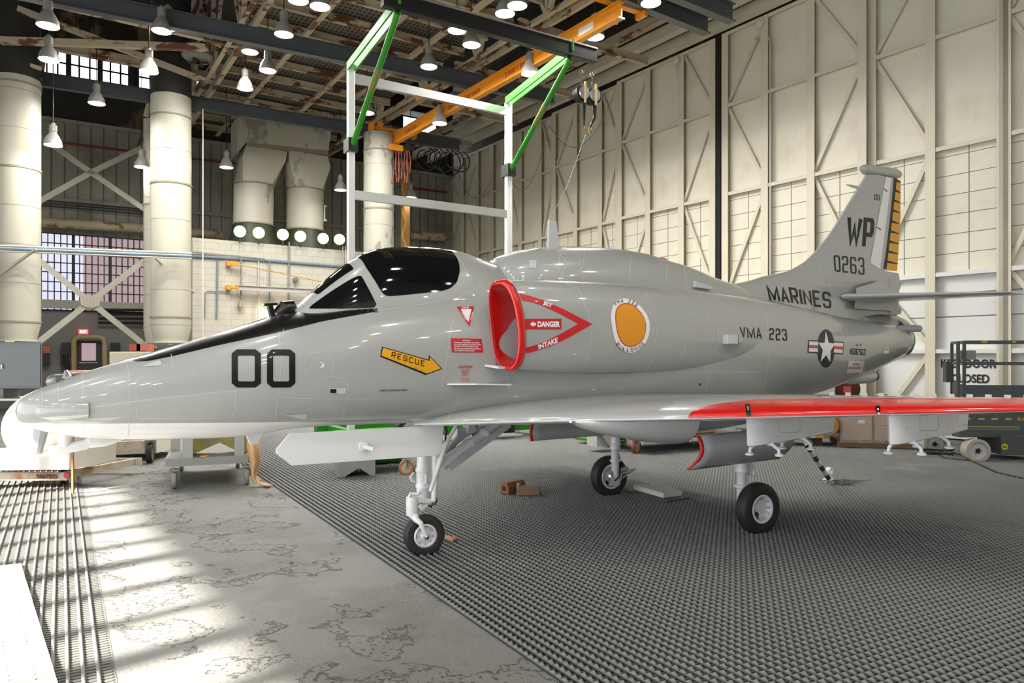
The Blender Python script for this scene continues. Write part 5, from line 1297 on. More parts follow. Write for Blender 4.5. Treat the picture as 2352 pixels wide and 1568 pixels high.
# panel seams: thin strips on the skin
def seam(pts, w=1.1, m=None, L=12, name='panel_seam'):
    out = []
    for a, b in zip(pts[:-1], pts[1:]):
        d = np.array(b, float) - np.array(a, float); l = np.hypot(*d); n = np.array([-d[1], d[0]]) / l * w / 2; out.append([tuple(np.array(a) + n), tuple(np.array(b) + n), tuple(np.array(b) - n), tuple(np.array(a) - n)])
    decal(name, out, m or M_SEAM, off=.0025, L=L)
for s_ in ([(96, 898), (98, 920), (97, 968), (96, 985)], [(134, 882), (136, 930), (134, 990)], [(190, 860), (191, 985)], [(292, 832), (297, 870), (297, 960), (294, 1002)], [(640, 762), (646, 830), (640, 900), (634, 962)],
           [(313, 960), (313, 880), (318, 868), (330, 864)], [(313, 955), (320, 960), (500, 960), (530, 958), (541, 945), (541, 892)], [(393, 812), (396, 842)], [(752, 864), (790, 868), (800, 895)], [(800, 870), (797, 920), (785, 965)], [(645, 912), (740, 916), (1020, 915)],
           [(1035, 760), (1020, 860), (1012, 905)], [(1045, 725), (1030, 775)], [(1165, 846), (1167, 900)], [(1052, 905), (1030, 960)], [(1180, 850), (1320, 858), (1640, 855), (1760, 852)], [(862, 715), (950, 702), (1050, 684), (1090, 665), (1112, 648)],
           [(1280, 640), (1330, 665), (1352, 720), (1358, 770), (1350, 820), (1335, 852)], [(1475, 660), (1500, 700), (1508, 760), (1500, 820), (1485, 852)], [(1180, 848), (1175, 860)], [(1600, 668), (1630, 700), (1648, 760), (1646, 820), (1632, 856), (1620, 900)],
           [(1725, 680), (1758, 720), (1768, 780), (1762, 850), (1752, 905)], [(1900, 720), (1928, 745), (1942, 790)], [(1660, 850), (1655, 900)], [(1560, 770), (1575, 800), (1545, 852)], [(1275, 570), (1300, 600), (1290, 640)], [(1345, 568), (1336, 620), (1340, 645)], [(1450, 577), (1445, 655)], [(1532, 603), (1528, 665)], [(1572, 614), (1576, 668)],
           [(1285, 583), (1330, 583), (1333, 628), (1318, 635), (1290, 635), (1285, 625), (1285, 583)], [(1030, 590), (1060, 600), (1075, 630), (1088, 665)], [(705, 808), (742, 812)], [(650, 768), (652, 756)],
           [(1930, 470), (2000, 480)], [(1880, 605), (1895, 640), (1910, 665)], [(1945, 668), (1955, 655), (2000, 642), (2012, 641), (2028, 668)]): seam(s_)
seam([(732 + 34 * math.cos(t), 840 + 33 * math.sin(t)) for t in np.linspace(0, 6.283, 28)], .9)
# rivet rows
riv = []
def rivets(p, q, n, r=1.0):
    for i in range(n):
        x, y = L2(p, q, i / (n - 1)); riv.append([(x + r * math.cos(a), y + r * math.sin(a)) for a in np.linspace(0, 5.24, 6)])
rivets((296, 980), (620, 985), 24, 1.2); rivets((120, 992), (290, 985), 8); rivets((196, 868), (196, 960), 6); rivets((300, 860), (300, 990), 7); rivets((700, 705 + 8), (860, 712), 12, .8)
rivets((660, 915), (1010, 918), 26, .8)
o = decal('rivets', riv, mat('rivet_paint', (.62, .62, .62), .3, coat=.4), off=.004, L=30)
if o: o['kind'] = 'stuff'
# black openings and little boxes on the side
decal('cooling_scoop', [[(756, 891), (795, 891), (793, 904), (757, 904)]], M_JG); decal('cooling_scoop', [[(758, 893), (772, 893), (772, 902), (758, 902)]], M_JBLK, off=.006)
decal('nose_scoop', [[(325, 842), (366, 828), (370, 831), (370, 840)]], M_JG)
decal('lower_scoop', [[(650, 953), (706, 949), (703, 963)]], M_JG)
decal('drain_hole', [oval(1607, 882, 2, 3.2, 12, 0)], M_JBLK); decal('vent_slots', [[(1597 + i * 3.2, 839), (1599 + i * 3.2, 839), (1598.3 + i * 3.2, 845), (1596.3 + i * 3.2, 845)] for i in range(7)], M_JG)
decal('hump_opening', [[(1216, 598), (1232, 598), (1231, 616), (1215, 615)]], M_JG)

# intake lips and ducts
for side in (1, -1):
    mid = nac_ring2(.335, side, 72, .012, .33); mid2 = mid + [mid[0], mid[1]]
    mb = MB(); n = 72; R = []
    for j in range(n):
        p = mid[j]; tng = (mid[(j + 1) % n] - mid[j - 1]).normalized(); c0 = sum(mid, Vector()) / n
        outw = (p - c0); outw = (outw - tng * outw.dot(tng)).normalized(); fw_ = tng.cross(outw).normalized()
        r = .011 + .020 * min(1, max(0, (outw.dot(AP) * side + .75) / 1.0)); R.append([p + (outw * math.cos(a)) * r + (fw_ * math.sin(a)) * r * 1.6 for a in np.linspace(0, 2 * math.pi, 15)[:-1]])
    R.append(R[0]); mb.rings(R, caps=False); mb.build('intake_lip', M_RED, jet, True, label='glossy red intake lip')
    mb = MB(); mb.rings([nac_ring2(.36, side, 72, .03, .33), nac_ring2(.5, side, 72, .04, .5), nac_ring2(.68, side, 72, .045, .68)], caps=False); mb.build('intake_throat', M_RED, jet, True)
    mb = MB(); mb.rings([nac_ring2(.68, side, 72, .045, .68), nac_ring2(1.2, side, 72, .07, 1.2), nac_ring2(2.0, side, 72, .09, 2.0)]); mb.build('intake_duct', M_JG, jet, True)
    # splitter fillets at the lip foot
    mb = MB(); mb.prism([W(.28, .58 * side, 1.72), W(.60, .58 * side, 1.70), W(.60, .75 * side, 1.69), W(.36, .70 * side, 1.70)], UP * .02); mb.build('splitter_foot', M_JG, jet)
# horizontal vane under the intake
mb = MB(); a = cast(1018, 884)[0]; b = cast(1160, 884)[0]
sa, sb = S(a), S(b); mb.prism([W(sa[0], sa[1] - .02, sa[2]), W(sb[0], sb[1] - .03, sb[2]), W(sb[0], sb[1] + .10, sb[2]), W(sa[0] + .25, sa[1] + .13, sa[2])], UP * .012)
mb.build('side_vane', M_JW, jet)
# side scoop aft, upper blade, small probe
def blob(name, c, dirv, l, r, m, prof=None, parent=jet, n=20):
    mb = MB(); prof = prof or [(0, .001), (l * .05, r * .45), (l * .15, r * .75), (l * .35, r), (l * .7, r), (l * .9, r * .7), (l, .001)]; mb.lathe(c, dirv, prof, n); return mb.build(name, m, parent, True)
h = cast(1660, 779)[0]; mb = MB(); sh = S(h); mb.prism([W(sh[0], sh[1] - .05, sh[2] - .05), W(sh[0], sh[1] + .06, sh[2] - .05), W(sh[0], sh[1] + .06, sh[2] + .05), W(sh[0], sh[1] - .05, sh[2] + .05)], AA * .18); mb.v[4:8] = [tuple(Vector(v)) for v in mb.v[4:8]]
mb.add([W(sh[0] + .18, sh[1] - .05, sh[2] - .05), W(sh[0] + .18, sh[1] + .06, sh[2] - .05), W(sh[0] + .18, sh[1] + .06, sh[2] + .05), W(sh[0] + .18, sh[1] - .05, sh[2] + .05), W(sh[0] + .42, sh[1] - .05, sh[2])], [(0, 1, 4), (1, 2, 4), (2, 3, 4), (3, 0, 4)])
mb.build('air_scoop', M_JG, jet, bevel=.008)
h = cast(1590, 654)
if h[0] is not None: mb = MB(); sh = S(h[0]); mb.prism([W(sh[0], sh[1], sh[2] - .03), W(sh[0] + .3, sh[1] - .02, sh[2] - .04), W(sh[0] + .3, sh[1] - .02, sh[2]), W(sh[0], sh[1], sh[2] + .04)], AP * .05); mb.build('hump_scoop', M_JG, jet, bevel=.006)
mb = MB(); q = acp(1267, 567); mb.prism([W(q[0] - .05, -.02, q[1] - .03), W(q[0] + .10, -.02, q[1] - .03), W(q[0] + .06, -.02, q[1] + .27), W(q[0] - .04, -.02, q[1] + .27)], AP * .03); mb.build('blade_antenna', M_JG, jet, bevel=.006)
mb = MB(); q = acp(1400, 572); mb.prism([W(q[0], -.01, q[1] - .03), W(q[0] + .08, -.01, q[1] - .03), W(q[0] + .06, -.01, q[1] + .05), W(q[0] + .02, -.01, q[1] + .05)], AP * .02); mb.build('small_antenna', M_JW, jet)
q = acp(1519, 600); mb = MB(); mb.lathe(W(q[0], -.05, q[1] - .06), UP, [(0, .13), (.07, .12), (.1, .08), (.11, .01)], 20); mb.build('red_beacon', M_DECR, jet, True, label='red beacon dome')
# pitot vane on the nose side
h = cast(738, 838); mb = MB(); mb.lathe(h[0], h[1], [(0, .022), (.03, .02), (.05, .012)], 12); mb.tube([h[0] + h[1] * .04, h[0] + h[1] * .05 + AA * .10], [.012, .006], 8); mb.build('sensor_vane', M_JW, jet, True)
# gun/sight post before the windshield
p = W(*(lambda q: (q[0], 0, q[1]))(acp(628, 722))); mb = MB(); mb.beam(p - UP * .05, p + UP * .07 - AA * .03, .04, .05, AP); mb.beam(p + UP * .075 - AA * .08, p + UP * .085 + AA * .03, .05, .02); mb.build('sight_post', M_JBLK, jet, bevel=.004)
mb = MB(); a, b = acp(636, 716), acp(676, 704); mb.tube([W(a[0], 0, a[1] - .03), W((a[0] + b[0]) / 2, 0, (a[1] + b[1]) / 2 + .0), W(b[0], 0, b[1] + .005)], [.05, .075, .05], 14); mb.build('nose_hump', M_JBLK, jet, True)
# nose blister
mb = MB(); c0 = .26
R = []
for i, (s_, r_) in enumerate([(-2.985, .004), (-2.975, .028), (-2.95, .044), (-2.9, .056), (-2.8, .062), (-2.68, .060), (-2.672, .03)]):
    w_ = interp(BODY, s_)[2]; R.append([W(s_, w_ - .018 + r_ * math.cos(a) * .75, 1.435 + (s_ + 3) * .03 + r_ * math.sin(a)) for a in np.linspace(0, 2 * math.pi, 25)[:-1]])
mb.rings(R); o = mb.build('nose_blister', M_JET, jet, True); attrs(o, zero)
mb = MB(); R = [[W(s_, -(interp(BODY, s_)[2] - .018 + r_ * math.cos(a) * .75), 1.435 + (s_ + 3) * .03 + r_ * math.sin(a)) for a in np.linspace(0, 2 * math.pi, 25)[:-1]] for s_, r_ in [(-2.985, .004), (-2.975, .028), (-2.95, .044), (-2.9, .056), (-2.8, .062), (-2.68, .060), (-2.672, .03)]]
mb.rings(R); o = mb.build('nose_blister', M_JET, jet, True); attrs(o, zero)
# probe under the nose
def A0(px, py, t=0.0): s_, z = acp(px, py, t); return W(s_, t, z)
mb = MB(); pts = [A0(90, 1048), A0(115, 1039), A0(138, 1030), A0(165, 1027), A0(195, 1021), A0(212, 1010), A0(222, 1000)]; mb.tube(pts, [.003, .022, .038, .036, .036, .038, .05], 18); mb.build('nose_probe', M_JW, jet, True, label='white probe tapering to a point under the nose')
mb = MB(); mb.tube([A0(148, 1026), A0(148, 1008), A0(150, 990)], [.036, .045, .055], 16); mb.build('probe_strut', M_JW, jet, True)
mb = MB(); mb.tube([A0(205, 1014), A0(240, 1009), A0(292, 1003)], [.045, .05, .012], 16); mb.build('probe_fairing', M_JW, jet, True)
mb = MB(); mb.prism([W(-1.58, -.01, 1.2), W(-1.44, -.01, 1.2), W(-1.49, -.01, 1.11), W(-1.54, -.01, 1.11)], AP * .03); mb.build('belly_antenna', M_JW, jet)
# fin extras
mb = MB(); a, b = acp(1978, 386), acp(2066, 402); mb.tube([W(a[0], 0, a[1]), W(a[0] + .03, 0, a[1]), W(a[0] + .12, 0, a[1] - .005), W(b[0] - .15, 0, b[1] + .01), W(b[0] - .03, 0, b[1]), W(b[0] + .01, 0, b[1])], [.012, .05, .078, .075, .06, .02], 20); mb.build('fin_cap_pod', M_JG and M_JET, jet, True); attrs(bpy.data.objects[[o.name for o in jet.children if o.name.startswith('fin_cap_pod')][0]], zero)
mb = MB(); a, b = acp(1944, 424), acp(1984, 434); mb.tube([W(a[0], 0, a[1]), W((a[0] + b[0]) / 2, 0, (a[1] + b[1]) / 2), W(b[0] + .1, 0, b[1])], [.008, .024, .028], 12); mb.build('fin_probe', M_JG, jet, True)
def finplate(poly, th, name, m, label=None, y0=0):
    mb = MB(); P = [acp(*p) for p in poly]; mb.prism([W(s, -th / 2 + y0, z) for s, z in P], AP * th); return mb.build(name, m, jet, label=label)
decal('rudder_front', [[(2034, 406), (2047, 409), (2021, 618), (1998, 604)]], M_JW, off=.005, label='white front strip of the rudder')
decal('strip_clip', [[(2030, 433), (2037, 438), (2036.5, 441), (2029.5, 435)]], M_JBLK, off=.008); decal('strip_clip', [[(2012, 520), (2023, 526), (2022, 529), (2012, 522)]], M_JBLK, off=.008)
rd = finplate([(2048, 409), (2065, 415), (2064.5, 500), (2057, 622), (2018, 618)], .05, 'rudder', M_DECY, 'yellow rudder with dark ribs')
ry = [414, 437, 460, 483, 508, 531, 554, 577, 600, 619]
T = lambda y: (y - 412) / (618 - 412)
xl = lambda y: 2048 - T(y) * 31
xr = lambda y: 2065 - T(y) * 7.5
mb = MB()
xq = lambda y: 2056 - T(y) * 24
P = [(xl(409), 409), (xq(409), 410), (xq(618), 618), (xl(618), 618)]
for sgn in (1, -1):
    def Q(p): s_, z = acp(*p); return W(s_, sgn * .0265, z)
    mb.prism([Q(p) for p in P], AP * .002 * sgn)
    for i, y in enumerate(ry[:-1]):
        mb.prism([Q(p) for p in ((xq(y), y - 2), (xr(y) + (.5 if i else 0), y + 5.5), (xr(y), y + 7), (xq(y), y + 4))], AP * .002 * sgn)
mb.build('rudder_ribs', M_DEC, rd)
finplate([(2055, 640), (2068, 648), (2060, 668), (2058, 700), (2066, 712), (2064, 722), (2040, 724), (2040, 640)], .07, 'fin_trailing_block', M_JET)
# tailplane
for side in (1, -1):
    mb = MB(); R = []
    for t in (.05, .3, .6, .9, 1.2, 1.5, 1.68, 1.72):
        le = 6.66 + (t - .05) * .72; te = 8.28 + t * .14; c = te - le; th = .12 - .045 * t; k = .3 if t > 1.7 else 1; z0 = 2.665 - .0 * t
        xs = [(1 - math.cos(math.pi * j / 16)) / 2 for j in range(17)]; y = lambda x: 5 * (.2969 * math.sqrt(x) - .126 * x - .3516 * x * x + .2843 * x ** 3 - .1036 * x ** 4)
        R.append([W(le + c * x, t * side, z0 + th * k * y(x)) for x in xs] + [W(le + c * x, t * side, z0 - th * k * y(x)) for x in xs[::-1][1:-1]])
    mb.rings(R); mb.build('tailplane', M_JG, jet, True)
for side in (1, -1):
    mb = MB(); 
    for (z0, z1) in ((2.72, 2.92),): mb.prism([W(6.95, .085 * side, 2.5), W(8.1, .06 * side, 2.5), W(8.1, .05 * side, 2.85), W(7.6, .06 * side, 2.93), W(7.0, .08 * side, 2.8)], AP * .02 * side)
    mb.build('tail_seal_plate', M_JET, jet)
# tailpipe and pods
mb = MB(); mb.lathe(W(7.98, 0, 2.06), AA + UP * -.03, [(0, .345), (.12, .315), (.3, .285), (.3, .25), (.0, .26)], 40, caps=False); mb.build('tailpipe', M_JBLK, jet, True, label='black jet pipe')
mb = MB(); a = W(7.62, .30, 2.23); mb.tube([a, a + AA * .12, a + AA * .3 + AP * .05, a + AA * .58 + AP * .08, a + AA * .62 + AP * .08], [.01, .045, .055, .05, .01], 16); mb.build('tail_pod', M_JG, jet, True)
mb = MB(); R = [[W(s_, r_ * 1.0 * math.cos(a), zc_ + r_ * math.sin(a)) for a in np.linspace(0, 2 * math.pi, 33)[:-1]] for s_, r_, zc_ in ((7.3, .12, 2.28), (7.7, .2, 2.25), (8.15, .22, 2.23), (8.35, .19, 2.22), (8.43, .1, 2.21), (8.44, .01, 2.21))]
mb.rings(R); o = mb.build('tail_fairing', M_JET, jet, True); attrs(o, zero)
mb = MB(); a = W(6.75, .12, 1.50); mb.tube([a - AA * .3 + UP * -.02, a, a + AA * .55 + UP * .02, a + AA * .6 + UP * .02], [.02, .09, .10, .085], 20); mb.build('hook_fairing', M_JG, jet, True)
mb = MB(); mb.lathe(a + AA * .6 + UP * .02, AA, [(0, .08), (.07, .075), (.1, .05)], 20); mb.build('fairing_cap', M_BLACK, jet, True)
mb = MB(); a = W(6.3, .35, 1.36); mb.box(a, .18, .02, .08, AA, AP); mb.build('red_strip', M_DECR, jet)

# red slats with black slots on both wings
slats = []
for side in (1, -1):
    mb = MB(); R = []
    ts = [1.93, 1.96, 2.0, 2.06, 2.14] + list(np.arange(2.2, 4.1, .1)) + [4.12]
    for t in ts:
        k = min(1, math.sqrt(max(.02, (t - 1.92) / .24))); row = []
        up, dn = airfoil(t); c = te_s(t) - le_s(t)
        for x in np.linspace(0, 1, 12):
            xx = (.0005 + (x ** 1.8) * .50 / c * k); s_, z = wing_pt(t, xx); row.append(W(s_ - .006 * (1 - x), t * side, z + .009 + .0 * x))
        for x in np.linspace(1, 0, 12):
            xx = (.0005 + (x ** 1.8) * .50 / c * k); s_, z = wing_pt(t, xx); row.append(W(s_ - .004 * (1 - x), t * side, z - .003))
        R.append(row)
    mb.rings(R); slats.append(mb); sl_ = mb.build('leading_edge_slat', M_RED, jet, True, label='glossy red leading edge slat')
sm_ = slats[0]; BV2 = BVHTree.FromPolygons([tuple(v) for v in sm_.v], sm_.f)
for x in (1711, 2010, 2315):
    h_ = 27 if x < 2300 else 20; y = 928 if x < 1800 else 933 if x < 2300 else 936
    decal('slat_slot', [[(x, y), (x + 10, y - 1), (x + 15, y + h_), (x + 4, y + h_ + 1)]], M_JBLK, off=.004, bvh=BV2)
    decal('slat_roller', [[(x + 4, y + 6), (x + 8, y + 6), (x + 10, y + 17), (x + 6, y + 17)]], M_ALU, off=.008, bvh=BV2)
# vortex generators along the wing top
mb_ = 0
for side in (1,):
    for i in range(17):
        t = 2.25 + i * .115; s_, z = wing_pt(t, .42); mb = MB(); c = W(s_, t, z); mb.beam(c + AA * -.02, c + AA * .035, .045, .001); mb.prism([c - AP * .024, c + AP * .024, c + AP * .024 + UP * .022, c - AP * .024 + UP * .022], AA * .006); mb.build('vortex_generator', M_JG, jet)
# gear pods under the wing
for side in (1, -1):
    mb = MB(); R = []
    for s_, zb_, w in ((.72, 1.28, .02), (.82, 1.215, .10), (1.0, 1.155, .17), (1.3, 1.09, .22), (1.6, 1.035, .25), (1.95, 1.0, .25), (2.04, 1.0, .245)):
        R.append([W(s_, (1.23 + w * math.cos(a)) * side, 1.26 + (1.26 - zb_) * math.sin(a) * (1 if math.sin(a) < 0 else .3)) for a in np.linspace(0, 2 * math.pi, 33)[:-1]])
    mb.rings(R); mb.build('gear_pod', M_JG if side < 0 else M_JW, jet, True)
    # rear fairing above the open bay
    mb = MB(); R = []
    for s_, h_, w in ((2.2, .16, .23), (2.8, .14, .22), (3.4, .10, .16), (3.9, .04, .05)):
        R.append([W(s_, (1.05 + w * math.cos(a)) * side, 1.22 + h_ * math.sin(a)) for a in np.linspace(0, 2 * math.pi, 25)[:-1]])
    mb.rings(R); mb.build('gear_fairing', M_JG, jet, True)
# curved gear doors with red edges
def gdoor(side, s0, s1, t0, t1, zt_, zb_, bulge, lab=None):
    mb = MB(); R = []; 
    for i in range(13):
        u = i / 12; R.append((t0 + (t1 - t0) * u + bulge * math.sin(math.pi * u), zt_ + (zb_ - zt_) * u))
    rows = []
    for k in range(9):
        v = k / 8; s_ = s0 + (s1 - s0) * v; sh_ = .10 * 0
        rows.append([W(s_ + .0, t, z + .0 * v) for t, z in R])
    out = [r for r in rows]; n = 13
    P = [p for r in out for p in r]; fs_ = [(a * n + b, a * n + b + 1, (a + 1) * n + b + 1, (a + 1) * n + b) for a in range(8) for b in range(12)]
    mb.add(P, fs_); o = mb.build('gear_door', M_JG, jet, True, label=lab); md = o.modifiers.new('thick', 'SOLIDIFY'); md.thickness = .02; md.offset = 0
    mb = MB(); nrm_ = []
    mb.rings([[W(s0 - .012, t, z) + AP * a + AA * b for a, b in ((-.014, -.006), (.014, -.006), (.014, .02), (-.014, .02))] for t, z in R]); mb.build('red_door_edge', M_RED, o, True, label='red painted door edge')
    mb = MB()
    for v in (.12, .3, .55, .8):
        s_ = s0 + (s1 - s0) * v; mb.tube([W(s_, t - .02 * (1 if side > 0 else 1) * (1 if True else 0), z) for t, z in R[1:-1]], .012, 6)
    mb.build('door_stiffener', M_JG, o, True)
gdoor(1, 2.04, 3.40, 1.45, 1.33, 1.09, .765, .10, 'open curved landing gear door of the near wheel')
gdoor(-1, 2.05, 3.2, -1.02, -1.10, 1.10, .80, -.05)
# pylons with rack hooks
for (t, s0, s1, zt_, zb_) in ((2.15, 1.80, 3.10, 1.345, 1.065), (3.0, 2.40, 3.72, 1.385, 1.12)):
    for side in (1, -1):
        mb = MB(); hw = .06
        prof = [(0, .004), (.03, .03), (.09, .05), (.2, .06), (.7, .06), (.95, .04), (1.0, .004)]
        R = []
        for z_, sh_ in ((zt_ + .02, 0), (zb_ + .04, .015), (zb_ + .012, .02), (zb_, .04)):
            k = 1 if z_ > zb_ + .005 else .7; L_ = s1 - s0; sl = (zt_ - z_) * .0; zz = lambda s_: z_ + (.06 * (s_ - s0) / L_ if z_ < zt_ else 0)
            a = [(s0 + sh_ + L_ * (1 if z_ > zb_ + .05 else .95) * x, w * k) for x, w in prof]
            R.append([W(s_, (t + w) * side, zz(s_)) for s_, w in a] + [W(s_, (t - w) * side, zz(s_)) for s_, w in a[::-1][1:-1]])
        mb.rings(R); py = mb.build('pylon', M_JW, jet, True, label='white weapons pylon' if side > 0 else None)
        mb = MB(); 
        if side > 0:
            for (x, z_) in ((.12, .5), (.26, .72), (.36, .3), (.36, .75), (.5, .4), (.62, .65), (.75, .35), (.55, .85), (.85, .6)): mb.lathe(W(s0 + (s1 - s0) * x, t + .058, zb_ + (zt_ - zb_) * (1 - z_)), AP, [(0, .008), (.006, .007)], 8)
            mb.build('fasteners', M_ALU, py)
            mb = MB(); P = [(.27, .18), (.48, .18), (.5, .22), (.5, .62), (.47, .7), (.3, .66), (.26, .6), (.27, .18)]
            for a, b in zip(P[:-1], P[1:]): f = lambda q: W(s0 + (s1 - s0) * q[0], t + .061, zt_ - (zt_ - zb_) * q[1] * .95 ); mb.beam(f(a), f(b), .004, .004)
            mb.build('access_panel_seam', mat('seam_grey', (.4, .41, .43), .4), py)
        for x in (.16, .50):
            for sg in (-1, 1):
                mb = MB(); b0 = W(s0 + (s1 - s0) * x, t * side, zb_ + .02 + .06 * x); o1 = AA * (.10 if sg > 0 else -.03) + AP * .09 * sg
                mb.tube([b0, b0 + o1 * .6 - UP * .015, b0 + o1 - UP * .06, b0 + o1 * 1.05 - UP * .10], [.022, .017, .014, .014], 10); mb.lathe(b0 + o1 * 1.05 - UP * .10, UP, [(-.012, .036), (0, .038), (.012, .02)], 14); mb.build('sway_brace', M_JW, py, True)
        for x in (.33, .68): mb = MB(); mb.box(W(s0 + (s1 - s0) * x, t * side, zb_ + .03 + .05 * x), .03, .1, .07, AA, AP); mb.build('rack_lug', M_JW, py)
mb = MB(); a = W(3.15, 3.83, 1.38); mb.tube([a - AA * .1 + UP * .0, a, a + AA * .2, a + AA * .5, a + AA * .75], [.02, .07, .10, .09, .02], 18); mb.build('underwing_fairing', M_JW, jet, True)

# ---- nose gear door, bay, gear
mb = MB(); DP = [(-1.33, 1.225), (-1.43, 1.115), (-1.435, 1.08), (-1.31, .975), (-.02, .955), (.01, 1.0), (.04, 1.22)]
mb.prism([W(s, .30, z - .015) for s, z in DP], AP * .018); nd = mb.build('nose_gear_door', M_JW, jet, label='long white nose gear door', bevel=.004)
h = W(-.72, .32, 1.07); mb = MB(); mb.lathe(h, AP, [(0, .045), (.012, .04)], 16); mb.beam(h + AP * .02, h + AP * .05 + AA * .06 - UP * .02, .03, .03); mb.build('door_fitting', M_JW, nd, True)
ng = bpy.data.objects.new('nose_gear', None)
def legtube(name, pts, r, m=M_JW, parent=jet, n=18, label=None): mb = MB(); mb.tube(pts, r, n); return mb.build(name, m, parent, True, label)
G0 = lambda px, py, t=0: A0(px, py, t)
# main strut: from (985,1050) down to (963,1150)
xs_ = .0
def SG(px, py, t=.0): return A0(px, py, t)
legtube('nose_gear_strut', [SG(975, 1000), SG(972, 1062), SG(971, 1084), SG(970, 1104), SG(969, 1150)], [.060, .060, .058, .055, .047])
for y in (1084, 1120): mb = MB(); mb.lathe(SG(971, y), UP, [(0, .062), (.02, .068), (.04, .062)], 20); mb.build('strut_collar', M_JW, jet, True)
legtube('nose_gear_actuator', [SG(1000, 1000, .06), SG(999, 1095, .06), SG(996, 1150, .06)], [.034, .032, .024])
legtube('steering_post', [SG(948, 1141, -.0), SG(947, 1155), SG(947, 1182)], [.06, .058, .055])
mb = MB(); mb.beam(SG(940, 1146), SG(990, 1150), .1, .045); mb.beam(SG(962, 1170), SG(985, 1154), .06, .04); mb.build('steering_yoke', M_JW, jet, bevel=.01)
mb = MB(); mb.tube([SG(940, 1142, .03), SG(942, 1134, .03), SG(958, 1135, .05), SG(964, 1128, .06)], .018, 10); mb.build('steering_link', M_JW, jet, True)
legtube('drag_brace', [SG(1050, 974, .15), SG(1032, 1004, .13), SG(1012, 1055, .1), SG(988, 1128, .06)], [.016, .016, .026, .018])
legtube('retraction_strut', [SG(1150, 968, -.1), SG(1080, 1020, -.05), SG(1012, 1068, 0)], [.045, .055, .060])
for k, (x, y) in enumerate(((1045, 1048), (1078, 1023), (1110, 1000))): mb = MB(); mb.lathe(SG(x, y, -.05), (SG(1150, 968, -.1) - SG(1012, 1068, 0)), [(0, .064), (.02, .068), (.035, .064)], 18); mb.build('strut_collar', M_JW, jet, True)
mb = MB(); mb.beam(SG(1033, 1074, .06), SG(1170, 974, .02), .02, .06); mb.build('brace_channel', M_JG, jet)
mb = MB(); 
for k in range(4): mb.tube([SG(1015, 1055 - k * 3, -.1), SG(1050, 1018 - k * 5, -.12 + k * .03), SG(1085 + k * 8, 990 - k * 2, -.1), SG(1125, 965, -.1)], .012 + .004 * (k % 2), 8)
mb.box(SG(1060, 993, -.1), .14, .08, .09, AA, AP); mb.box(SG(1078, 984, -.05), .08, .1, .08, AA, AP); mb.build('brace_hydraulics', M_JG, jet, True)
mb = MB(); 
mb.tube([SG(951, 1086, .05) + AP * 0, SG(946, 1090, .05), SG(943, 1096, .05), SG(947, 1104, .05), SG(953, 1106, .05)], .012, 8); mb.tube([SG(972, 1090, .07), SG(978, 1089, .09), SG(978, 1110, .09), SG(972, 1111, .07)], .010, 8); mb.build('tow_ring', M_JW, jet, True)
mb = MB(); mb.tube([SG(1000, 1135, .06), SG(1003, 1150, .06), SG(998, 1160, .06)], .009, 6); mb.tube([SG(984, 1160, .06), SG(990, 1164, .06), SG(995, 1155, .06)], .009, 6); mb.tube([SG(1022, 975, .1), SG(1026, 990, .1), SG(1023, 1005, .1), SG(1025, 1020, .08), SG(1021, 1030, .05)], .010, 6); mb.build('brake_hose', M_RUBBER, jet, True)
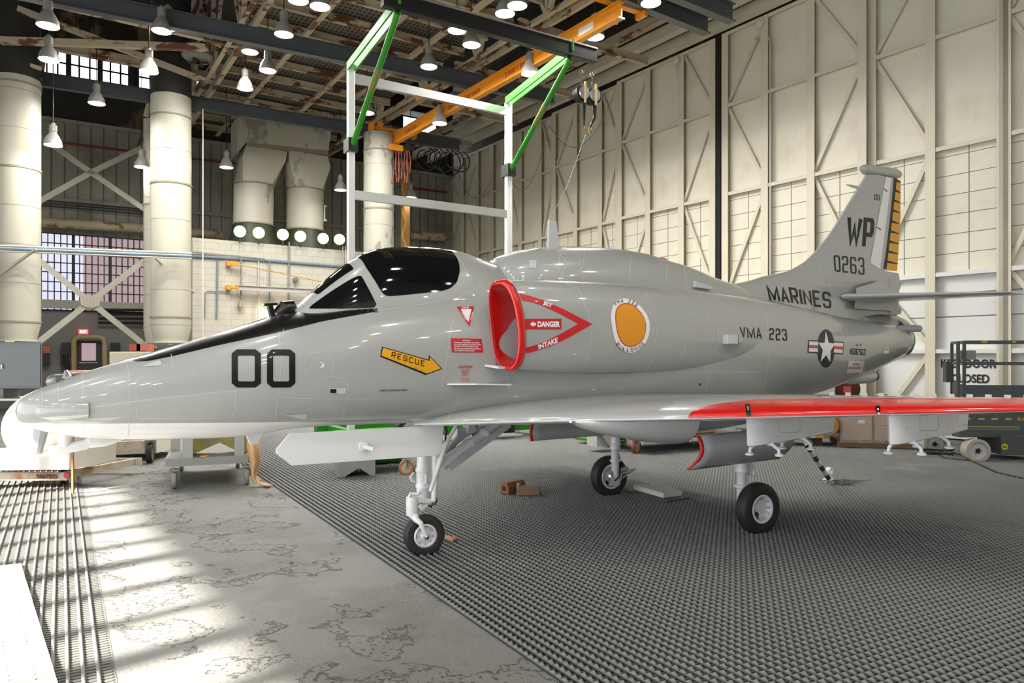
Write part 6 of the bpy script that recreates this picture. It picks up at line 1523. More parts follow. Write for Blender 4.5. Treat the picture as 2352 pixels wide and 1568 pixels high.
# wheels
def wheel(c, r, w, side, rim_r, name, kind, parent=jet, axis=None, hubm=None):
    ax = (axis or AP) * side
    mb = MB(); hw = w / 2; rr = r
    prof = [(-hw * .55, rim_r), (-hw * .95, rim_r + .02), (-hw, rim_r + (rr - rim_r) * .45), (-hw * .93, rr - (rr - rim_r) * .22), (-hw * .72, rr * .965), (-hw * .45, rr * .993), (-hw * .42, rr * .985), (-hw * .38, rr * .995), (-hw * .1, rr), (-hw * .06, rr * .99), (-hw * .02, rr)]
    full = prof + [(-a, b) for a, b in prof[::-1]]
    mb.lathe(c, ax, full, 56, caps=False); wt = mb.build(name, M_TYRE, parent, True, label='black tyre with tread grooves')
    mb = MB()
    if kind == 'main':
        mb.lathe(c, ax, [(hw * .9, rim_r + .012), (hw * .98, rim_r + .004), (hw * .9, rim_r - .012), (hw * .25, rim_r - .03), (hw * .15, rim_r * .45), (hw * .3, rim_r * .42), (hw * .35, rim_r * .3), (hw * .3, .001)], 48, caps=False)
        mb.build('wheel_rim', M_JW if hubm is None else hubm, wt, True)
        a0 = ax.orthogonal().normalized(); b0 = ax.cross(a0)
        for k in range(10):
            b = MB(); th_ = 2 * math.pi * k / 10; d = a0 * math.cos(th_) + b0 * math.sin(th_); b.beam(c + ax * hw * .3 + d * rim_r * .72, c + ax * hw * .75 + d * (rim_r - .02), .03, .02, ax); b.build('rim_bolt', M_ALU, wt, bevel=.004)
        mb = MB(); d = -UP * .6 - AA * .35; mb.box(c + ax * hw * .26 + d * rim_r * .8, .05, .006, .06, (AA - UP * .5).normalized(), ax); mb.build('rim_sticker', M_BLACK, wt)
        mb = MB(); mb.lathe(c, ax, [(-hw * .9, rim_r), (-hw * .3, rim_r - .03), (-hw * .3, .001)], 40, caps=False); mb.build('rim_back', M_JBLK if hubm is None else hubm, wt, True)
    else:
        mb.lathe(c, ax, [(hw * .8, rim_r + .008), (hw * .95, rim_r - .006), (hw * .55, rim_r - .02), (hw * .6, rim_r * .5), (hw * .95, rim_r * .36), (hw * 1.1, rim_r * .26), (hw * 1.1, .015)], 40, caps=False); mb.build('wheel_rim', M_JW, wt, True)
        b = MB(); a0 = ax.orthogonal().normalized(); b0 = ax.cross(a0)
        for k in range(8): d = a0 * math.cos(k * .785) + b0 * math.sin(k * .785); b.lathe(c + ax * hw * .6 + d * rim_r * .72, ax, [(-.0, .012), (.015, .009)], 8)
        b.build('rim_bolts', M_JG, wt, True)
        b = MB(); b.lathe(c + ax * hw * 1.1, ax, [(0, .02), (.03, .02), (.03, .012), (.0, .012)], 16, caps=False); b.build('axle_nut', M_JBLK, wt, True)
        mb = MB(); mb.lathe(c, ax, [(-hw * .8, rim_r), (-hw * .6, rim_r - .02), (-hw * .6, .001)], 32, caps=False); mb.build('rim_back', M_JW, wt, True)
    return wt
NWc = W(.02, .02, .192); NWc = SG(974, 1231, .02); NWc.z = .188
wheel(NWc, .188, .125, 1, .100, 'nose_tyre', 'nose', axis=(AP + AA * -.22).normalized())
ax_ = (AP + AA * -.22).normalized()
for sd in (1, -1):
    o_ = ax_ * .085 * sd; mb = MB(); mb.tube([SG(948, 1178) , SG(952, 1190) + o_ * .7, NWc + o_ + UP * .13 - AA * .06, NWc + o_ + UP * .0], [.05, .03, .024, .02], 12); mb.build('nose_fork', M_JW, jet, True)
# main gear
for side, pc, pl_t in ((1, (1733, 1163), 1.2), (-1, (1394, 1091), -1.2)):
    c = A0(pc[0], pc[1], 1.20 * side); c.z = .262; c = c + AP * (.04)
    wheel(c, .262, .15, 1, .135 if side > 0 else .15, 'main_tyre', 'main', axis=(AP + AA * -.12).normalized())
    top = (1700, 1040) if side > 0 else (1410, 985); tt = 1.2 * side - (.12 if side > 0 else -.14)
    st_ = A0(top[0] + 3, top[1], tt + .0); ft = Vector((c.x, c.y, 0)) - AP * .15 if side > 0 else Vector((c.x, c.y, 0)) + AP * .15
    bot = Vector((st_.x, st_.y, .28)) + AA * .0
    legtube('main_gear_strut', [st_ + UP * .25, Vector((st_.x, st_.y, .80)), Vector((st_.x, st_.y, .62)), Vector((st_.x, st_.y, .60)), Vector((st_.x, st_.y, .30)), Vector((st_.x, st_.y, .24))], [.062, .064, .066, .052, .050, .045])
    for z in (.66, .78, .45): mb = MB(); mb.lathe((st_.x, st_.y, z), UP, [(0, .06), (.01, .074), (.03, .074), (.04, .06)], 24); mb.build('strut_collar', M_JW, jet, True)
    mb = MB(); mb.tube([Vector((st_.x, st_.y, .27)), c], [.05, .045], 14); mb.lathe(c - AP * (.05 if side > 0 else -.0), AP, [(0, .08), (.05, .08)], 20); mb.build('axle', M_JW, jet, True)
    if side < 0:
        mb = MB(); mb.box(c + AP * .1 - UP * .05, .14, .06, .12, AA, AP); mb.lathe(c + AP * .08, AP, [(0, .09), (.04, .08)], 20); mb.build('brake_unit', M_ALU, jet, True)
        mb = MB(); b_ = Vector((st_.x, st_.y, .33)); mb.beam(b_, b_ + AA * .22 + UP * .03, .05, .05); mb.beam(b_ - UP * .05, b_ + AA * .34, .05, .03); mb.beam(b_ + AA * .34, b_ + AA * .12 - UP * .09, .04, .02); mb.build('torque_link', M_JG, jet, bevel=.006)
        mb = MB(); mb.tube([b_ + UP * .3 + AA * .04, b_ + UP * .1 + AA * .09, b_ - UP * .05 + AP * .08, b_ - UP * .1 + AP * .1 - AA * .1], .010, 6); mb.build('brake_hose', M_RUBBER, jet, True)
        mb = MB(); mb.prism([W(2.75, -1.12, 1.14), W(3.5, -1.0, 1.14), W(3.5, -1.0, .95), W(2.75, -1.12, .97)], AP * .02); mb.tube([W(2.9, -1.1, .96), W(3.05, -1.12, .9), W(3.2, -1.15, .75), W(3.28, -1.16, .66)], [.03, .035, .04, .04], 10); mb.build('inner_gear_link', M_JG, jet, True)
    else:
        mb = MB(); b_ = Vector((st_.x, st_.y, .70)); e_ = A0(1728, 1086, 1.1); mb.beam(b_ + UP * .2 - AA * .03, e_, .05, .09); mb.beam(b_ - UP * .02, e_, .05, .05); mb.lathe(e_ - AP * .04, AP, [(0, .028), (.09, .028)], 14); mb.build('gear_trunnion', M_JW, jet, bevel=.006)
# arresting hook, resting on the mat (black and white bands)
a, b = A0(1853, 1022, .3), gnd(1903, 1098, .10)
hk = None
for i in range(7):
    u0, u1 = i / 7, (i + 1) / 7; mb = MB(); mb.tube([a.lerp(b, u0), a.lerp(b, u1)], .034, 14); mb.build('hook_band', M_JW if i % 2 else M_JBLK, jet, True)
mb = MB(); mb.tube([b, b - UP * .04 + AA * .05, gnd(1910, 1107, .03)], [.04, .06, .05], 12); mb.lathe(gnd(1903, 1108, .0), UP, [(.003, .09), (.05, .08), (.07, .03)], 14); mb.build('hook_foot', M_JW, jet, True)
mb = MB(); mb.lathe(gnd(1905, 1082, .14), AP, [(-.03, .06), (.03, .06), (.03, .03), (-.03, .03)], 20, caps=False); mb.build('hook_roller', M_JW, jet, True)
mb = MB(); mb.beam(a, W(5.3, .12, 1.3), .05, .05); mb.build('hook_arm', M_JG, jet)
# ================================================================== loose things around the jet
# drain rag beside the hook
mb = MB()
for k in range(26):
    c = gnd(1938, 1112, .02) + Vector((random.uniform(-.22, .3), random.uniform(-.1, .1), random.uniform(.01, .04))); a0 = random.uniform(0, 6.28)
    mb.tube([c + Vector((.09 * math.cos(a0 + q), .06 * math.sin(a0 + q), random.uniform(0, .035))) for q in (0, .9, 1.8, 2.7)], .007, 5)
mb.build('mop_head', mat('grey_mop', (.2, .2, .2), .9), None, True, 'small heap of grey mop strings on the mat beside the tail hook', cat='mop')
# chocks: two brown blocks
def chock(p, d, ln, w, label, hole):
    root = thing('wheel_chock', p, label, 'chock', 'brown wheel chocks under the jet'); d = Vector(d).normalized(); sd_ = Vector((d.y, -d.x, 0))
    mb = MB(); prof = [(-w / 2, .0), (w / 2, .0), (w / 2, w * .62), (w * .3, w), (-w * .3, w), (-w / 2, w * .62)]
    mb.prism([p + sd_ * x + UP * (z + .024) for x, z in prof], d * ln); mb.build('chock_body', mat('brown_rubber_' + hole, (.30, .10, .035) if hole == 'a' else (.34, .19, .13), .5, var=.15, scale=9), root, bevel=.01)
    mb = MB(); mb.lathe(p - d * .002 + UP * (w * .5 + .024), -d, [(0, .032), (.002, .032)], 16); mb.build('chock_hole', M_BLACK, root)
    if hole == 'b': mb = MB(); mb.lathe(p + d * ln * .1 + UP * (w + .02), UP, [(0, .03), (.04, .025)], 12); mb.build('chock_knob', M_PIPE, root, True)
chock(gnd(1158, 1139), (.75, .9, 0), .36, .15, 'rust brown wheel chock standing at the left with a round hole in its end', 'a')
chock(gnd(1183, 1141) + Vector((.02, 0, 0)), (1, .12, 0), .29, .12, 'pale brown wheel chock lying against the rust brown one', 'b')
# foam slab on tray
c = gnd(1520, 1150); 
def slab4(pts, z0, z1, name, m, label, cat, bev=.006):
    mb = MB(); mb.prism([Vector((p.x, p.y, z0)) for p in pts], UP * (z1 - z0)); return mb.build(name, m, None, label=label, cat=cat, bevel=bev)
slab4([gnd(1430, 1125, .03), gnd(1534, 1152, .03), gnd(1585, 1143, .03), gnd(1478, 1117, .03)], .026, .045, 'tray', mat('dark_tray', (.09, .09, .09), .6), 'flat dark grey tray lying on the mat by the far main wheel', 'tray')
slab4([gnd(1454, 1123, .05), gnd(1524, 1143, .05), gnd(1567, 1137, .05), gnd(1498, 1119, .05)], .0455, .11, 'foam_block', mat('white_foam', (.62, .61, .55), .7), 'off-white rectangular foam block on the dark tray', 'block')
mb = MB(); 
for k in range(5): c = gnd(1026 + k * 1.5, 1236 + k, .03) + Vector((k * .012, random.uniform(-.03, .03), .0)); mb.lathe(c, UP, [(0, .02), (.02, .018), (.035, .006)], 7)
mb.build('wood_scraps', mat('peach_scrap', (.7, .38, .2), .8), None, True, 'tiny heap of orange peel-like scraps right behind the nose wheel', cat='scraps')

# castor
def castor(parent, p, r, col, w=.06, plate=True, ax=(1, 0, 0), hub=None):
    ax = Vector(ax).normalized(); c = p + UP * r
    mb = MB(); mb.lathe(c, ax, [(-w / 2, r * .72), (-w / 2, r * .95), (-w * .3, r), (w * .3, r), (w / 2, r * .95), (w / 2, r * .72)], 28, caps=False); ty = mb.build('castor_tyre', col, parent, True)
    mb = MB(); mb.lathe(c, ax, [(-w * .4, r * .74), (-w * .4, r * .25), (-w / 2, r * .22), (-w / 2, .001)], 20, caps=False); mb.lathe(c, ax, [(w * .4, r * .74), (w * .4, r * .25), (w / 2, r * .22), (w / 2, .001)], 20, caps=False); mb.build('castor_hub', hub or M_PIPE, ty, True)
    mb = MB()
    for s_ in (-1, 1): mb.beam(c + ax * s_ * (w / 2 + .012), c + ax * s_ * (w / 2 + .012) + UP * r * 1.25, .012, .06, ax)
    mb.box(c + UP * r * 1.28, w + .06, .12, .02, ax, ax.cross(UP)); mb.build('castor_fork', M_PIPE, parent)
# grey steel work cart under the nose
q = [gnd(400, 1122), gnd(567, 1112), gnd(455, 1057), gnd(350, 1063)]
cart = thing('steel_cart', (q[0] + q[1]) / 2, 'grey steel cart on four castors standing under the jet nose', 'cart')
fl, fr, br_, bl2 = q[0], q[1], None, None
dx = (fr - fl).normalized(); dy = Vector((-dx.y, dx.x, 0)); dep = 1.75
P = [fl - dx * .08, fr + dx * .02, fr + dx * .02 + dy * dep, fl - dx * .08 + dy * dep]
M_CART = mat('grey_cart_steel', (.27, .275, .26), .5, var=.15, scale=3, col2=(.42, .36, .08), thr=.72)
for a, b in ((0, 1), (1, 2), (2, 3), (3, 0)):
    mb = MB(); mb.beam(P[a] + UP * .36, P[b] + UP * .36, .06, .11); mb.build('cart_rail', M_CART, cart)
mb = MB(); mb.prism([p + UP * .40 for p in P], UP * .015); mb.build('cart_deck', mat('cart_deck', (.20, .19, .17), .6), cart)
for i, p in enumerate([P[0] + dx * .25 + dy * .05, P[0] + dx * .05 + dy * 1.0, P[1] - dx * .12 + dy * .05, P[2] - dx * .1]):
    mb = MB(); mb.beam(p + UP * .4, p + UP * 1.12, .13, .13, dy); mb.build('cart_post', mat('grey_post', (.36, .37, .35), .45, var=.1, scale=3), cart)
for p in (P[0] + dx * .08, P[1] - dx * .02, P[2] - dx * .1, P[3] + dx * .1): castor(cart, Vector((p.x, p.y, 0)) , .115, mat('grey_castor_tyre', (.25, .24, .19), .7), .055, ax=dx)
mb = MB(); c = P[0].lerp(P[1], .52) + dy * .25 + UP * .42
mb.prism([c + dx * x + UP * z for x, z in ((-.36, .04), (-.30, .7), (.42, .7), (.5, 0), (.40, 0), (.12, .16), (-.25, 0))], dy * .25)
mb.build('concrete_wedge', mat('yellow_stained_concrete', (.17, .165, .12), .8, col2=(.40, .33, .05), thr=.5, soft=.15, scale=5), None, label='yellow-stained concrete footing block with a notched base, on the steel cart', cat='block')
mb = MB(); c = P[0].lerp(P[1], .45) + dy * .03 + UP * .42; mb.lathe(c, UP, [(0, .06), (.012, .06)], 16); mb.build('orange_disc', M_ORANGE, None, True, 'small orange disc lying on the front of the steel cart', cat='disc')
# second concrete block on the mat
p = gnd(772, 1101); q_ = gnd(862, 1096); dx2 = (q_ - p).normalized(); dy2 = Vector((-dx2.y, dx2.x, 0)); w_ = (q_ - p).length
mb = MB(); mb.prism([p + dx2 * x * w_ + UP * z for x, z in ((.05, 0.026), (0, .55), (1, .55), (1, .026), (.88, .03), (.58, .16), (.2, .026))], dy2 * .45)
mb.build('concrete_block', mat('grey_concrete_block', (.30, .30, .28), .8, var=.15, scale=4), None, label='grey concrete footing block with a notched base, on the mat behind the nose gear door', cat='block')
# brown paper sheet hanging down
mb = MB(); R = []
for (x, y, w) in ((581, 1000, 26), (583, 1040, 26), (586, 1062, 24), (583, 1082, 13), (583, 1098, 11), (590, 1107, 14)): R.append([at(x - w / 2, y, 10.35), at(x, y, 10.25), at(x + w / 2, y, 10.35)])
R.append([gnd(600, 1114, .03), gnd(605, 1112, .03), gnd(612, 1110, .03)]); R.append([gnd(616, 1117, .03), gnd(622, 1114, .03), gnd(628, 1112, .03)])
mb.add([p for r in R for p in r], [(i * 3 + j, i * 3 + j + 1, i * 3 + j + 4, i * 3 + j + 3) for i in range(len(R) - 1) for j in range(2)])
o = mb.build('brown_paper', mat('brown_paper', (.58, .34, .15), .6), None, True, 'strip of brown paper hanging behind the cart and curling onto the floor', cat='paper', recalc=False, angle=180)
md = o.modifiers.new('t', 'SOLIDIFY'); md.thickness = .004
# red-rimmed castor carts on the mat
M_REDW = mat('brick_red_wheel', (.33, .07, .05), .5); M_WOOD = mat('pale_pallet_wood', (.62, .42, .24), .7, var=.15, scale=6, stretch=(1, 6, 6))
root = thing('castor_dolly', gnd(1460, 1042), 'black dolly with a brick red castor, carrying a pallet beyond the far main wheel', 'dolly')
castor(root, gnd(1461, 1043), .135, M_REDW, .07, ax=(.75, -.6, 0), hub=mat('cream_hub', (.6, .45, .25), .5))
a = gnd(1461, 1043); mb = MB(); mb.box(a + Vector((.9, .9, .29)), 2.4, 1.2, .03, BD, BN); mb.build('dolly_deck', M_BLACK, root)
castor(root, a + BD * 1.9 + Vector((0, .3, 0)), .135, M_REDW, .07, ax=(.75, -.6, 0)); castor(root, a + Vector((-.1, 1.2, 0)), .135, M_REDW, .07, ax=(.75, -.6, 0))
mb = MB(); mb.box(a + Vector((-.62, .3, .24)), .42, .3, .22, BD, BN); mb.build('white_bin', mat('white_bin', (.6, .6, .55), .5), root)
root = thing('wooden_pallet', a + Vector((.5, .8, .305)), 'pale wooden pallet with reddish boards on the black dolly', 'pallet')
for k in range(3): mb = MB(); mb.box(a + Vector((.55, .95, .362)) + BN * (k - 1) * .5, 2.2, .05, .11, BD, BN); mb.build('stringer', M_WOOD, root)
for k in range(7): mb = MB(); mb.box(a + Vector((.55, .95, .428)) + BD * (k - 3) * .32, .1, 1.1, .02, BD, BN); mb.build('deck_board', mat('reddish_board', (.42, .16, .06), .6), root)
root = thing('castor_dolly', gnd(933, 1091), 'dolly with an orange-rimmed castor just behind the nose gear strut', 'dolly')
castor(root, gnd(933, 1091), .115, mat('orange_castor', (.5, .17, .09), .5), .06, ax=(.2, -1, 0), hub=mat('cream_hub', (.6, .45, .25), .5))
mb = MB(); a = gnd(933, 1091); mb.box(a + Vector((-.55, .45, .33)), 1.3, .7, .05, fd, fn); mb.build('dolly_deck', M_PIPE, root); castor(root, a + Vector((-1.0, .2, 0)), .115, mat('orange_castor', (.5, .17, .09), .5), .06, ax=(.2, -1, 0))
mb = MB(); mb.box(a + Vector((-.75, 1.15, .18)), .9, .5, .28, fd, fn); mb.build('green_bin', M_GREEN, None, label='low green machine casing on the mat behind the nose gear door', cat='casing', bevel=.02)

# ---- scissor lift at the right
lo = gnd(2240, 1060); ld = Vector((1, -.10, 0)).normalized(); ln_ = Vector((ld.y, -ld.x, 0))   # ln_ toward the camera
M_LIFT = mat('dark_grey_lift_paint', (.075, .085, .085), .5, var=.15, scale=2); M_LW = mat('dirty_cream_tyre', (.42, .39, .31), .7, var=.15, scale=8)
lift = thing('scissor_lift', lo + ld * 1.2, 'dark grey scissor lift with cream solid tyres at the right edge', 'lift')
def lp(x, y, z): return lo + ld * x - ln_ * y + UP * z      # x right, y away, z up
for (x, y) in ((0, 0), (-.28, .95), (1.9, 0), (1.9, .95)):
    mb = MB(); c = lp(x, y, .2); mb.lathe(c, ln_, [(-.11, .13), (-.11, .195), (.11, .2), (.115, .15)], 36, caps=False); t_ = mb.build('solid_tyre', M_LW, lift, True)
    mb = MB(); mb.lathe(c, ln_, [(.11, .15), (.07, .14), (.06, .05), (.09, .045), (.09, .001)], 28, caps=False); mb.lathe(c, -ln_, [(.11, .15), (.06, .001)], 28, caps=False); mb.build('white_hub', mat('grey_hub', (.5, .5, .5), .5), t_, True)
    mb = MB()
    for k in range(5): d = UP * math.cos(k * 1.2566 + .3) + ld * math.sin(k * 1.2566 + .3); mb.lathe(c + ln_ * .085 + d * .035, ln_, [(0, .014), (.02, .014)], 8)
    mb.lathe(c + ln_ * .085, ln_, [(0, .035), (.015, .03)], 12); mb.build('wheel_bolts', M_BLACK, t_)
mb = MB(); mb.box(lp(1.0, .5, .62), 2.5, .9, .42, ld, ln_); mb.build('chassis', M_LIFT, lift, bevel=.02)
mb = MB(); mb.box(lp(1.15, .35, .30), 1.5, .8, .34, ld, ln_); mb.build('tray_box', M_LIFT, lift, bevel=.01)
mb = MB(); mb.lathe(lp(.45, -.055, .27), ln_, [(0, .055), (.003, .055)], 24); mb.build('yellow_round_sign', mat('yellow_sign', (.55, .5, .03), .5), lift)
flat_text('round_sign_lettering', 'EX', lp(.45, -.06, .27), ld, UP, .07, .04, M_INK, lift, .02)
mb = MB()
for k in range(4): c = lp(-.1 + k * .22, .045, .735); mb.prism([c - ld * .06 - UP * .015, c + ld * .04 - UP * .015, c + ld * .06 + UP * .015, c - ld * .04 + UP * .015], ln_ * .004)
mb.build('hazard_stripes', mat('faded_yellow', (.42, .42, .12), .6), lift)
mb = MB(); mb.beam(lp(-.15, .046, .60), lp(.75, .046, .60), .004, .012); mb.beam(lp(-.15, .046, .56), lp(.75, .046, .56), .004, .008); mb.build('yellow_lines', mat('faded_yellow', (.42, .42, .12), .6), lift)
mb = MB(); mb.box(lp(.86, .043, .735), .3, .006, .05, ld, ln_); mb.build('orange_label', mat('dull_orange_label', (.45, .27, .05), .6), lift); flat_text('keep_lettering', 'KEEP', lp(.85, .038, .735), ld, UP, .2, .03, M_INK, lift, .01)
mb = MB(); mb.box(lp(1.0, .5, .9), 2.3, .7, .18, ld, ln_); mb.build('scissor_stack', M_LIFT, lift)
px0 = lambda z, x0: 0
# platform: deck skirt, posts, rails  (pixel columns 2178..2352+)
Dl = lo.y
def lz(py, y=0.0): return CH - (py - HY) / F * (Dl + y)
zt_r, zm_r, z_s1, z_s0 = lz(785), lz(835), lz(884), lz(915)
xl_ = (2216 - CX) / F * Dl - lo.x; xb = (2176 - CX) / F * (Dl + .8) - lo.x
mb = MB(); mb.prism([lp(xl_, 0, z_s0), lp(2.6, 0, z_s0), lp(2.6, 0, z_s1), lp(xl_, 0, z_s1)], -ln_ * .03); mb.prism([lp(xl_, 0, z_s0), lp(xb, .8, z_s0), lp(xb, .8, z_s1 + .02), lp(xl_, 0, z_s1 + .0)], ld * .03); mb.prism([lp(xl_, 0, z_s0), lp(2.6, 0, z_s0), lp(2.6, .8, z_s0), lp(xb, .8, z_s0)], UP * .03); mb.build('platform_skirt', M_LIFT, lift)
for (x, y) in ((xl_, 0), (xl_ - .09, .02), (xb, .8), ((xl_ + xb) / 2, .4), (2.55, 0), (2.55, .8)):
    mb = MB(); mb.beam(lp(x, y, z_s0), lp(x, y, zt_r), .035, .045, ld); mb.build('platform_post', M_LIFT, lift)
for z in (zt_r, zm_r):
    mb = MB(); mb.beam(lp(xl_, 0, z), lp(2.6, 0, z), .035, .05); mb.beam(lp(xl_, 0, z), lp(xb, .8, z), .035, .045); mb.beam(lp(xb, .8, z), lp(2.6, .8, z), .035, .05); mb.build('platform_rail', M_LIFT, lift)
mb = MB(); mb.box(lp(xl_ + .1, .1, lz(815)), .26, .06, .16, ld, ln_); mb.build('control_box', mat('grey_box', (.22, .24, .25), .5), lift, bevel=.01)
mb = MB(); mb.box(lp(xl_ - .14, .3, lz(855)), .09, .12, .36, ld, ln_); mb.build('manual_box', M_LIFT, lift)
mb = MB(); mb.box(lp(xl_ + .32, -.02, zt_r), .09, .012, .04, ld, ln_); mb.box(lp(xl_ + .80, -.02, zt_r), .06, .012, .035, ld, ln_); mb.build('green_tape', mat('green_tape', (.25, .4, .06), .6), lift)
mb = MB(); mb.tube([gnd(2140, 1035, .03), gnd(2170, 1052, .03), gnd(2230, 1058, .03), gnd(2290, 1085, .03), gnd(2400, 1110, .03)], .014, 6); mb.tube([gnd(2150, 1045, .04) + Vector((.3 * math.cos(a), .22 * math.sin(a), .01 * a)) for a in np.linspace(0, 12, 40)], .012, 6)
mb.build('power_cable', M_RUBBER, None, True, 'black power cable coiled on the mat beside the scissor lift wheels', cat='cable')

# ---- pallet with wrapped cartons, drum, red reel, white board
pa = gnd(1935, 1030); 
root = thing('wooden_pallet', pa, 'low brown pallet under the wrapped cartons between the two pylons', 'pallet')
pd = Vector((1, -.28, 0)).normalized(); pn = Vector((-pd.y, pd.x, 0)) * -1 if False else Vector((pd.y, -pd.x, 0)); pn = -pn
def pp(x, y, z): return pa + pd * x + pn * y + UP * z
M_PW = mat('brown_pallet_wood', (.20, .12, .06), .8, var=.2, scale=5)
for y in (0, .5, 1.0): mb = MB(); mb.beam(pp(-.1, y, .09), pp(1.35, y, .09), .04, .1); mb.build('stringer', M_PW, root)
for k in range(8): mb = MB(); mb.beam(pp(-.05 + k * .19, -.03, .15), pp(-.05 + k * .19, 1.05, .15), .1, .018); mb.build('deck_board', M_PW, root)
mb = MB()
for k in range(4): mb.beam(pp(-.05 + k * .45, -.03, .032), pp(-.05 + k * .45, 1.05, .032), .1, .016)
mb.build('bottom_board', M_PW, root)
M_BOX = mat('brown_cardboard', (.47, .29, .17), .7, var=.12, scale=3)
n_ = 0
for (x, y, w, h, z0, lb) in ((.28, .1, .55, .62, .16, 'tall brown carton at the left of the wrapped pallet'), (.86, .1, .52, .30, .16, 'lower brown carton with white labels at the right of the wrapped pallet'), (.86, .1, .52, .32, .46, 'upper brown carton with white labels at the right of the wrapped pallet'), (.28, .62, .5, .75, .16, 'brown carton at the back left of the wrapped pallet'), (.86, .64, .5, .8, .16, 'brown carton at the back right of the wrapped pallet')):
    root = thing('cardboard_box', pp(x, y + .2, z0), lb, 'box', 'cartons on the wrapped pallet')
    mb = MB(); mb.box(pp(x, y + .24, z0 + h / 2), w, .46, h - .005, pd, pn); mb.build('carton', M_BOX, root, bevel=.01)
    mb = MB(); mb.box(pp(x + .08, y + .007, z0 + h * .6), .12, .003, .07, pd, pn); mb.build('white_label', M_DECW, root)
M_WRAP = bpy.data.materials.new('clear_stretch_wrap'); M_WRAP.use_nodes = True
b = M_WRAP.node_tree.nodes['Principled BSDF']; b.inputs['Base Color'].default_value = (.85, .85, .82, 1); b.inputs['Alpha'].default_value = .28; b.inputs['Roughness'].default_value = .25
mb = MB(); mb.rings([[pp(.57 + (.62 + .02 * math.sin(k * 1.7)) * cx_ + .0, .5 + (.55 + .02 * math.cos(k)) * cy_, z) for k, (cx_, cy_) in enumerate(((-1, -1), (-.4, -1.02), (0, -.99), (.5, -1.03), (1, -1), (1.03, 0), (1, 1), (0, 1.02), (-1, 1), (-1.02, 0)))] for z in (.13, .3, .55, .8, .95)], caps=False); mb.build('stretch_wrap', M_WRAP, None, True, 'clear plastic stretch wrap around the cartons on the pallet', cat='plastic wrap')
root = thing('fibre_drum', pp(-.35, .15, 0), 'brown round-ended drum leaning at the left of the wrapped cartons', 'drum')
mb = MB(); mb.lathe(pp(-.28, -.08, .46), pd * .3 + pn * 1, [(0, .001), (.0, .2), (.02, .21), (.5, .21), (.5, .001)], 32); mb.build('drum_body', mat('drum_brown', (.33, .17, .05), .6), root, True)
mb = MB(); mb.box(pp(-.5, .5, .42), .3, .7, .82, pd, pn); mb.build('dark_crate', mat('dark_brown_crate', (.10, .06, .03), .8), None, label='dark brown crate behind the round drum, left of the wrapped cartons', cat='crate')
root = thing('platform_trolley', pp(-.95, .3, 0), 'low orange and grey trolley with small castors behind the inner pylon', 'trolley')
for x in (-1.25, -.6): castor(root, pp(x, .1, 0) + UP * .003, .075, M_PIPE, .05, ax=pn)
mb = MB(); mb.box(pp(-.9, .3, .22), 1.1, .6, .04, pd, pn); mb.build('trolley_deck', M_ORANGE, root)
# red cable drum on stand and white board behind the tail
c = at(1938, 893, 16.3); root = thing('cable_reel', Vector((c.x, c.y, 0)), 'dark red round cable reel on an orange stand behind the tail', 'reel')
mb = MB(); mb.lathe(c, Vector((-.2, -1, 0)), [(-.05, .33), (.05, .33), (.06, .3)], 36); mb.build('reel_flange', mat('dark_red_reel', (.10, .018, .016), .5), root, True)
mb = MB(); mb.lathe(c + Vector((.06, .35, 0)), Vector((-.2, -1, 0)), [(-.03, .33), (.03, .33)], 36); mb.lathe(c + Vector((0, .2, 0)), Vector((-.2, -1, 0)), [(-.2, .15), (.2, .15)], 20); mb.build('reel_core', mat('dark_red_reel', (.1, .018, .016), .5), root, True)
mb = MB(); mb.box(Vector((c.x - .18, c.y + .3, .6)), .14, .1, 1.2 + .3, None, None); mb.beam(Vector((c.x - .25, c.y + .2, .03)), Vector((c.x + .3, c.y + .2, .03)), .5, .06); mb.build('reel_stand', mat('red_orange_stand', (.4, .07, .03), .5), root)
c = at(1878, 900, 16.4); mb = MB(); mb.box(Vector((c.x, c.y, .74)), .56, .5, 1.48); mb.build('white_cabinet', M_WHITED, None, label='white cabinet half hidden behind the rear fuselage and wing', cat='cabinet', bevel=.01)
mb = MB(); 
for k, (x, y) in enumerate(((2025, 905), (2045, 909), (2065, 911))): c = at(x, y + 3, 15.6); mb.box(Vector((c.x, c.y, c.z)), .16, .2, .07, Vector((1, .3 * k, 0)).normalized(), Vector((-.3 * k, 1, 0)).normalized())
o = mb.build('cut_cardboard', mat('cardboard_scrap', (.5, .33, .15), .7), None, label='scraps of cardboard on top of the crate stack behind the wing', cat='cardboard')
root = thing('shipping_crate', pp(.2, 1.4, 0), 'tall plain crate carrying the cardboard scraps behind the wing', 'crate')
c = at(2045, 912, 15.6); mb = MB(); mb.box(Vector((c.x, c.y, (c.z - .0) / 2)), .55, .5, c.z - .0, ); mb.build('crate_body', mat('dark_brown_crate', (.10, .06, .03), .8), root)

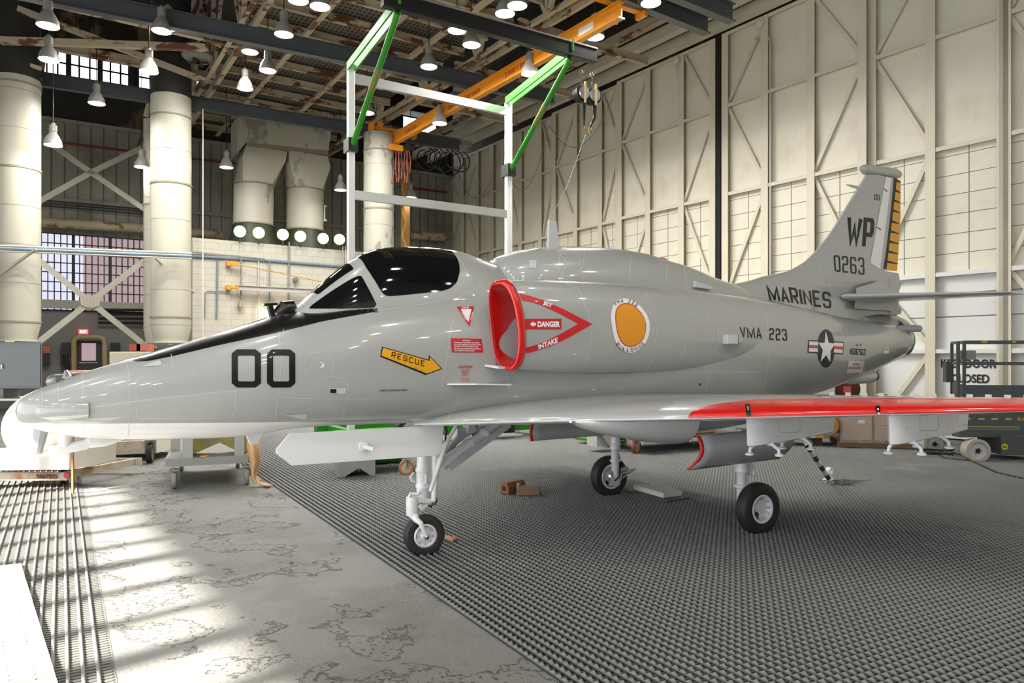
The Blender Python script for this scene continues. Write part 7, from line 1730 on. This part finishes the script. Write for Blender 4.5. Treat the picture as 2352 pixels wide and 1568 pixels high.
# ---- left side: wrapped engine on trolley, cabinet, benches
M_EW = mat('white_engine_cover', (.80, .78, .72), .5, var=.05, scale=4)
ec = at(40, 1000, 10.2)
root = thing('engine_cowling', Vector((ec.x, ec.y, 0.35)), 'big rounded white engine cover on a trailer, blazing in the sun behind the jet nose', 'engine')
R = []; c0 = at(88, 985, 10.5)
mb = MB(); ax = V * 1.0; ax = Vector((-.35, .94, 0)).normalized()
mb.lathe(c0 + ax * .1, -ax, [(-1.0, .50), (-.8, .53), (-.4, .54), (-.1, .50), (.08, .40), (.16, .22), (.18, .01)], 40); mb.build('engine_cover', M_EW, root, True)
mb = MB(); mb.tube([at(85, 1040, 9.5), at(95, 985, 9.6)], [.06, .09], 10); mb.build('cover_struts', M_JG, root, True)
mb = MB(); mb.prism([at(-80, 1040, 9.9), at(160, 1030, 9.9), at(158, 1078, 9.9), at(-80, 1080, 9.9)], Vector((.2, .8, 0))); mb.build('cover_skirt', mat('white_sheet', (.72, .68, .60), .7, var=.08, scale=4), root)
tr = thing('engine_trailer', gnd(60, 1112), 'low trailer with a rusty white rail marked 9667935 and red reflectors', 'trailer')
rl0, rl1 = at(-260, 1086, 10.1), at(156, 1096, 10.1); zr = at(100, 1093, 10.1).z
rl0.z = rl1.z = zr
mb = MB(); mb.beam(rl0, rl1, .06, .11); mb.beam(rl0 + Vector((.3, 1.4, 0)), rl1 + Vector((.3, 1.4, 0)), .06, .11); mb.beam(rl1 - Vector((.1, 0, 0)), rl1 + Vector((.2, 1.4, 0)), .06, .1)
mb.build('trailer_rail', mat('rusty_white_rail', (.62, .55, .45), .6, col2=(.45, .19, .06), thr=.57, soft=.08, scale=3), tr)
flat_text('rail_number', '9667935', at(108, 1093, 10.06), rl1 - rl0, UP, .29, .06, M_INK, tr, .02)
mb = MB(); mb.lathe(at(154, 1091, 10.06), Vector((0, -1, 0)), [(0, .045), (.015, .04)], 20); mb.build('red_reflector', M_DECR, tr, True)
for x in (148, -150): castor(tr, gnd(x, 1112), .12, M_RUBBER, .06, ax=(1, .3, 0))
# second trailer deeper
root = thing('low_trailer', gnd(215, 1060), 'second low trailer with a rusty rail, between the engine and the cart', 'trailer')
a, b = at(205, 1024, 12.4), at(352, 1018, 12.7); b.z = a.z; mb = MB(); mb.beam(a, b, .06, .12); mb.build('trailer_rail', mat('rusty_white_rail', (.6, .5, .4), .6), root)
mb = MB(); mb.lathe(b + Vector((0, -.03, 0)), Vector((0, -1, 0)), [(0, .06), (.02, .05)], 20); mb.build('red_end', M_DECR, root, True)
for x in (213, 345): castor(root, gnd(x, 1063), .17, M_RUBBER, .09, ax=(1, .3, 0))
mb = MB(); mb.prism([at(195, 1000, 12.9), at(360, 1000, 12.9), at(360, 1040, 12.9), at(195, 1048, 12.9)], Vector((0, 1.2, 0))); mb.build('trailer_body', mat('white_sheet', (.72, .68, .60), .7), root)
# grey double-door cabinet on a stand
M_CAB = mat('grey_steel_cabinet', (.12, .13, .137), .45)
def cabinet(px0_, px1_, py0, py1, d, depth, label, gap=.0, doors=2):
    a, b = at(px0_, py1, d), at(px1_, py1, d); z0 = a.z; z1 = at(0, py0, d).z; w = (b - a).length
    root = thing('steel_cabinet', Vector(((a.x + b.x) / 2, d + depth / 2, z0)), label, 'cabinet')
    sg = Vector((b.x, d, 0)).normalized() * depth; mb = MB(); mb.prism([Vector((a.x, d, z0)), Vector((b.x, d, z0)), Vector((b.x, d, z0)) + sg, Vector((a.x, d, z0)) + sg], UP * (z1 - z0)); mb.build('cabinet_body', M_CAB, root, bevel=.006)
    for k in range(doors):
        x0 = a.x + .02 + (w - .04) * k / doors; x1 = a.x + .02 + (w - .04) * (k + 1) / doors
        mb = MB(); mb.box(Vector(((x0 + x1) / 2, d - .008, (z0 + z1) / 2)), x1 - x0 - .006, .014, z1 - z0 - .07); dr_ = mb.build('cabinet_door', M_CAB, root, bevel=.003)
        if k == 1 or doors == 1: mb = MB(); mb.lathe(Vector((x0 + .05, d - .02, (z0 + z1) / 2)), Vector((0, -1, 0)), [(0, .02), (.02, .02), (.03, .01)], 12); mb.beam(Vector((x0 + .05, d - .04, (z0 + z1) / 2)), Vector((x0 + .05, d - .04, (z0 + z1) / 2 - .06)), .015, .015, Vector((0, 1, 0))); mb.build('cabinet_handle', M_CHROME, dr_, True)
    return root, a, b, z0, z1
cb, a, b, z0, z1 = cabinet(-96, 97, 785, 892, 12.0, .5, 'grey double-door steel cabinet with a chrome handle at the left edge, partly sunlit')
root = thing('cabinet_bench', Vector(((a.x + b.x) / 2, 12.25, 0)), 'pale bench carrying the grey cabinet at the left edge', 'bench')
mb = MB(); mb.box(Vector(((a.x + b.x) / 2, 12.2, z0 - .17)), 1.9, .8, .03); mb.build('bench_top', mat('pale_bench', (.55, .55, .5), .5), root)
for dx_ in (-.85, -.3, .0, .62): mb = MB(); mb.box(Vector(((a.x + b.x) / 2 + dx_, 12.2, z0 - .08)), .1, .4, .15); mb.build('bench_block', M_CAB, root)
for dx_ in (-.9, .9): mb = MB(); mb.box(Vector(((a.x + b.x) / 2 + dx_, 12.2, (z0 - .18) / 2)), .06, .7, z0 - .185); mb.build('bench_leg', M_CAB, root)
mb = MB(); mb.box(Vector((b.x - .52, 11.995, z1 + .01)), .15, .02, .02); mb.build('yellow_tape', mat('yellow_tape', (.6, .5, .05), .5), None, label='strip of yellow tape on the top edge of the grey cabinet', cat='tape')
cb2, a2, b2, z02, z12 = cabinet(338, 470, 787, 880, 15.5, .5, 'dark grey cabinet with yellow labels behind the black nose stripe', doors=1)
mb = MB(); mb.box(Vector((a2.x + .13, 15.48, z12 - .09)), .16, .006, .05); mb.box(Vector((a2.x + .50, 15.48, z12 - .03)), .08, .006, .02); mb.build('yellow_label', mat('yellow_tape', (.6, .5, .05), .5), cb2)
mb = MB(); mb.box(Vector((a2.x + .6, 15.8, z02 / 2)), 1.2, .5, z02 - .004); mb.build('work_bench', mat('dark_bench', (.1, .1, .09), .7), None, label='dark bench under the dark grey cabinet, behind the nose', cat='bench')
c = at(318, 835, 15.0); mb = MB(); mb.box(Vector((c.x, c.y, c.z / 2 + .12)), .92, .5, c.z + .24); mb.build('cream_cabinet', mat('cream_cabinet', (.62, .58, .45), .5), None, label='cream cabinet just above the nose, left of the dark grey cabinet', cat='cabinet', bevel=.02)
for (x, w, lb) in ((315, .22, 'red box, left one of two on the cream cabinet'), (334, .26, 'lighter red box, right one of two on the cream cabinet')):
    cc = at(x, 800, 15.1); mb = MB(); mb.box(Vector((cc.x, cc.y, c.z + .24 + .07 + .02)), w, .2, .14); mb.build('red_box', mat('red_box_%d' % x, (.35, .04, .02) if x == 315 else (.5, .12, .08), .5), None, label=lb, cat='box')
# exit sign and door with window and yellow pipe arch
root = thing('exit_sign', bw(191, 762, .2), 'small lit red EXIT sign above the back door', 'sign')
p = bw(191, 762, .25); mb = MB(); mb.box(p, .30, .06, .17, BD, BN); mb.build('sign_box', mat('exit_red', (.6, .05, .04), .5, emit=1.3, ecol=(1, .13, .10)), root)
flat_text('exit_lettering', 'EXIT', p + BN * .032, BD, UP, .2, .09, mat('exit_white', (1, .8, .7), .5, emit=2.2, ecol=(1, .6, .5)), root, .02)
a, b = bx(178, 0, .02), bx(231, 0, .02); dr_ = sthing('door_9', (a + b) / 2); zt2 = bw(205, 782).z
mb = MB(); mb.prism([a, b, b + UP * zt2, a + UP * zt2], BN * .06); mb.build('door_slab', mat('dark_door', (.03, .035, .04), .5), dr_)
a, b = bx(187, 0, .09), bx(220, 0, .09); z0_, z1_ = bw(205, 828).z, bw(205, 788).z; mb = MB(); mb.prism([a + UP * z0_, b + UP * z0_, b + UP * z1_, a + UP * z1_], BN * .01); mb.build('door_window', M_BRICK, dr_)
mb = MB(); mb.beam(bw(182, 833, .12), bw(224, 833, .12), .04, .04); mb.build('push_bar', M_CHROME, dr_)
mb = MB(); mb.tube([bx(169, .05, .4), bw(169, 785, .4), bw(173, 777, .4), bw(181, 774, .4), bw(225, 774, .4), bw(235, 777, .4), bw(239, 785, .4), bx(239, .05, .4)], .09, 14); mb.build('pipe_arch', mat('dirty_yellow_pipe', (.38, .29, .11), .6, col2=(.35, .34, .32), thr=.55), None, True, 'thick dirty yellow pipe arch around the back door', cat='pipe')
for (x, y0, y1, w, lb) in ((151, 787, 843, .3, 'dark electrical box left of the pipe arch, with cables below'), (264, 787, 835, .32, 'dark electrical box right of the pipe arch'), (107, 793, 840, .22, 'orange and black box beside the big grey cabinet')):
    root = thing('wall_box', bw(x, y1, .3), lb, 'electrical box'); p0_, p1_ = bw(x, y0, .25), bw(x, y1, .25); h_ = (p0_.z - p1_.z) * (.5 if x != 107 else 1)
    mb = MB(); mb.box(p0_ - UP * h_ / 2, w, .16, h_, BD, BN); mb.build('box_body', M_BLACK, root, bevel=.01)
    if x != 107: mb = MB(); mb.tube([p0_ - UP * h_, p0_ - UP * h_ * 1.6 + BD * .05, p0_ - UP * h_ * 2.6 + BD * .25], .05, 8); mb.tube([p0_ - UP * h_ - BD * .1, p0_ - UP * h_ * 1.7 - BD * .1, p0_ - UP * h_ * 2.6 + BD * .05], .05, 8); mb.build('box_cables', M_BLACK, root, True)
    else: mb = MB(); mb.box(p0_ - UP * h_ * .2 + BN * .09, w, .02, h_ * .35, BD, BN); mb.build('orange_lid', mat('orange_lid', (.5, .12, .03), .5), root)
# grey pod with rounded nose and orange shelf behind the jet nose
root = thing('grey_pod', at(125, 875, 9.5), 'dark grey store pod with a rounded metal nose, showing just above the jet nose', 'pod')
mb = MB(); mb.tube([at(125, 875, 9.5), at(240, 862, 9.9)], .085, 24); mb.build('pod_body', mat('dark_grey_pod', (.12, .13, .15), .4), root, True)
mb = MB(); mb.lathe(at(125, 875, 9.5), at(125, 875, 9.5) - at(240, 862, 9.9), [(0, .087), (.03, .083), (.07, .06), (.1, .01)], 24); mb.build('pod_nose', mat('pod_nose_metal', (.3, .29, .28), .35, metal=.6), root, True)
mb = MB(); mb.tube([at(148, 868, 9.5), at(150, 852, 9.6)], [.03, .015], 8); mb.tube([at(160, 866, 9.5), at(153, 851, 9.6)], [.03, .015], 8); mb.build('pod_lugs', M_ALU, root, True)
c = at(167, 900, 9.72); mb = MB(); mb.box(Vector((c.x, c.y, .70)), .025, .025, 1.38); mb.build('pod_stand', mat('orange_upright', (.36, .14, .04), .5), None, label='thin orange stand holding the grey pod behind the jet nose', cat='stand')
a = at(150, 853, 12.2); mb = MB(); mb.box(a + Vector((.35, .3, -.0)), .8, .5, .03); mb.beam(a + Vector((.3, .3, -.02)), Vector((a.x + .3, a.y + .3, 0.001)), .12, .12, Vector((0, 1, 0))); mb.build('orange_table', mat('orange_shelf', (.55, .25, .12), .5), None, label='small orange pedestal table behind the grey pod', cat='table')
